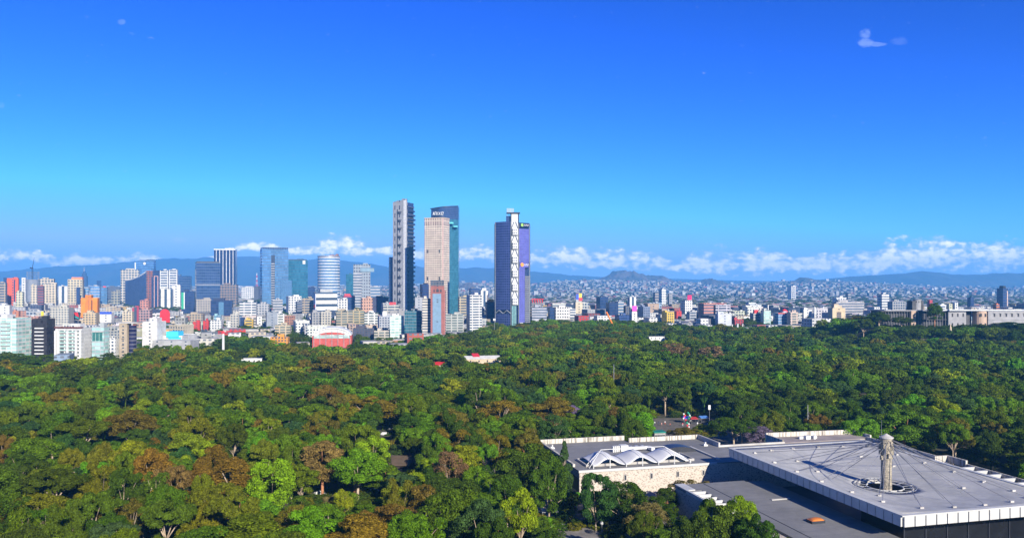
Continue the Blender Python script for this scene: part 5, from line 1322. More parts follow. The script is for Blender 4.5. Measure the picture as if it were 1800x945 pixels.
r = tag(empty('crane_truck', ((1078 - 900) * k, Yn, 0)), 'orange slanting crane boom sticking out of the trees', 'crane')
b = MB(); b.tube((-12 * k, 0, CH - 48 * k), (5 * k, 0, CH - 82 * k), 1.2, .9, n=6); b.build('boom', M_ORANGE, r)
b = MB(); b.box(2 * k, 8 * k, -3, 3, .8, 5); b.tube((5 * k, 0, 4), (5 * k, 0, CH - 82 * k), 1.1, .9, n=6); b.build('cab', M_ORANGE, r)
for s in (-1, 1):
    b = MB(); b.cyl(0, 0, 1.0, -.4, .4, 12); w_ = b.build('wheel', M_DARK, r); w_.rotation_euler = (R(90), 0, 0); w_.location = (5 * k + s * 3, -3.2, 1.0)
# tall white obelisk-like monument at the left park edge, advertising totem
Yn = depth_of(634); k = Yn / F
r = tag(empty('obelisk', ((392.5 - 900) * k, Yn, 0)), 'slender white column with red capped top at the park edge before the playing field', 'obelisk')
b = MB(); b.tube((0, 0, 0), (0, 0, CH - 86 * k), 1.3, 1.0, n=10); b.build('shaft', M_WHITE, r); b = MB(); b.cyl(0, 0, 1.5, CH - 86 * k, CH - 81 * k, 10, .7); b.build('cap', M_RED, r); PLACED.append((r.location.x, Yn, 4))
# sports field behind it
pf = MB(); q = [P(408, 632, 0), P(480, 632, 0), P(476, 620, 0), P(400, 620, 0)]
pf.face([(p.x, p.y, .05) for p in q]); tag(pf.build('playing_field', plain('mown_grass', (.05, .17, .05), .9)), kind='structure')
# yellow sign, dark low store with white band, round cola-coloured board
Yn = 1150; k = Yn / F
r = tag(empty('sign_pylon', ((74.5 - 900) * k, Yn, 0)), 'bright yellow upright sign board above the black balcony block', 'sign'); part(r, 'board', M_YELLOW, [(-2 * k, 2 * k, -.5, .5, CH - 58 * k, CH - 47 * k)]); b = MB(); b.tube((0, 1, 0), (0, 1, CH - 50 * k), .5, n=6); b.build('pole', M_STEEL, r)
Yn = 1180; k = Yn / F
r = tag(empty('billboard', ((134 - 900) * k, Yn, 0)), 'billboard with a red, white and teal diagonal design above the pillared apartments', 'billboard')
part(r, 'board', M_DARK, [(-6 * k, 6 * k, -.3, .3, CH - 62 * k, CH - 48 * k)]); b = MB(); b.face([(-5.5 * k, -.35, CH - 49 * k), (-5.5 * k, -.35, CH - 52 * k), (5 * k, -.35, CH - 57 * k), (3 * k, -.35, CH - 49 * k)]); b.build('board_panel', M_RED, r)
b = MB(); b.face([(-5.5 * k, -.36, CH - 53.2 * k), (-5.5 * k, -.36, CH - 56 * k), (5 * k, -.36, CH - 60.5 * k), (5 * k, -.36, CH - 58.5 * k)]); b.build('board_panel', plain('teal_paint', (.05, .30, .28), .5), r)
b = MB(); b.tube((-3 * k, .6, 0), (-3 * k, .6, CH - 50 * k), .5, n=6); b.tube((3 * k, .6, 0), (3 * k, .6, CH - 50 * k), .5, n=6); b.build('support', M_STEEL, r)
r, w, d, h = block('shop_building', 'white store with a royal blue roof band on the left', 176, 201, 549, 580, 'blank', WHITE, 6, .7, hut=0, land='the blue-banded store'); part(r, 'blue_band', M_BLUE, [(-w / 2 - .5, w / 2 + .5, -d / 2 - .6, -d / 2 - .02, h - 2.5, h + 1.2)])
for (x0, x1, yt, yb, st, col, lab) in [(0, 22, 537, 580, 'blank', WHITE, 'white box building with a blue roof tank above the green glass apartments'), (88, 130, 541, 590, 'punch', (.62, .60, .52, 1), 'large stained white block with grey flank above the pillared apartments'),
      (146, 175, 550, 586, 'punch', (.66, .52, .33, 1), 'broad sand-coloured block below the bright orange tower'), (232, 247, 541, 575, 'fluted', (.42, .05, .10, 1), 'wine red upright block in two strips left of the red rounded panel'),
      (244, 268, 545, 577, 'grid', (.52, .32, .30, 1), 'rosy gridded block right of the wine red strips'), (246, 264, 528, 558, 'punch', (.66, .28, .20, 1), 'salmon pink block below the red-brown tower'),
      (215, 236, 548, 582, 'punch', CREAM, 'cream terrace block left of the wine red strips'), (339, 353, 566, 592, 'blank', REDC, 'plain bright red cube wall left of the smaller red cube'),
      (357, 368, 564, 590, 'blank', REDC, 'smaller bright red cube right of the plain red cube'), (333, 360, 552, 578, 'punch', TAN, 'tan low block behind the plain bright red cube'),
      (369, 392, 563, 592, 'punch', WHITE, 'white house row with red trims right of the smaller red cube'), (376, 390, 555, 580, 'pale', (.35, .62, .70, 1), 'light turquoise small block above the white house row'),
      (405, 421, 552, 584, 'punch', (.60, .58, .52, 1), 'off-white cube left of the small navy-blue fronted house'), (22, 36, 547, 575, 'blank', (.60, .24, .14, 1), 'salmon orange low house above the green glass apartments')]:
    block('building', lab, x0, x1, yt, yb, st, col, 10, .8)


# ------------------------------------------------------------------ the old palace on the wooded hill
def palace():
    Yn = 850.0; k = Yn / F; z = lambda y: CH + (500 - y) * k; X_ = lambda px: (px - 900) * k
    M_PAL = plain('palace_wall', (.29, .285, .29), .85, mottle=.15, scale=.15)  # the facade's shade is put into this grey
    M_PALB = plain('palace_blush_wall', (.42, .30, .22), .85, mottle=.15, scale=.15)
    M_PALD = plain('palace_shade_toned_wall', (.075, .075, .08), .9, mottle=.25, scale=.2)  # the older wing's deeper shade is put into this wall colour
    gz = 26.0
    def win(root, x, y, zc, w_=1.7, h_=3.4, hood=True, arch=False):
        b = MB(); b.box(x - w_ / 2, x + w_ / 2, y - .12, y - .01, zc - h_ / 2, zc + h_ / 2)
        f_ = b.build('window', M_BLACKGAP, root)
        if hood:
            b = MB(); b.box(x - w_ / 2 - .5, x + w_ / 2 + .5, y - 1.0, y - .13, zc + h_ / 2 + .1, zc + h_ / 2 + .5); b.build('hood', M_PAL, f_)
    r = tag(empty('palace', (X_(1680), Yn, gz)), 'long grey two-storey palace wing with hooded windows and a pale terrace parapet', 'palace')
    ox = X_(1680); lx = lambda px: X_(px) - ox
    H_ = z(546) - gz; Hb = z(575) - gz
    b = MB(); b.box(lx(1737), lx(1900), 0, 30, -8, H_); b.box(lx(1669), lx(1700), 2, 30, -8, H_ - .2); b.build('wall', M_PAL, r)
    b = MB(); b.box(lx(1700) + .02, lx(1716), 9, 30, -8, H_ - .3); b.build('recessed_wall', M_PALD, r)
    b = MB(); b.cyl(lx(1728), 6, 9 * k * 1.0 * 1.25, -8, H_ - .1, 20); b.build('bastion', M_PALB, r)
    b = MB(); b.box(lx(1669) - .5, lx(1900), -1.0, 1.2, H_ + .05, H_ + 1.5); b.box(lx(1650), lx(1669) - .5, 2, 4, H_ + .05, H_ + 1.2); b.build('terrace_parapet', plain('pale_parapet', (.52, .54, .58), .7), r)
    b = MB(); b.box(lx(1669), lx(1900), 1.3, 30, H_ + .06, H_ + .5); b.build('roof', M_ROOF, r)
    b = MB(); b.box(lx(1737) + .1, lx(1900), -.4, -.02, H_ * .5 - .3, H_ * .5 + .3); b.build('string_course', M_PAL, r)
    for row in (.76, .22):
        for px in (1748, 1758.5, 1769, 1779, 1790, 1800.5, 1811): win(r, lx(px), 0, H_ * row)
        for px in (1676, 1685.5, 1695): win(r, lx(px), 2, H_ * row, 1.6, 3.6, hood=False)
        for px in (1724, 1731.5):
            a = (px - 1728) / 9 / 1.25; win(r, lx(px), 6 - 9 * k * 1.25 * math.sqrt(max(0, 1 - a * a)) - .15, H_ * row, 1.9, 3.4, hood=False)
    # older columned wing
    q = tag(empty('palace', (X_(1610), Yn + 4, gz)), 'dark shade-toned palace wing with a columned gallery and a round tower on its roof', 'palace')
    ox2 = X_(1610); l2 = lambda px: X_(px) - ox2
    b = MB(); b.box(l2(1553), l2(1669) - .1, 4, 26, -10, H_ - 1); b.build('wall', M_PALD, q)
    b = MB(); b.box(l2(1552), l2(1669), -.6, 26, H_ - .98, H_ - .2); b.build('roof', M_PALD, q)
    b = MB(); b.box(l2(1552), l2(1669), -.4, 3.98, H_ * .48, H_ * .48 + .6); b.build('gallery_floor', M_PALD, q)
    for i in range(24):
        px = 1555 + i * 4.8
        b = MB(); b.cyl(l2(px), 0, .30, -1, H_ - 1, 8); b.build('column', plain('dim_column_stone', (.17, .165, .17), .9), q)  # column stone dimmed in colour for the gallery's shade
    b = MB(); b.box(l2(1604), l2(1612), -1.5, 3.9, -2, H_ - .1); f_ = b.build('gate_pavilion', M_PALB, q)
    for row in (.7, .2):
        b = MB(); b.box(l2(1606.5), l2(1609.5), -1.62, -1.51, H_ * row - 1.8, H_ * row + 1.8); b.build('window', M_BLACKGAP, f_)
    for i in range(10):
        px = 1560 + i * 11; b = MB(); b.box(l2(px) - .8, l2(px) + .8, 3.86, 3.98, H_ * .58, H_ * .58 + 3.4); b.build('window', M_BLACKGAP, q)
    b = MB(); b.box(l2(1612), l2(1632), 6, 18, H_ - .19, z(529) - gz); b.build('upper_storey', M_PALD, q)
    b = MB(); b.cyl(l2(1623), 9, 4.4 * k * 1.5, H_, z(527) - gz, 20); b.cyl(l2(1623), 9, 4.4 * k * 1.7, z(527) - gz, z(526) - gz, 20); b.build('round_tower', M_PAL, q)
    for a in (-1, 0, 1): b = MB(); b.box(l2(1623) + a * 2.2 - .4, l2(1623) + a * 2.2 + .4, 4.8 + abs(a) * .8, 5.1 + abs(a) * .8, z(532) - gz, z(529) - gz); b.build('window', M_BLACKGAP, q)
    b = MB(); b.box(l2(1561), l2(1664), 1, 1.5, H_ - .18, H_ + .7); b.build('balustrade', M_PAL, q)
    s_ = tag(empty('statue', (X_(1643.5), Yn - 30, ground_z(X_(1643.5), Yn - 30))), 'small pale stone figure monument below the dark palace wing', 'statue')
    base = s_.location.z; zt = CH - (568 - 500) / F * (Yn - 30) - base
    b = MB(); b.cyl(0, 0, 1.3, 0, zt - 4, 12, 1.0); b.build('plinth', M_TAN, s_); b = MB(); b.cyl(0, 0, .75, zt - 4, zt - 1.6, 10, .5); b.cyl(0, 0, .35, zt - 1.6, zt - .6, 10, .35); b.build('figure', M_TAN, s_)
palace()

# ------------------------------------------------------------------ park houses seen between the trees
HOUSES = []
def park_house(px, py, wpx, Yn, hgt, wallm, roofm, lab, th=10, pitched=False, cat='house', dd=8):
    k = Yn / F; zt = CH - (py - 500) * k; x = (px - 900) * k; w = wpx * k
    gz = zt - hgt
    r = tag(empty('park_pavilion', (x, Yn, 0), R(th)), lab, cat)
    b = MB(); b.box(-w / 2, w / 2, -dd / 2, dd / 2, 0, zt - .4); b.build('wall', wallm, r)
    b = MB()
    if pitched: b.prism([(-w / 2 - .5, -dd / 2 - .5), (w / 2 + .5, -dd / 2 - .5), (w / 2 + .5, dd / 2 + .5), (-w / 2 - .5, dd / 2 + .5)], zt - .39, 0, zt=[zt - .2, zt - .2, zt + 1.8, zt + 1.8])
    else: b.box(-w / 2 - .4, w / 2 + .4, -dd / 2 - .4, dd / 2 + .4, zt - .39, zt)
    b.build('roof', roofm, r); HOUSES.append((px, py, wpx, Yn)); PLACED.append((x, Yn, w * .6))
    for i in range(4):
        xx = -w * .36 + i * w * .24; b = MB(); b.box(xx - .6, xx + .6, -dd / 2 - .08, -dd / 2 - .01, zt - 3, zt - 1.4); b.build('window', M_DARK, r)
    return r
park_house(848, 629, 62, 690, 10, M_TAN, plain('pale_sheet_roof', (.62, .60, .55), .6), 'white park building with pale roof and a small red gable among the trees', 12, True)
park_house(836, 625, 10, 694, 10, M_WHITE, M_RED, 'small red-roofed gable piece on the white park building', 12, True)
park_house(771, 640, 20, 665, 8, M_WHITE, M_RED, 'tiny red-roofed white hut left of the white park building', 8, True)
park_house(1154, 591, 30, 1000, 10, M_WHITE, M_WHITE, 'white low roof line poking from the distant trees near the orange boom', 8)
park_house(705, 596, 36, 900, 8, plain('brown_brick', (.30, .16, .10), .8), M_WHITE, 'flat white restaurant roof by the trees under the dark green glass cube', 4)
park_house(752, 601, 12, 880, 7, M_WHITE, plain('pale_green_dome', (.42, .52, .42), .6), 'small pale green oval roof below the brown-ribboned slab', 4)
park_house(443, 629, 34, 720, 6, M_WHITE, M_WHITE, 'low white canopy roofs at the edge of the playing field', 14)
park_house(1157, 757, 20, 378, 4, plain('kiosk_wall', (.3, .3, .3), .8), plain('teal_sheet_roof', (.02, .22, .16), .5), 'low kiosk with a teal roof behind the museum roof', 10, False, 'kiosk', 5)
park_house(703, 812, 40, 303, 5, plain('kiosk_shaded_front', (.03, .022, .018), .85), plain('brown_shingle_roof', (.10, .07, .045), .9), 'brown-roofed pavilion in the dark gap between bright green trees', -8, True, 'pavilion', 7)  # shade under the roof is put into the near-black wall colour
park_house(948, 562, 20, 1290, 9, M_WHITE, M_WHITE, 'white flat roof over the trees right of the purple skyscraper', 5)

# ------------------------------------------------------------------ plaza behind the museum: stalls, flagpole, people
def stall(px, py, cloth, lab, wd=4.0):
    p = P(px, py, 0.12); r = tag(empty('market_stall', p, R(12)), lab, 'market stall', 'stalls on the plaza')
    b = MB(); b.prism([(-wd / 2, -1.5), (wd / 2, -1.5), (wd / 2, 1.5), (-wd / 2, 1.5)], 2.5, 0, zt=[2.7, 2.7, 3.4, 3.4]); b.build('awning', cloth, r)
    for sx in (-1, 1):
        for sy in (-1, 1): b = MB(); b.tube((sx * (wd / 2 - .1), sy * 1.4, 0), (sx * (wd / 2 - .1), sy * 1.4, 2.5), .06, n=5); b.build('post', M_STEEL, r)
    b = MB(); b.box(-wd / 2 + .3, wd / 2 - .3, -1.2, .2, 0, 1.0); b.build('counter', M_DARK, r)
stall(1206, 743, M_BLUE, 'market stall with blue awning at the left of the plaza stalls', 4)
stall(1219, 744, plain('deep_red_cloth', (.4, .03, .03), .7), 'market stall with red awning in the middle of the plaza', 4)
stall(1237, 742, plain('sky_blue_cloth', (.08, .22, .55), .7), 'market stall with lighter blue awning at the right of the plaza', 4.5)
def balloons(px, py, lab, cols):
    p = P(px, py, .12); r = tag(empty('balloon_bunch', p), lab, 'balloons')
    rr = random.Random(int(px))
    for i, m in enumerate(cols):
        c = MB(); cx, cy, cz = rr.uniform(-.9, .9), rr.uniform(-.5, .5), 2.0 + i * .75
        bm = bmesh.new(); bmesh.ops.create_icosphere(bm, subdivisions=2, radius=.48, matrix=Matrix.Translation((cx, cy, cz)) @ Matrix.Diagonal((1, 1, 1.2, 1)))
        me = bpy.data.meshes.new('balloon'); bm.to_mesh(me); bm.free(); me.materials.append(m); o = bpy.data.objects.new('balloon', me); COL.objects.link(o); o.parent = r
        c.tube((0, 0, 1.0), (cx, cy, cz - .6), .02, n=3); c.build('string', M_WHITE, o)
balloons(1203, 744, 'bunch of pink, red and white balloons at the left stall', [M_RED, M_WHITE, M_MAGENTA, M_RED, M_WHITE])
balloons(1212, 744, 'tall bunch of green and white balloons between the stalls', [M_WHITE, M_GREEN, M_GREEN, M_WHITE, M_GREEN, M_GREEN])
balloons(1208.5, 763, 'bunch of red, white and green balloons rising behind the museum parapet', [M_RED, M_RED, M_WHITE, M_RED, M_WHITE, M_GREEN])
def person(px, py, top, legs, lab, lean=0.0):
    p = P(px, py, .12); bm = bmesh.new()
    J = {'hip': (0, 0, .95, .16), 'waist': (0, 0, 1.12, .14), 'chest': (lean, 0, 1.36, .18), 'neck': (lean, 0, 1.52, .07), 'head': (lean, -.02, 1.64, .11), 'crown': (lean, -.01, 1.74, .08),
         'kl': (-.10, .04, .5, .08), 'fl': (-.12, .0, .06, .06), 'tl': (-.13, -.16, .03, .045), 'kr': (.10, -.08, .5, .08), 'fr': (.12, .02, .06, .06), 'tr': (.13, -.14, .03, .045),
         'el': (-.27, .02, 1.12, .05), 'wl': (-.26, -.1, .88, .04), 'hl': (-.26, -.13, .80, .04), 'er': (.27, .02, 1.12, .05), 'wr': (.26, -.1, .88, .04), 'hr': (.26, -.13, .80, .04), 'sl': (-.19, 0, 1.42, .08), 'sr': (.19, 0, 1.42, .08)}
    vs = {k_: bm.verts.new(v_[:3]) for k_, v_ in J.items()}
    for a, b in (('hip', 'waist'), ('waist', 'chest'), ('chest', 'neck'), ('neck', 'head'), ('head', 'crown'), ('hip', 'kl'), ('kl', 'fl'), ('fl', 'tl'), ('hip', 'kr'), ('kr', 'fr'), ('fr', 'tr'),
                 ('chest', 'sl'), ('sl', 'el'), ('el', 'wl'), ('wl', 'hl'), ('chest', 'sr'), ('sr', 'er'), ('er', 'wr'), ('wr', 'hr')): bm.edges.new((vs[a], vs[b]))
    me = bpy.data.meshes.new('person'); bm.verts.index_update(); bm.to_mesh(me); bm.free()
    m, t, pr, out = mat_new('clothed_figure')
    tc = t.new('ShaderNodeTexCoord'); sp = t.new('ShaderNodeSeparateXYZ'); t.l.new(tc.outputs['Object'], sp.inputs[0])
    c = t.mix(t.math('GREATER_THAN', sp.outputs[2], .95), legs, top); c = t.mix(t.math('GREATER_THAN', sp.outputs[2], 1.5), c, (.35, .20, .13, 1)); c = t.mix(t.math('GREATER_THAN', sp.outputs[2], 1.68), c, (.02, .015, .01, 1))
    t.l.new(c, pr.inputs['Base Color']); me.materials.append(m)
    o = bpy.data.objects.new('person', me); COL.objects.link(o); o.location = p
    s_ = o.modifiers.new('skin', 'SKIN'); me.skin_vertices
    if not me.skin_vertices: pass
    sk_ = me.skin_vertices[0].data if me.skin_vertices else None
    if sk_:
        for i, k_ in enumerate(J): sk_[i].radius = (J[k_][3], J[k_][3])
        sk_[0].use_root = True
    o.modifiers.new('sub', 'SUBSURF').levels = 1
    tag(o, lab, 'person', 'people on the plaza')
NV = (.03, .04, .10, 1)
for a in [(1151, 746, (.6, .6, .6, 1), NV, 'person in a white top at the left end of the plaza'), (1158, 744, (.03, .03, .04, 1), NV, 'person in black, second from the left on the plaza'),
          (1163, 748, (.6, .3, .25, 1), (.2, .1, .08, 1), 'person in a salmon top near the middle of the plaza'), (1169, 745, (.65, .65, .65, 1), (.5, .1, .05, 1), 'person in a white top and red trousers on the plaza'),
          (1178, 749, (.35, .08, .05, 1), (.05, .04, .04, 1), 'person in a rust red top left of the market stalls'), (1200, 748, (.6, .05, .1, 1), (.6, .6, .6, 1), 'person in a red top and white trousers before the left stall'),
          (1226, 747, (.7, .7, .7, 1), (.6, .6, .6, 1), 'person all in white between the stalls'), (1231, 749, (.1, .12, .2, 1), NV, 'person in dark blue before the right stall'),
          (1244, 748, (.5, .5, .52, 1), (.1, .1, .1, 1), 'person in a grey top at the right end of the stalls')]: person(*a)
pole('lamp_post', P(1247, 745, 0), 10, .12, M_STEEL, 'thin grey pole with a white board right of the market stalls', 'lamp post', 'panel')
pole('flagpole', P(1079, 722, 0), 27, .22, M_STEEL, 'tall bare grey pole standing in the middle of the forest', 'pole')
pole('flagpole', P(1296, 774, 0), 8.5, .18, M_WHITE, 'short white pole by the trees between the museum roofs', 'pole')
pole('floodlight', Vector(((869 - 900) * 980 / F, 980, 0)), CH - 63 * .7, .25, M_STEEL, 'white floodlight panel on a mast at the left foot of the purple skyscraper', 'floodlight', 'flood')
pole('lamp_post', P(1486, 772, 0), 7.5, .09, M_DARK, 'street lamp behind the stained parapet, the left one of two', 'lamp post', 'lamp')
pole('lamp_post', P(1502, 773, 0), 8.0, .09, M_DARK, 'street lamp behind the stained parapet, the right one of two', 'lamp post', 'lamp')
pole('flagpole', Vector((W(0, 0).x + P(1426, 757, 8).x, P(1426, 757, 8).y + 4, 0)), 19, .1, M_WHITE, 'thin white mast rising behind the museum back wing parapet', 'pole')

# ------------------------------------------------------------------ cars under the trees
def car(px, py, col, lab, rz):
    p = P(px, py, 0.0); p.z = .02
    r = tag(empty('parked_car', p, R(rz)), lab, 'car', 'cars parked under the trees')
    m = plain('car_paint_' + str(round(col[0], 2)), col, .25, mottle=.02)
    b = MB()
    prof = [(-2.2, .35), (-2.25, .8), (-2.1, 1.0), (-1.6, 1.05), (-1.0, 1.48), (.5, 1.5), (1.15, 1.02), (2.05, .88), (2.25, .6), (2.2, .32)]
    n = len(prof)
    for s in (-1, 1):
        bb = len(b.v); b.v += [(x, s * (.88 if z_ < 1.1 else .68), z_) for x, z_ in prof]; b.f.append(tuple(range(bb, bb + n)) if s < 0 else tuple(reversed(range(bb, bb + n)))); b.m.append(0)
    for i in range(n): j = (i + 1) % n; b.f.append((i, n + i, n + j, j)); b.m.append(0)
    b.build('body', m, r)
    b = MB(); b.box(-.95, .5, -.80, -.72, 1.08, 1.40); b.box(-.95, .5, .72, .80, 1.08, 1.40); b.build('side_window', M_DARK, r)
    b = MB(); b.face([(.52, -.62, 1.47), (1.12, -.78, 1.06), (1.12, .78, 1.06), (.52, .62, 1.47)]); b.v = [(x + .03, y, z_ + .03) for x, y, z_ in b.v]; b.build('windscreen', M_DARK, r)
    for sx in (-1.4, 1.4):
        for sy in (-.82, .82): b = MB(); b.cyl(0, 0, .34, -.1, .1, 14); w_ = b.build('wheel', M_DARK, r); w_.rotation_euler = (R(90), 0, 0); w_.location = (sx, sy, .34)
car(657, 866, (.75, .75, .75), 'white car seen through the gap below the bright green tree', 20)
car(563, 870, (.72, .72, .70), 'white car half hidden left of the bright green tree', 5)
car(836, 869, (.7, .7, .72), 'white car partly hidden left of the palm', 30)
car(676, 764, (.7, .68, .66), 'white van-like car in the gap among brown trees', 60)
car(688, 757, (.74, .74, .74), 'white car just above the van-like one among brown trees', 70)
car(1538, 722, (.72, .72, .72), 'white car in the dark gap above the museum back wing', 10)
van = tag(empty('tarpaulin_canopy', P(966, 912, 0.14), R(10)), 'small white canopy tent beside the paved path at the bottom', 'canopy')
b = MB(); b.prism([(-2.6, -1.6), (2.6, -1.6), (2.6, 1.6), (-2.6, 1.6)], 2.6, 0, zt=[2.8, 2.7, 3.3, 3.4]); b.build('roof', M_WHITE, van)
for sx in (-1, 1):
    for sy in (-1, 1): b = MB(); b.tube((sx * 2.5, sy * 1.5, 0), (sx * 2.5, sy * 1.5, 2.6), .07, n=5); b.build('post', M_STEEL, van)
dome = tag(empty('lamp_globe_post', P(1058, 936, 0.14)), 'small white globe lamp beside the paved path at the bottom', 'lamp post')
b = MB(); b.tube((0, 0, 0), (0, 0, 2.6), .09, n=6); b.build('pole', M_STEEL, dome); b = MB(); b.grid(lambda a, c: (.6 * math.sin(math.pi * c) * math.cos(2 * math.pi * a), .6 * math.sin(math.pi * c) * math.sin(2 * math.pi * a), 3.0 + .6 * math.cos(math.pi * c)), 14, 8); b.build('globe', M_WHITE, dome, smooth=True)

# ------------------------------------------------------------------ ordinary city blocks
def treeline(px):
    return lerp_tab([(-80, 625), (230, 622), (258, 602), (300, 603), (380, 605), (400, 588), (470, 588), (500, 599), (545, 604), (620, 602), (720, 598), (750, 588), (850, 576), (866, 563),
                     (900, 572), (940, 562), (1000, 560), (1100, 560), (1200, 568), (1400, 572), (1550, 574), (1660, 574), (1900, 574)], px)
def forest_end(px): return F * 55.0 / (treeline(px) - 500.0)
SKYL = [(-60, 520), (100, 524), (200, 530), (330, 545), (420, 540), (540, 530), (620, 540), (700, 545), (800, 545), (880, 530), (940, 526), (1100, 530), (1200, 530), (1350, 534), (1500, 535), (1900, 530)]
rng = random.Random(21)
PALET = [('white', WHITE, 26), ('off-white', (.66, .64, .58, 1), 18), ('cream', (.62, .54, .40, 1), 12), ('pale grey', LGREY, 14), ('grey', GREY, 9), ('tan', TAN, 8), ('brick red', (.42, .10, .07, 1), 4),
         ('salmon', (.60, .30, .22, 1), 4), ('dark slate', DGREY, 4), ('navy', NAVY, 4), ('red', REDC, 2), ('light blue', (.30, .42, .58, 1), 3), ('ochre', (.62, .42, .12, 1), 2), ('maroon', (.25, .05, .05, 1), 2)]
PW = [p[2] for p in PALET]
STF = ['punch', 'punch4', 'ribbon1', 'ribbon', 'grid', 'blank', 'balcony', 'small', 'blank', 'punch']
cand = []
def free(x, y, r_):
    for (a, b, c) in PLACED:
        if abs(a - x) < r_ + c and abs(b - y) < r_ + c and (a - x) ** 2 + (b - y) ** 2 < (r_ + c) ** 2: return False
    return True
gy = 700.0
while gy < 4200:
    pitch = 22 + gy * .007
    half = gy * .68
    gx = -half
    while gx < half:
        x = gx + rng.uniform(-.25, .25) * pitch; y = gy + rng.uniform(-.25, .25) * pitch
        gx += pitch
        px = 900 + F * x / y
        fe = forest_end(px) + 12
        if px > 1510 and y < 1060: continue
        if y < fe or px < -70 or px > 1870: continue
        if rng.random() < .12: continue
        w = rng.uniform(.42, .9) * pitch; d = rng.uniform(.42, .85) * pitch
        hmax = CH - (lerp_tab(SKYL, px) + 4 - 500) / F * y
        hh = rng.choice([7, 9, 10, 12, 13, 15, 18, 21, 26]) * rng.uniform(.85, 1.2)
        if y > 1700 and rng.random() < .06: hh = rng.uniform(24, 48) * (1 if y < 3000 else .7)
        hh = min(hh, max(8, hmax + rng.uniform(-6, 0)))
        if not free(x, y, max(w, d) * .5): continue
        if 845 < px < 940 and y < 1350: continue
        if 540 < px < 628 and y < 925: continue
        if px > 900 and y < 1700: hh *= 1.25
        hw_px = w / 2 / y * F; zmax = hh
        for (fx0, fx1, fyt, fyb, fY) in FRONTS:
            if fY > y and px + hw_px > fx0 and px - hw_px < fx1: zmax = min(zmax, CH - (fyt + .70 * (fyb - fyt) - 500) / F * y)
        if zmax < hh: hh = zmax
        if hh < 5: continue
        cand.append((x, y, w, d, hh, px))
    gy += pitch
# largest-looking ones become single buildings
def look(c):
    x, y, w, d, hh, px = c
    fe = forest_end(px); hid = CH - (CH - 18) * y / fe      # height hidden by the trees before it
    vis = hh - max(0, hid)
    return max(2.5, vis) / y * (w / y) * 1e6 * (1.0 if 0 < px < 1800 else .3)
cand.sort(key=look, reverse=True)
N_SINGLE = 300 - len(T) - 24
single = [c for c in cand[:N_SINGLE]]
rest = cand[N_SINGLE:]
SHAPES = ['low', 'mid-height', 'tall']
LAND.sort()
ORD = ['', 'second', 'third', 'fourth', 'fifth', 'sixth', 'seventh', 'eighth', 'ninth', 'tenth', 'eleventh', 'twelfth', 'thirteenth', 'fourteenth', 'fifteenth', 'sixteenth', 'seventeenth', 'eighteenth', 'nineteenth', 'twentieth']
STWORD = {'punch': 'small-windowed block', 'punch4': 'all-round-windowed block', 'ribbon1': 'front-banded block', 'ribbon': 'band-windowed block', 'grid': 'gridded block', 'blank': 'blind-walled block', 'balcony': 'balconied block', 'small': 'fine-windowed block'}
made = []
for c in single:
    x, y, w, d, hh, px = c
    cn, cc, _ = rng.choices(PALET, PW)[0]
    stl = rng.choice(STF)
    if cn in ('dark slate', 'navy') and rng.random() < .6: stl = 'grid'
    th = R(rng.choice([18, 20, 22, 24, 14, 12, -18]) + rng.uniform(-2, 2))
    root = empty('city_building', (x, y, 0), th)
    ccv = tuple(min(1, q * rng.uniform(.9, 1.08)) for q in cc[:3]) + (min(1.0, max(.4, 900 / y)),)
    b = MB(); b.box(-w / 2, w / 2, -d / 2, d / 2, 0, hh)
    if rng.random() < .4:
        b.box(-w / 2, w * rng.uniform(-.1, .2), -d * .2, d / 2 - .01, hh + .01, hh + rng.uniform(2.5, 5))
    b.build('wall', ST[stl], root, color=ccv)
    b = MB(); q = .3
    b.box(-w / 2 - q, w / 2 + q, -d / 2 - q, -d / 2 + .1, hh - .4, hh + .8); b.box(-w / 2 - q, w / 2 + q, d / 2 - .1, d / 2 + q, hh - .4, hh + .8); b.box(-w / 2 - q, -w / 2 + .1, -d / 2 + .1, d / 2 - .1, hh - .4, hh + .8); b.box(w / 2 - .1, w / 2 + q, -d / 2 + .1, d / 2 - .1, hh - .4, hh + .8)
    b.build('parapet', ST['blank'], root, color=ccv)
    hx, hy = rng.uniform(0, .25) * w, rng.uniform(-.3, -.24) * d
    b = MB(); b.box(hx - 2, hx + 2, hy - 1.4, hy + 1.4, hh + .01, hh + 2.6); b.build('stair_hut', ST['blank'], root, color=(.62, .62, .6, 1))
    b = MB(); b.cyl(-w * .3, -d * .35, .9, hh + .01, hh + 1.9, 8); b.build('water_tank', M_DARK if rng.random() < .6 else M_STEEL, root)
    sp_ = scr(x, y, hh)
    made.append([root, sp_[0], sp_[1], cn, stl, hh])
keyed = {}
for e in made:
    near = min(LAND, key=lambda l: abs(l[0] - e[1]))
    size = 'low' if e[5] < 11 else ('mid-height' if e[5] < 19 else 'tall')
    keyed.setdefault((e[3], size, e[4], near[1]), []).append(e)
for (cn, size, stl, near), lst in keyed.items():
    lst.sort(key=lambda e: e[1])
    for i, e in enumerate(lst):
        near_px = [l for l in LAND if l[1] == near][0][0]
        side = 'left of' if e[1] < near_px - 8 else ('right of' if e[1] > near_px + 8 else 'in line with')
        base = f'{size} {cn} {STWORD[stl]} {side} {near}'
        if len(lst) > 1: base += ', ' + (('leftmost' if i == 0 else ORD[i] + ' from left') + '')
        if len(base.split()) > 16: base = base.replace(' the ', ' ')
        tag(e[0], base, 'building', 'ordinary blocks of the inner city')

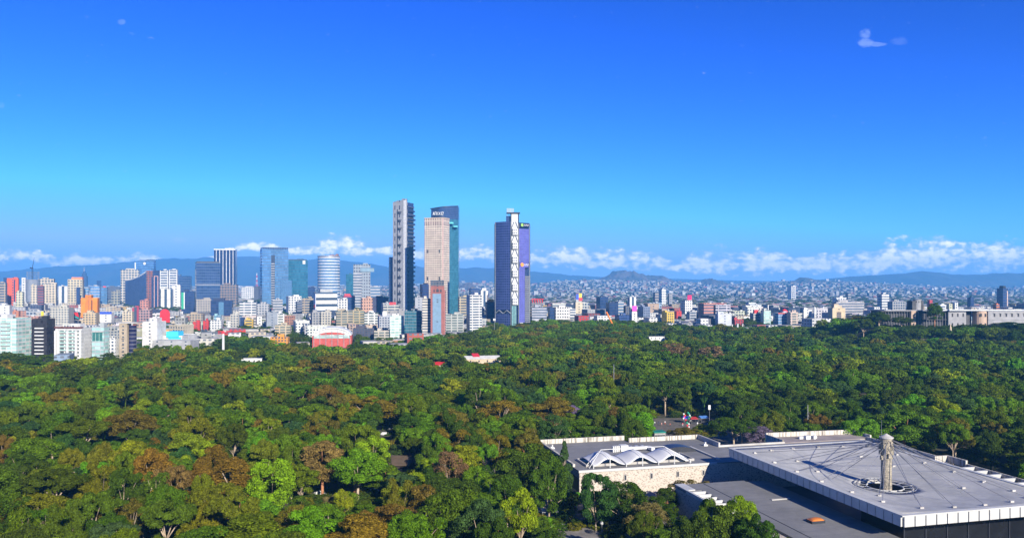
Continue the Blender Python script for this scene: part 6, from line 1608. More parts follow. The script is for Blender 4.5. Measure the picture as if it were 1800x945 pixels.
# the far city: thousands of boxes nobody could count, one object
def city_mesh(items, name):
    n = len(items)
    A = np.array([[x, y, w, d, z0, hh, c[0], c[1], c[2]] for (x, y, w, d, z0, hh, c) in items], dtype=np.float64)
    th = R(19); c_, s_ = math.cos(th), math.sin(th)
    lx = A[:, 0] * c_ + A[:, 1] * s_; ly = -A[:, 0] * s_ + A[:, 1] * c_
    sx = np.array([-1, 1, 1, -1, -1, 1, 1, -1]); sy = np.array([-1, -1, 1, 1, -1, -1, 1, 1]); sz = np.array([0, 0, 0, 0, 1, 1, 1, 1])
    V = np.empty((n, 8, 3)); V[:, :, 0] = lx[:, None] + A[:, 2, None] / 2 * sx; V[:, :, 1] = ly[:, None] + A[:, 3, None] / 2 * sy; V[:, :, 2] = A[:, 4, None] + A[:, 5, None] * sz
    Fq = np.array([[0, 1, 5, 4], [1, 2, 6, 5], [2, 3, 7, 6], [3, 0, 4, 7], [4, 5, 6, 7]])
    Fa = (Fq[None] + (np.arange(n) * 8)[:, None, None]).reshape(-1, 4)
    me = bpy.data.meshes.new(name); me.vertices.add(n * 8); me.vertices.foreach_set('co', V.reshape(-1).astype(np.float32))
    me.loops.add(len(Fa) * 4); me.loops.foreach_set('vertex_index', Fa.reshape(-1).astype(np.int32))
    me.polygons.add(len(Fa)); me.polygons.foreach_set('loop_start', (np.arange(len(Fa)) * 4).astype(np.int32))
    try: me.polygons.foreach_set('loop_total', np.full(len(Fa), 4, dtype=np.int32))
    except Exception: pass
    me.polygons.foreach_set('use_smooth', np.zeros(len(Fa), dtype=bool))
    at = me.attributes.new('col', 'FLOAT_COLOR', 'FACE')
    cols = np.ones((n, 5, 4), dtype=np.float32); cols[:, :, :3] = A[:, None, 6:9]
    cols[:, 4, :3] = cols[:, 4, :3] * .6 + np.array([.12, .12, .13])
    at.data.foreach_set('color', cols.reshape(-1))
    me.update(calc_edges=True)
    me.materials.append(facade('far_city_walls', 5.5, 4.2, .55, .45, glass=(.06, .07, .09, 1), attr=True, vary=.6, rough=.4))
    o = bpy.data.objects.new(name, me); COL.objects.link(o); o.rotation_euler = (0, 0, th)
    return o
items = []
def rcol():
    cn, cc, _ = rng.choices(PALET, PW)[0]; f = rng.uniform(.75, 1.08)
    return tuple(min(1, q * f) for q in cc[:3])
for (x, y, w, d, hh, px) in rest: items.append((x, y, w, d, 0, hh, rcol()))
y = 4200.0
while y < 9700:
    pitch = 32 + (y - 4200) * .004
    x = -y * .68
    while x < y * .68:
        px = 900 + F * x / y
        if rng.random() < .52 + .25 * mnoise.noise(Vector((x / 420, y / 900, 1.1))):
            xx = x + rng.uniform(-.4, .4) * pitch; yy = y + rng.uniform(-.4, .4) * pitch
            if free(xx, yy, 20):
                w = rng.uniform(.35, .85) * pitch; d = rng.uniform(.35, .8) * pitch; hh = rng.uniform(4, 11)
                if rng.random() < .03: hh = rng.uniform(14, 30)
                c = rcol(); f_ = rng.choice((.3, .55, .8, 1.0, 1.0)); c = tuple(q * f_ for q in c)
                items.append((xx, yy, w, d, ground_z(xx, yy) - 6, hh + 6, c))
        x += pitch
    y += pitch
tag(city_mesh(items, 'far_city'), 'sprawl of countless pale far-off buildings filling the plain up to the hills', 'city', kind='stuff')
print('city', len(single), len(items))

# ------------------------------------------------------------------ trees
def leaf_mat(name, src):
    m = bpy.data.materials.new(name); m.use_nodes = True
    t = NT(m.node_tree); t.n.clear()
    out = t.new('ShaderNodeOutputMaterial')
    if src == 'object':
        oi = t.new('ShaderNodeObjectInfo'); col = oi.outputs['Color']
    else:
        at = t.new('ShaderNodeAttribute'); at.attribute_type = 'INSTANCER'; at.attribute_name = 'tint'; col = at.outputs['Color']
    g = t.new('ShaderNodeNewGeometry')
    tc = t.new('ShaderNodeTexCoord')
    n = t.noise(tc.outputs['Object'], .45, 3, .6)
    k = t.math('MULTIPLY', t.ramp(g.outputs['Random Per Island'], 0, 1, .5, 1.5, False), t.ramp(n, .3, .7, .75, 1.25))
    vm = t.new('ShaderNodeVectorMath'); vm.operation = 'SCALE'; t.l.new(col, vm.inputs[0]); t.l.new(k, vm.inputs['Scale'])
    df = t.new('ShaderNodeBsdfDiffuse'); t.l.new(vm.outputs[0], df.inputs['Color'])
    tr = t.new('ShaderNodeBsdfTranslucent')
    tw = t.mix(1.0, vm.outputs[0], (1.1, 1.25, .45, 1), 'MULTIPLY'); t.l.new(tw, tr.inputs['Color'])
    mx = t.new('ShaderNodeMixShader'); mx.inputs[0].default_value = .34
    t.l.new(df.outputs[0], mx.inputs[1]); t.l.new(tr.outputs[0], mx.inputs[2]); t.l.new(mx.outputs[0], out.inputs['Surface'])
    return m
M_LEAF_O = leaf_mat('leaves', 'object')
M_LEAF_I = leaf_mat('leaves_of_the_wood', 'inst')
M_BARK = plain('pale_bark', (.36, .28, .20), .9, mottle=.3, scale=.8)
M_BARKR = plain('reddish_bark', (.36, .16, .08), .9, mottle=.25, scale=.8)

SIZE = {}
def crown(seed, kind, nleaf, leaf, mat, name='crown'):
    """leaf-sized faces in clumps spread through the volume of a crown; tree about 16 m tall"""
    rg = np.random.default_rng(seed)
    if kind == 'round': rx, rz_, zc, ncl, cr = 5.6, 5.0, 10.6, 46, (1.1, 2.1)
    elif kind == 'broad': rx, rz_, zc, ncl, cr = 7.4, 3.6, 11.5, 50, (1.1, 2.0)
    elif kind == 'tall': rx, rz_, zc, ncl, cr = 4.2, 6.8, 10.4, 44, (1.0, 1.9)
    elif kind == 'tier': rx, rz_, zc, ncl, cr = 6.4, 5.0, 11.0, 30, (1.5, 2.4)
    elif kind == 'wisp': rx, rz_, zc, ncl, cr = 4.8, 6.2, 9.8, 60, (.7, 1.4)
    elif kind == 'cone': rx, rz_, zc, ncl, cr = 3.6, 8, 8.5, 50, (.7, 1.5)
    elif kind == 'umbrella': rx, rz_, zc, ncl, cr = 6.6, 2.3, 13.4, 34, (1.1, 1.9)
    elif kind == 'dense': rx, rz_, zc, ncl, cr = 5.6, 5.4, 7.6, 80, (1.1, 1.7)
    C = []
    while len(C) < ncl:
        d = rg.normal(size=3); d /= np.linalg.norm(d)
        rad = rg.uniform(.25, 1) ** (.35 if kind != 'dense' else .15)
        p = d * rad
        if kind not in ('cone', 'dense') and p[2] < -.62: continue
        if kind == 'cone':
            h = rg.uniform(0, 1); a = rg.uniform(0, 2 * np.pi); q = (1 - h) * rg.uniform(.5, 1) ** .5
            C.append((np.cos(a) * q * rx, np.sin(a) * q * rx, 3 + h * 13.5, .5 + 1.2 * (1 - h))); continue
        lop = 1 + .22 * np.sin(3 * np.arctan2(p[1], p[0]) + seed)
        C.append((p[0] * rx * lop, p[1] * rx * lop, zc + p[2] * rz_ * (1 + rg.uniform(-.1, .12)), rg.uniform(*cr)))
    C = np.array(C); per = nleaf // ncl
    P_, N_ = [], []
    for (x, y, z, r_) in C:
        d = rg.normal(size=(per, 3)); d /= np.linalg.norm(d, axis=1)[:, None]
        low = d[:, 2] < -.35; d[low, 2] *= -1
        rr = r_ * rg.uniform(.55, 1.08, size=(per, 1)) ** .6
        sq = np.array([1.08, 1.08, .78 if kind != 'wisp' else 1.15])
        P_.append(np.array([x, y, z]) + d * rr * sq); N_.append(d + rg.normal(size=(per, 3)) * .42)
    P_ = np.concatenate(P_); N_ = np.concatenate(N_); N_ /= np.linalg.norm(N_, axis=1)[:, None]
    n = len(P_); up = rg.normal(size=(n, 3)); A = np.cross(N_, up); A /= np.linalg.norm(A, axis=1)[:, None]; B_ = np.cross(N_, A)
    s = leaf * rg.uniform(.6, 1.25, size=(n, 1))
    V = np.stack([P_ - A * s * .6, P_ - B_ * s * .36 + N_ * s * .08, P_ + A * s * .6, P_ + B_ * s * .36 + N_ * s * .08], 1)
    me = bpy.data.meshes.new(name); me.vertices.add(n * 4); me.vertices.foreach_set('co', V.reshape(-1).astype(np.float32))
    me.loops.add(n * 4); me.loops.foreach_set('vertex_index', np.arange(n * 4, dtype=np.int32)); me.polygons.add(n); me.polygons.foreach_set('loop_start', np.arange(0, n * 4, 4, dtype=np.int32))
    try: me.polygons.foreach_set('loop_total', np.full(n, 4, dtype=np.int32))
    except Exception: pass
    me.polygons.foreach_set('use_smooth', np.zeros(n, dtype=bool))
    me.update(calc_edges=True); me.materials.append(mat)
    q = V.reshape(-1, 3); lo, hi = np.percentile(q, 1, axis=0), np.percentile(q, 99, axis=0)
    SIZE[me.name] = (float(max(hi[0] - lo[0], hi[1] - lo[1])), float(hi[2]))
    return me, C
def trunk_mesh(seed, C, mat, r0=.38, name='trunk', fork=.45, nl=9):
    rg = random.Random(seed); b = MB()
    zc = float(np.mean(C[:, 2])); fz = zc * fork
    b.tube((0, 0, -.4), (rg.uniform(-.2, .2), rg.uniform(-.2, .2), fz), r0, r0 * .72, n=7)
    idx = rg.sample(range(len(C)), min(nl, len(C)))
    for i in idx:
        x, y, z, _ = C[i]; m_ = (x * .35, y * .35, fz + (z - fz) * .45)
        b.tube((0, 0, fz - .3), m_, r0 * .5, r0 * .3, n=5); b.tube(m_, (x, y, z), r0 * .3, r0 * .08, n=4)
    return b.mesh(name, mat, True)
KINDS_ = ['umbrella', 'round', 'broad', 'tall', 'tier', 'wisp', 'cone', 'dense']
PROTO = {}
for i, kd in enumerate(KINDS_):
    for v_ in range(3 if kd in ('round', 'broad', 'tier', 'wisp', 'tall', 'umbrella') else 1):
        me, C = crown(100 + i * 7 + v_, kd, 15000 if kd != 'wisp' else 8500, .42 if kd != 'wisp' else .36, M_LEAF_O)
        PROTO[(kd, v_)] = (me, trunk_mesh(i * 3 + v_, C, M_BARKR if kd == 'tall' or (kd, v_) == ('umbrella', 1) else M_BARK, r0=(.45 if kd == 'umbrella' else .38), fork=(.58 if kd == 'umbrella' else .5 if kd != 'dense' else .3), nl=(5 if kd == 'umbrella' else 9)))

TINT = {
 'dark green': (0.059, 0.099, 0.010), 'deep green': (0.078, 0.132, 0.010), 'mid green': (0.112, 0.179, 0.010), 'bright green': (0.120, 0.255, 0.012), 'lime green': (0.202, 0.319, 0.012), 'olive': (0.151, 0.163, 0.012),
 'brown': (0.158, 0.128, 0.018), 'rusty brown': (0.209, 0.150, 0.016), 'grey-brown': (0.190, 0.147, 0.050), 'yellow-green': (0.215, 0.268, 0.012), 'blue-green': (0.053, 0.109, 0.026), 'violet': (0.190, 0.140, 0.230)}
def tint_var(c, r_): return (c[0] * r_.uniform(.85, 1.18), c[1] * r_.uniform(.87, 1.13), c[2] * r_.uniform(.8, 1.2), 1)

def add_tree(x, y, h, wid, kd, tint, name='tree', rz=None, z0=0.0, v_=None, rr=rng):
    """h: height, wid: crown width"""
    opts = [k_ for k_ in PROTO if k_[0] == kd]; key = opts[rr.randrange(len(opts))] if v_ is None else (kd, v_)
    base_w, base_h = SIZE[PROTO[key][0].name]
    r = empty(name, (x, y, z0), rr.uniform(0, 6.28) if rz is None else rz)
    r.scale = (wid / base_w, wid / base_w, h / base_h)
    me, tm_ = PROTO[key]
    o = bpy.data.objects.new('crown', me); COL.objects.link(o); o.parent = r; o.color = tint_var(TINT[tint], rr)
    o = bpy.data.objects.new('trunk', tm_); COL.objects.link(o); o.parent = r
    return r

# museum outline in the photograph that trees before it must leave open
OPEN = [([(948, 772), (1235, 764), (1345, 762), (1510, 756), (1670, 800), (1810, 830), (1810, 950), (1345, 950), (1310, 905), (1245, 885), (1205, 905), (1183, 880), (1120, 852), (1017, 866), (1008, 826), (950, 790)], 330),
        ([(1150, 734), (1262, 734), (1262, 760), (1150, 766)], 405), ([(955, 900), (1050, 900), (1065, 950), (1000, 950)], 236),
        ([(684, 808), (722, 808), (722, 820), (690, 822)], 298), ([(648, 858), (668, 858), (668, 872), (648, 872)], 265), ([(228, 712), (246, 712), (246, 730), (228, 730)], 455), ([(668, 750), (692, 750), (692, 768), (668, 768)], 380),
        ([(820, 623), (878, 627), (876, 635), (818, 633)], 682), ([(762, 638), (780, 638), (780, 642), (762, 642)], 660), ([(1140, 588), (1170, 590), (1170, 600), (1140, 596)], 990), ([(555, 866), (572, 866), (572, 874), (555, 874)], 262),
        ([(443, 830), (478, 811), (513, 830), (518, 870), (478, 892), (440, 870)], 247), ([(590, 810), (628, 791), (666, 812), (672, 845), (628, 862), (588, 845)], 262), ([(880, 830), (925, 790), (968, 830), (968, 880), (925, 890), (880, 870)], 262),
        ([(1275, 900), (1265, 898), (1230, 910), (1225, 940), (1310, 945)], 205),
        ([(1530, 716), (1546, 716), (1546, 726), (1530, 726)], 440), ([(385, 588), (400, 588), (400, 614), (385, 614)], 790), ([(548, 574), (620, 574), (620, 603), (548, 603)], 780), ([(415, 610), (470, 610), (465, 634), (425, 634)], 712)]
def inside(poly, x, y):
    c = False; j = len(poly) - 1
    for i in range(len(poly)):
        xi, yi = poly[i]; xj, yj = poly[j]
        if (yi > y) != (yj > y) and x < (xj - xi) * (y - yi) / (yj - yi) + xi: c = not c
        j = i
    return c
def blocks(x, y, h, wid, z0=0):
    px = 900 + F * x / y; yt = 500 + F * (CH - z0 - h) / y; yb = 500 + F * (CH - z0 - .25 * h) / y; hw_ = F * wid / 2 / y
    for poly, yo in OPEN:
        if y >= yo: continue
        ym, yr = (yt + yb) / 2, max(1, (yb - yt) / 2)
        if any(((vx - px) / hw_) ** 2 + ((vy - ym) / yr) ** 2 < .8 for vx, vy in poly): return True
        for (fx, fy) in ((0, .02), (-.5, .25), (.5, .25), (-.8, .5), (.8, .5), (0, .5), (-.6, .85), (.6, .85), (0, .95)):
            if inside(poly, px + fx * hw_, yt + (yb - yt) * fy): return True
    return False
def in_museum(x, y, m=2.5):
    u_ = x * EX.x + y * EX.y; v_ = x * EY.x + y * EY.y
    return (86 - m < u_ < 216 + m and 253 - m < v_ < 303 + m) or (110 - m < u_ < 222 + m and 130 < v_ < 256) or (179 - m < u_ < 224 and 275 < v_ < 292 + m)

TREES = []   # (root, px, py of the crown middle, tint, kind, y)
def special(px, pytop, pybot, wpx, Yd, kd, tint, lab=None, name='tree'):
    """crown top and crown bottom in the photograph, standing at distance Yd"""
    if Yd < 450 and CH - (pytop - 500) / F * Yd > 19.5 and kd != 'cone': Yd = (CH - 18.5) * F / (pytop - 500)
    x = (px - 900) / F * Yd; g_ = ground_z(x, Yd); h = CH - (pytop - 500) / F * Yd - g_; wid = wpx / F * Yd
    r = add_tree(x, Yd, h, wid, kd, tint, name, z0=g_)
    TREES.append([r, px, pytop, tint, kd, Yd, lab, x, wid]); return r
S = special
S(478, 810, 890, 84, 212, 'dense', 'lime green', 'lime green clumpy tree standing out in the lower left forest')
S(628, 790, 860, 96, 222, 'round', 'bright green', 'large bright green tree left of the brown-roofed pavilion')
S(655, 768, 830, 62, 240, 'round', 'lime green', 'lime-topped tree just above the brown-roofed pavilion')
S(815, 783, 850, 60, 232, 'tall', 'yellow-green', 'upright yellow-green tree left of the palm')
S(768, 762, 815, 54, 262, 'round', 'mid green', 'rounded green tree above the grey-brown bare one')
S(790, 795, 835, 60, 236, 'wisp', 'grey-brown', 'bare grey-brown twiggy tree above the pavilion gap')
S(925, 786, 900, 112, 226, 'dense', 'dark green', 'very large dark green tree left of the museum corner')
S(965, 806, 890, 62, 245, 'dense', 'deep green', 'deep green tree hiding the left foot of the museum corner')
S(892, 835, 880, 60, 228, 'round', 'deep green', 'deep green tree at the left foot of the very large dark one')
S(915, 862, 915, 66, 208, 'round', 'yellow-green', 'yellow-green tree at the bottom left of the paved path')
S(800, 866, 945, 120, 184, 'dense', 'deep green', 'wide deep green tree at the bottom centre')
S(992, 776, 840, 34, 262, 'cone', 'blue-green', 'blue-green conifer before the left corner of the museum roof', 'conifer')
S(1121, 726, 766, 66, 352, 'dense', 'bright green', 'perfectly rounded bright green tree right behind the museum parapet')
S(1048, 835, 905, 66, 236, 'dense', 'blue-green', 'blue-green tree before the pale stone museum wall')
S(1098, 851, 900, 86, 238, 'dense', 'dark green', 'dark rounded tree at the foot of the pale stone museum wall')
S(1140, 884, 945, 74, 218, 'wisp', 'grey-brown', 'half-bare brown tree between the two museum buildings')
S(1172, 858, 905, 40, 250, 'tall', 'dark green', 'dark narrow tree in the shaded courtyard gap')
S(1210, 845, 862, 70, 256, 'wisp', 'grey-brown', 'leafless pinkish-brown tree against the stone wall above the wing roof')
S(1265, 897, 945, 110, 198, 'dense', 'deep green', 'wide green tree at the bottom before the grey wing roof')
S(1330, 905, 945, 70, 190, 'round', 'dark green', 'dark round tree at the bottom where the grey wing roof leaves the picture')
S(1246, 880, 945, 60, 205, 'round', 'deep green', 'green tree rising beside the light well beams of the grey wing')
S(1300, 872, 920, 60, 206, 'round', 'yellow-green', 'sunlit yellow-green tree top before the grey wing roof')
S(1222, 908, 945, 76, 196, 'dense', 'dark green', 'dark tree at the bottom under the shaded wing wall')
S(1008, 713, 730, 30, 392, 'round', 'violet', 'violet flowering tree left of the rounded bright green tree', 'flowering_tree')
S(1020, 722, 748, 40, 388, 'wisp', 'violet', 'thin violet flowering tree next to the denser violet one', 'flowering_tree')
S(1335, 749, 770, 50, 348, 'wisp', 'violet', 'dull violet flowering tree left of the stained parapet', 'flowering_tree')
S(1165, 624, 634, 28, 610, 'broad', 'violet', 'small distant violet tree in the mid forest', 'flowering_tree')
S(1190, 603, 628, 56, 680, 'wisp', 'grey-brown', 'large leafless reddish-brown tree in the distant mid forest')
S(970, 700, 770, 76, 366, 'tall', 'rusty brown', 'rusty brown cypress behind the museum left end')
S(1085, 716, 760, 46, 372, 'tall', 'brown', 'brown cypress left of the rounded bright green tree')
S(925, 752, 795, 46, 300, 'tall', 'brown', 'brown cypress next to the left museum corner')
S(1240, 748, 762, 60, 358, 'broad', 'olive', 'low olive shrub tree right behind the museum parapet')
S(1205, 752, 764, 60, 352, 'broad', 'brown', 'low brown-tinged shrub tree before the market stalls')
S(1195, 660, 742, 60, 445, 'tall', 'dark green', 'tall dark eucalyptus with a bare red trunk above the stalls')
S(1790, 712, 745, 60, 420, 'wisp', 'grey-brown', 'pale bare-branched tree at the right border')
S(1290, 735, 775, 74, 352, 'broad', 'dark green', 'dark spreading tree right of the thin white-board pole')
S(230, 722, 775, 90, 330, 'round', 'brown', 'big brown tree below the small road gap on the left')
S(345, 660, 715, 60, 440, 'tall', 'brown', 'brown upright tree in the left mid forest')
S(470, 735, 765, 44, 330, 'wisp', 'yellow-green', 'golden thin tree in the centre left forest')
S(410, 808, 850, 100, 240, 'wisp', 'rusty brown', 'wide rusty brown thin tree in the lower left forest')
S(265, 790, 825, 70, 262, 'round', 'rusty brown', 'rusty clump tree above the orange trunk on the left')
S(650, 698, 750, 90, 360, 'round', 'rusty brown', 'broad rusty brown tree in the centre forest')
S(880, 705, 752, 72, 365, 'wisp', 'rusty brown', 'thin rusty brown tree in the centre right forest')
S(1643, 533, 570, 26, 838, 'tall', 'dark green', 'dark tree rising before the columned palace wing')
S(1585, 556, 580, 34, 834, 'round', 'dark green', 'dark tree covering the left foot of the columned palace wing')
S(1545, 548, 580, 40, 846, 'round', 'dark green', 'dark tree at the left end of the palace')
S(1518, 560, 584, 34, 836, 'broad', 'dark green', 'dark spreading tree left of the palace on the slope')
S(1775, 566, 590, 50, 836, 'round', 'dark green', 'dark rounded tree before the hooded windows of the palace')
S(1712, 570, 590, 44, 834, 'broad', 'dark green', 'dark tree under the round bastion of the palace')
S(165, 868, 900, 80, 190, 'umbrella', 'deep green', 'high-crowned tree with a bare trunk at the bottom left')
S(415, 868, 905, 84, 188, 'umbrella', 'olive', 'high-crowned tree with pale forked limbs at the bottom left of centre')
S(292, 880, 915, 90, 182, 'umbrella', 'deep green', 'wide high-crowned tree with pale limbs at the bottom left')
S(150, 738, 765, 80, 300, 'umbrella', 'deep green', 'high-crowned tree with a pale leaning limb on the left')
S(182, 790, 815, 70, 255, 'umbrella', 'olive', 'olive high-crowned tree in the left forest above the bare trunk')
S(586, 626, 672, 72, 560, 'tall', 'brown', 'tall brown cypress clump under the red arched hall')
# palm: curved trunk with a fan of fronds
def palm(px, pytop, Yd, lab):
    x = (px - 900) / F * Yd; h = CH - (pytop - 500) / F * Yd
    r = tag(empty('palm_tree', (x, Yd, 0)), lab, 'palm')
    b = MB()
    for i in range(6): b.tube((.15 * math.sin(i * .5), 0, h * .88 * i / 6 - .2), (.15 * math.sin(i * .5 + .5), 0, h * .88 * (i + 1) / 6), .30 - .02 * i, .28 - .02 * i, n=8)
    b.build('trunk', M_BARK, r, smooth=True)
    rr = random.Random(int(px))
    for i in range(26):
        a = rr.uniform(0, 6.28); e = rr.uniform(-.5, 1.2); b = MB(); L_ = rr.uniform(2.0, 2.8); pts = []
        for j in range(7):
            t_ = j / 6; rad = L_ * t_ * math.cos(e * (1 - .3 * t_)); zz = L_ * t_ * math.sin(e) - 1.3 * t_ * t_
            pts.append(Vector((rad * math.cos(a), rad * math.sin(a), h * .88 + zz)))
        side = Vector((-math.sin(a), math.cos(a), 0))
        for j in range(6):
            w0, w1 = .62 * math.sin(math.pi * (.12 + .8 * j / 6)), .62 * math.sin(math.pi * (.12 + .8 * (j + 1) / 6))
            for s in (-1, 1):
                b.face([pts[j], pts[j] + side * s * w0 - Vector((0, 0, .25 * w0)), pts[j] + (pts[j + 1] - pts[j]) * .7 + side * s * w1 - Vector((0, 0, .25 * w1)), pts[j] + (pts[j + 1] - pts[j]) * .5])
        b.build('frond', M_LEAF_O, r, color=TINT['mid green'] + (1,))
palm(861, 826, 236, 'fan palm in the dark gap left of the museum')
palm(705, 645, 520, 'fan palm top rising in the centre mid forest')

PAL_NEAR = [('dark green', 20), ('deep green', 28), ('mid green', 30), ('olive', 11), ('bright green', 9), ('yellow-green', 5), ('brown', 5), ('rusty brown', 2), ('grey-brown', .8), ('blue-green', 5), ('lime green', .6)]
KW = [('umbrella', 14), ('round', 24), ('broad', 22), ('tall', 14), ('tier', 28), ('wisp', 8), ('dense', 4)]
trng = random.Random(5)
def patchy(x, y):
    """species come in groups"""
    n = mnoise.noise(Vector((x / 55, y / 75, 3.3))); n2 = mnoise.noise(Vector((x / 38, y / 50, 9.1)))
    w = dict(PAL_NEAR)
    if n > .18: w['brown'] *= 3.5; w['rusty brown'] *= 1.5; w['olive'] *= 2
    if n < -.2: w['bright green'] *= 5; w['lime green'] *= 2; w['mid green'] *= 1.6
    if n2 > .2: w['dark green'] *= 2.4; w['blue-green'] *= 3
    px = 900 + F * x / y
    if px > 1100: w['olive'] *= .5; w['brown'] *= .25; w['rusty brown'] *= .12; w['dark green'] *= 1.8; w['deep green'] *= 1.8; w['mid green'] *= 1.3
    if px < 420: w['dark green'] *= 1.3; w['olive'] *= 1.8; w['bright green'] *= .5
    return trng.choices(list(w.keys()), list(w.values()))[0]
occ = {}
def occ_add(x, y, r_): occ.setdefault((int(x // 20), int(y // 20)), []).append((x, y, r_))
def occ_free(x, y, r_):
    i, j = int(x // 20), int(y // 20)
    for a in (-1, 0, 1):
        for b in (-1, 0, 1):
            for (p, q, s) in occ.get((i + a, j + b), ()):
                if (p - x) ** 2 + (q - y) ** 2 < ((r_ + s) * .74) ** 2: return False
    return True
for t_ in TREES: occ_add(t_[7], t_[5], t_[8] / 2)
for hx in HOUSES: occ_add((hx[0] - 900) / F * hx[3], hx[3], hx[2] / F * hx[3] * .6)
cands = []
y = 158.0
while y < 1420:
    step = 6.0 + (y / 1400) * 3
    x = -y * .84
    while x < y * .84:
        xx = x + trng.uniform(-.5, .5) * step; yy = y + trng.uniform(-.5, .5) * step
        x += step
        px = 900 + F * xx / yy
        if yy > forest_end(px) or px < -260 or px > 2060: continue
        if px > 1535 and yy > 838: continue
        wid = trng.choice((trng.uniform(7.5, 11), trng.uniform(10, 14.5), trng.uniform(13, 18))) * (1 + min(.35, max(0, yy - 250) / 1200)); h = trng.uniform(11.5, 19) * (.88 + .12 * wid / 11)
        if trng.random() < .06: h += 4
        z0 = ground_z(xx, yy)
        if yy > forest_end(px) - 60: h = min(h, 17)
        if in_museum(xx, yy, 5.5): continue
        if not occ_free(xx, yy, wid / 2): continue
        if 1200 < px and yy > 640 and z0 > 1:
            lim = CH - ((573 if px > 1548 else 556) - 500) / F * yy + trng.uniform(-4, 1.0)
            if z0 + h > lim: h = lim - z0
            if h < 5: continue
        if blocks(xx, yy, h, wid, z0):
            ok = False
            for f_ in (.75, .5, .35):
                if not blocks(xx, yy, h * f_, wid * (f_ + .15), z0): h *= f_; wid *= (f_ + .15); ok = True; break
            if not ok or h < 4: continue
        if 66 < xx < 116 and 368 < yy < 434: continue
        occ_add(xx, yy, wid / 2); cands.append((xx, yy, z0, h, wid))
    y += step
print('trees', len(cands))
cands.sort(key=lambda c: -(c[4] * c[3] / (c[1] ** 2)) * (1 if -30 < 900 + F * c[0] / c[1] < 1830 and 500 + F * (CH - c[3]) / c[1] < 940 else 0))
N_T = 300 - len(TREES) - 2
for (x, y, z0, h, wid) in cands[:N_T]:
    tn = patchy(x, y); kd = trng.choices([k_[0] for k_ in KW], [k_[1] for k_ in KW])[0]
    if 'brown' in tn and trng.random() < .5: kd = 'wisp'
    r = add_tree(x, y, h, wid, kd, tn, z0=z0, rr=trng)
    TREES.append([r, 900 + F * x / y, 500 + F * (CH - z0 - h) / y, tn, kd, y, None, x, wid])
# labels: a tree is told by colour, form, and its place in its own distance row
FORM = {'umbrella': 'high-crowned', 'round': 'round-crowned', 'broad': 'spreading', 'tall': 'upright', 'tier': 'tiered-crowned', 'wisp': 'thin-leaved', 'cone': 'conical', 'dense': 'dense domed'}
rows_ = {}
for t_ in TREES:
    if t_[6]: tag(t_[0], t_[6], 'tree', 'trees of the park forest'); continue
    rows_.setdefault((t_[3], FORM[t_[4]]), []).append(t_)
MARKS = [(40, 'the left border'), (235, 'the big brown tree at left'), (410, 'the wide rusty thin tree'), (478, 'the lime green clumpy tree'), (630, 'the large bright green tree'), (705, 'the brown-roofed pavilion'), (861, 'the fan palm'),
         (920, 'the very large dark tree'), (1048, 'the museum wall'), (1121, 'the domed bright green tree'), (1215, 'the market stalls'), (1335, 'the violet tree by the parapet'), (1430, 'the stained back parapet'), (1556, 'the cable column'), (1700, 'the side wing'), (1790, 'the right border')]
sec = {}
for (tn, fm_), lst in rows_.items():
    for t_ in lst:
        mk = min(MARKS, key=lambda q: abs(q[0] - t_[1])); hgt = 'above' if t_[2] < 770 else ('level with' if t_[2] < 850 else 'below')
        if mk[1] == 'the left border' or mk[1] == 'the right border': hgt = {'above': 'high beside', 'level with': 'midway along', 'below': 'low beside'}[hgt]
        sec.setdefault((tn, fm_, hgt, mk[1]), []).append(t_)
for (tn, fm_, hgt, mk), lst in sec.items():
    lst.sort(key=lambda q: q[1])
    for i, t_ in enumerate(lst):
        lab = f'{tn} {fm_} tree {hgt} {mk}'
        if len(lst) > 1: lab += ', ' + ('leftmost' if i == 0 else ORD[i] + ' from left') + ' of such'
        if len(lab.split()) > 16: lab = lab.replace(' the ', ' ')
        tag(t_[0], lab, 'tree', 'trees of the park forest')

# the rest of the wood: one object
lib = bpy.data.collections.new('wood_library')
protos = []
for i, kd in enumerate(['broad', 'dense', 'round', 'tall', 'tier', 'umbrella', 'wisp']):
    for lod, (nl, lf) in enumerate(((7000, .58), (2600, .90))):
        for v_ in range(2):
            me, C = crown(500 + i * 5 + v_, kd, nl if kd != 'wisp' else int(nl * .8), lf if kd != 'wisp' else lf * .75, M_LEAF_I)
            tmh = trunk_mesh(i + v_, C, M_BARK)
            bm = bmesh.new(); bm.from_mesh(me); nf = len(bm.faces); bm.from_mesh(tmh); bm.faces.ensure_lookup_table()
            for f_ in bm.faces[nf:]: f_.material_index = 1
            m2 = bpy.data.meshes.new('wood_tree'); bm.to_mesh(m2); bm.free(); SIZE[(i, lod, v_)] = SIZE[me.name]; m2.materials.clear(); m2.materials.append(M_LEAF_I); m2.materials.append(M_BARK)
            nm = 'wood_tree_%s_%d%d' % ('abcdefg'[i], lod, v_)
            o = bpy.data.objects.new(nm, m2); lib.objects.link(o); protos.append((nm, kd, lod, v_))
protos.sort(); pidx = {(kd, lod, v_): i for i, (nm, kd, lod, v_) in enumerate(protos)}
KI = ['broad', 'dense', 'round', 'tall', 'tier', 'umbrella', 'wisp']
pts = []
for (x, y, z0, h, wid) in cands[N_T:]:
    kd = trng.choices([k_[0] for k_ in KW], [k_[1] for k_ in KW])[0]; tn = patchy(x, y)
    lo_, vv = (0 if y < 470 else 1), trng.randrange(2); bw, bh = SIZE[(KI.index(kd), lo_, vv)]
    pts.append((x, y, z0, pidx[(kd, lo_, vv)], wid / bw, h / bh, trng.uniform(0, 6.28), tint_var(TINT[tn], trng)))
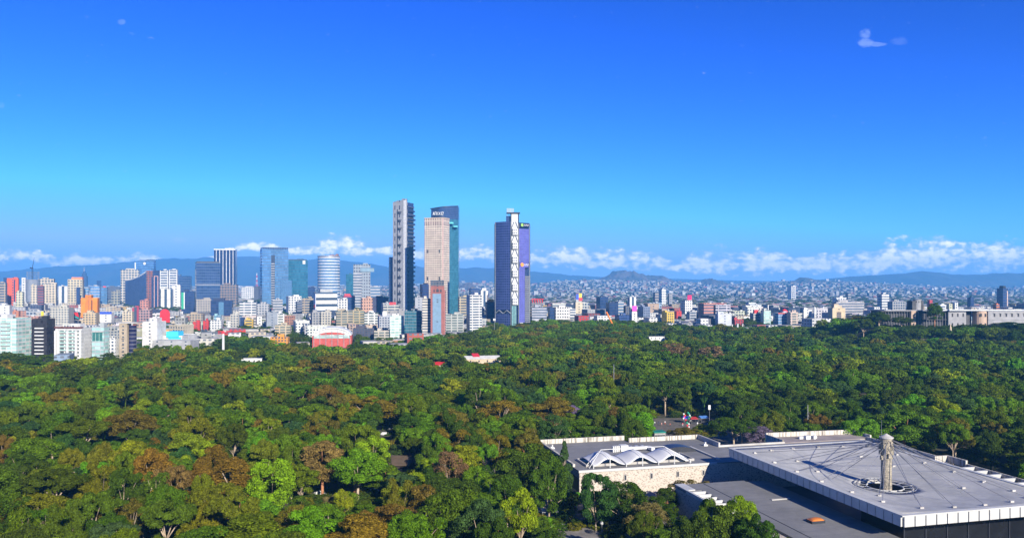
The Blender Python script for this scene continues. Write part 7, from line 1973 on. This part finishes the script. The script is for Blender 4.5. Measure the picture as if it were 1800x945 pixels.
def scatter(name, pts):
    me = bpy.data.meshes.new(name); me.from_pydata([p[:3] for p in pts], [], [])
    a = me.attributes.new('proto', 'INT', 'POINT'); a.data.foreach_set('value', [p[3] for p in pts])
    a = me.attributes.new('sc', 'FLOAT_VECTOR', 'POINT'); a.data.foreach_set('vector', [q for p in pts for q in (p[4], p[4], p[5])])
    a = me.attributes.new('rot', 'FLOAT_VECTOR', 'POINT'); a.data.foreach_set('vector', [q for p in pts for q in (0, 0, p[6])])
    a = me.attributes.new('tint', 'FLOAT_COLOR', 'POINT'); a.data.foreach_set('color', [q for p in pts for q in p[7]])
    o = bpy.data.objects.new(name, me); COL.objects.link(o)
    ng = bpy.data.node_groups.new(name + '_scatter', 'GeometryNodeTree')
    ng.interface.new_socket('Geometry', in_out='INPUT', socket_type='NodeSocketGeometry'); ng.interface.new_socket('Geometry', in_out='OUTPUT', socket_type='NodeSocketGeometry')
    gi = ng.nodes.new('NodeGroupInput'); go = ng.nodes.new('NodeGroupOutput'); ip = ng.nodes.new('GeometryNodeInstanceOnPoints'); ci = ng.nodes.new('GeometryNodeCollectionInfo')
    ci.inputs['Collection'].default_value = lib; ci.inputs['Separate Children'].default_value = True; ci.inputs['Reset Children'].default_value = True
    ip.inputs['Pick Instance'].default_value = True
    def na(nm, ty):
        n = ng.nodes.new('GeometryNodeInputNamedAttribute'); n.data_type = ty; n.inputs['Name'].default_value = nm; return [s for s in n.outputs if s.enabled and s.name == 'Attribute'][0]
    ng.links.new(gi.outputs[0], ip.inputs['Points']); ng.links.new(ci.outputs[0], ip.inputs['Instance']); ng.links.new(na('proto', 'INT'), ip.inputs['Instance Index'])
    er = ng.nodes.new('FunctionNodeEulerToRotation'); ng.links.new(na('rot', 'FLOAT_VECTOR'), er.inputs[0]); ng.links.new(er.outputs[0], ip.inputs['Rotation']); ng.links.new(na('sc', 'FLOAT_VECTOR'), ip.inputs['Scale'])
    ng.links.new(ip.outputs[0], go.inputs[0])
    o.modifiers.new('scatter', 'NODES').node_group = ng
    return o
tag(scatter('forest', pts), 'dense mixed wood filling the park between the foreground trees and the city', 'forest', kind='stuff')
# greenery between the city blocks
pts = []
for i in range(9500):
    y = 700 * (10 ** (trng.random() * 1.12)); x = trng.uniform(-.68, .68) * y; px = 900 + F * x / y
    if y < forest_end(px) + 10 or (px > 1510 and y < 1050): continue
    k_ = 1 + y / 4500
    if not free(x, y, 1) or (540 < px < 628 and y < 925): continue
    pts.append((x, y, ground_z(x, y), pidx[('round' if i % 3 else 'broad', 1, i % 2)], trng.uniform(.7, 1.1) * k_, trng.uniform(.5, .85), trng.uniform(0, 6.28), tint_var(TINT['deep green' if i % 2 else 'dark green'], trng)))
for i in range(160):   # the small wooded square on the right plain
    a = trng.uniform(0, 6.28); q = trng.random() ** .5; x = (1316 - 900) / F * 1850 + q * math.cos(a) * 26; y = 1600 + q * math.sin(a) * 330
    pts.append((x * (y / 1850), y, 0, pidx[('round', 1, i % 2)], 1.0, trng.uniform(.9, 1.15), trng.uniform(0, 6.28), tint_var(TINT['dark green'], trng)))
tag(scatter('street_trees', pts), 'dark green street trees scattered between the far city blocks', 'trees', kind='stuff')
# undergrowth below the near trees
gb = []
for i in range(1500):
    y = trng.uniform(770, 846); x = trng.uniform(330, 600)
    gb.append((x, y, ground_z(x, y) - 1.0, pidx[('dense', 1, i % 2)], trng.uniform(.3, .55), trng.uniform(.22, .36), trng.uniform(0, 6.28), tint_var(TINT['dark green'], trng)))
for i in range(5200):
    y = trng.uniform(165, 520); x = trng.uniform(-.68, .68) * y
    if in_museum(x, y, 2) or (60 < x < 122 and 352 < y < 437): continue
    if blocks(x, y, 3, 4): continue
    p0 = (x, y, -1.0, pidx[('dense', 1, i % 2)], trng.uniform(.25, .5), trng.uniform(.16, .30), trng.uniform(0, 6.28), tint_var(TINT['dark green' if i % 3 else 'olive'], trng)); gb.append(p0)
tag(scatter('undergrowth', gb), 'dark green undergrowth covering the ground beneath the forest trees', 'undergrowth', kind='stuff')
print('objects', len(bpy.data.objects))
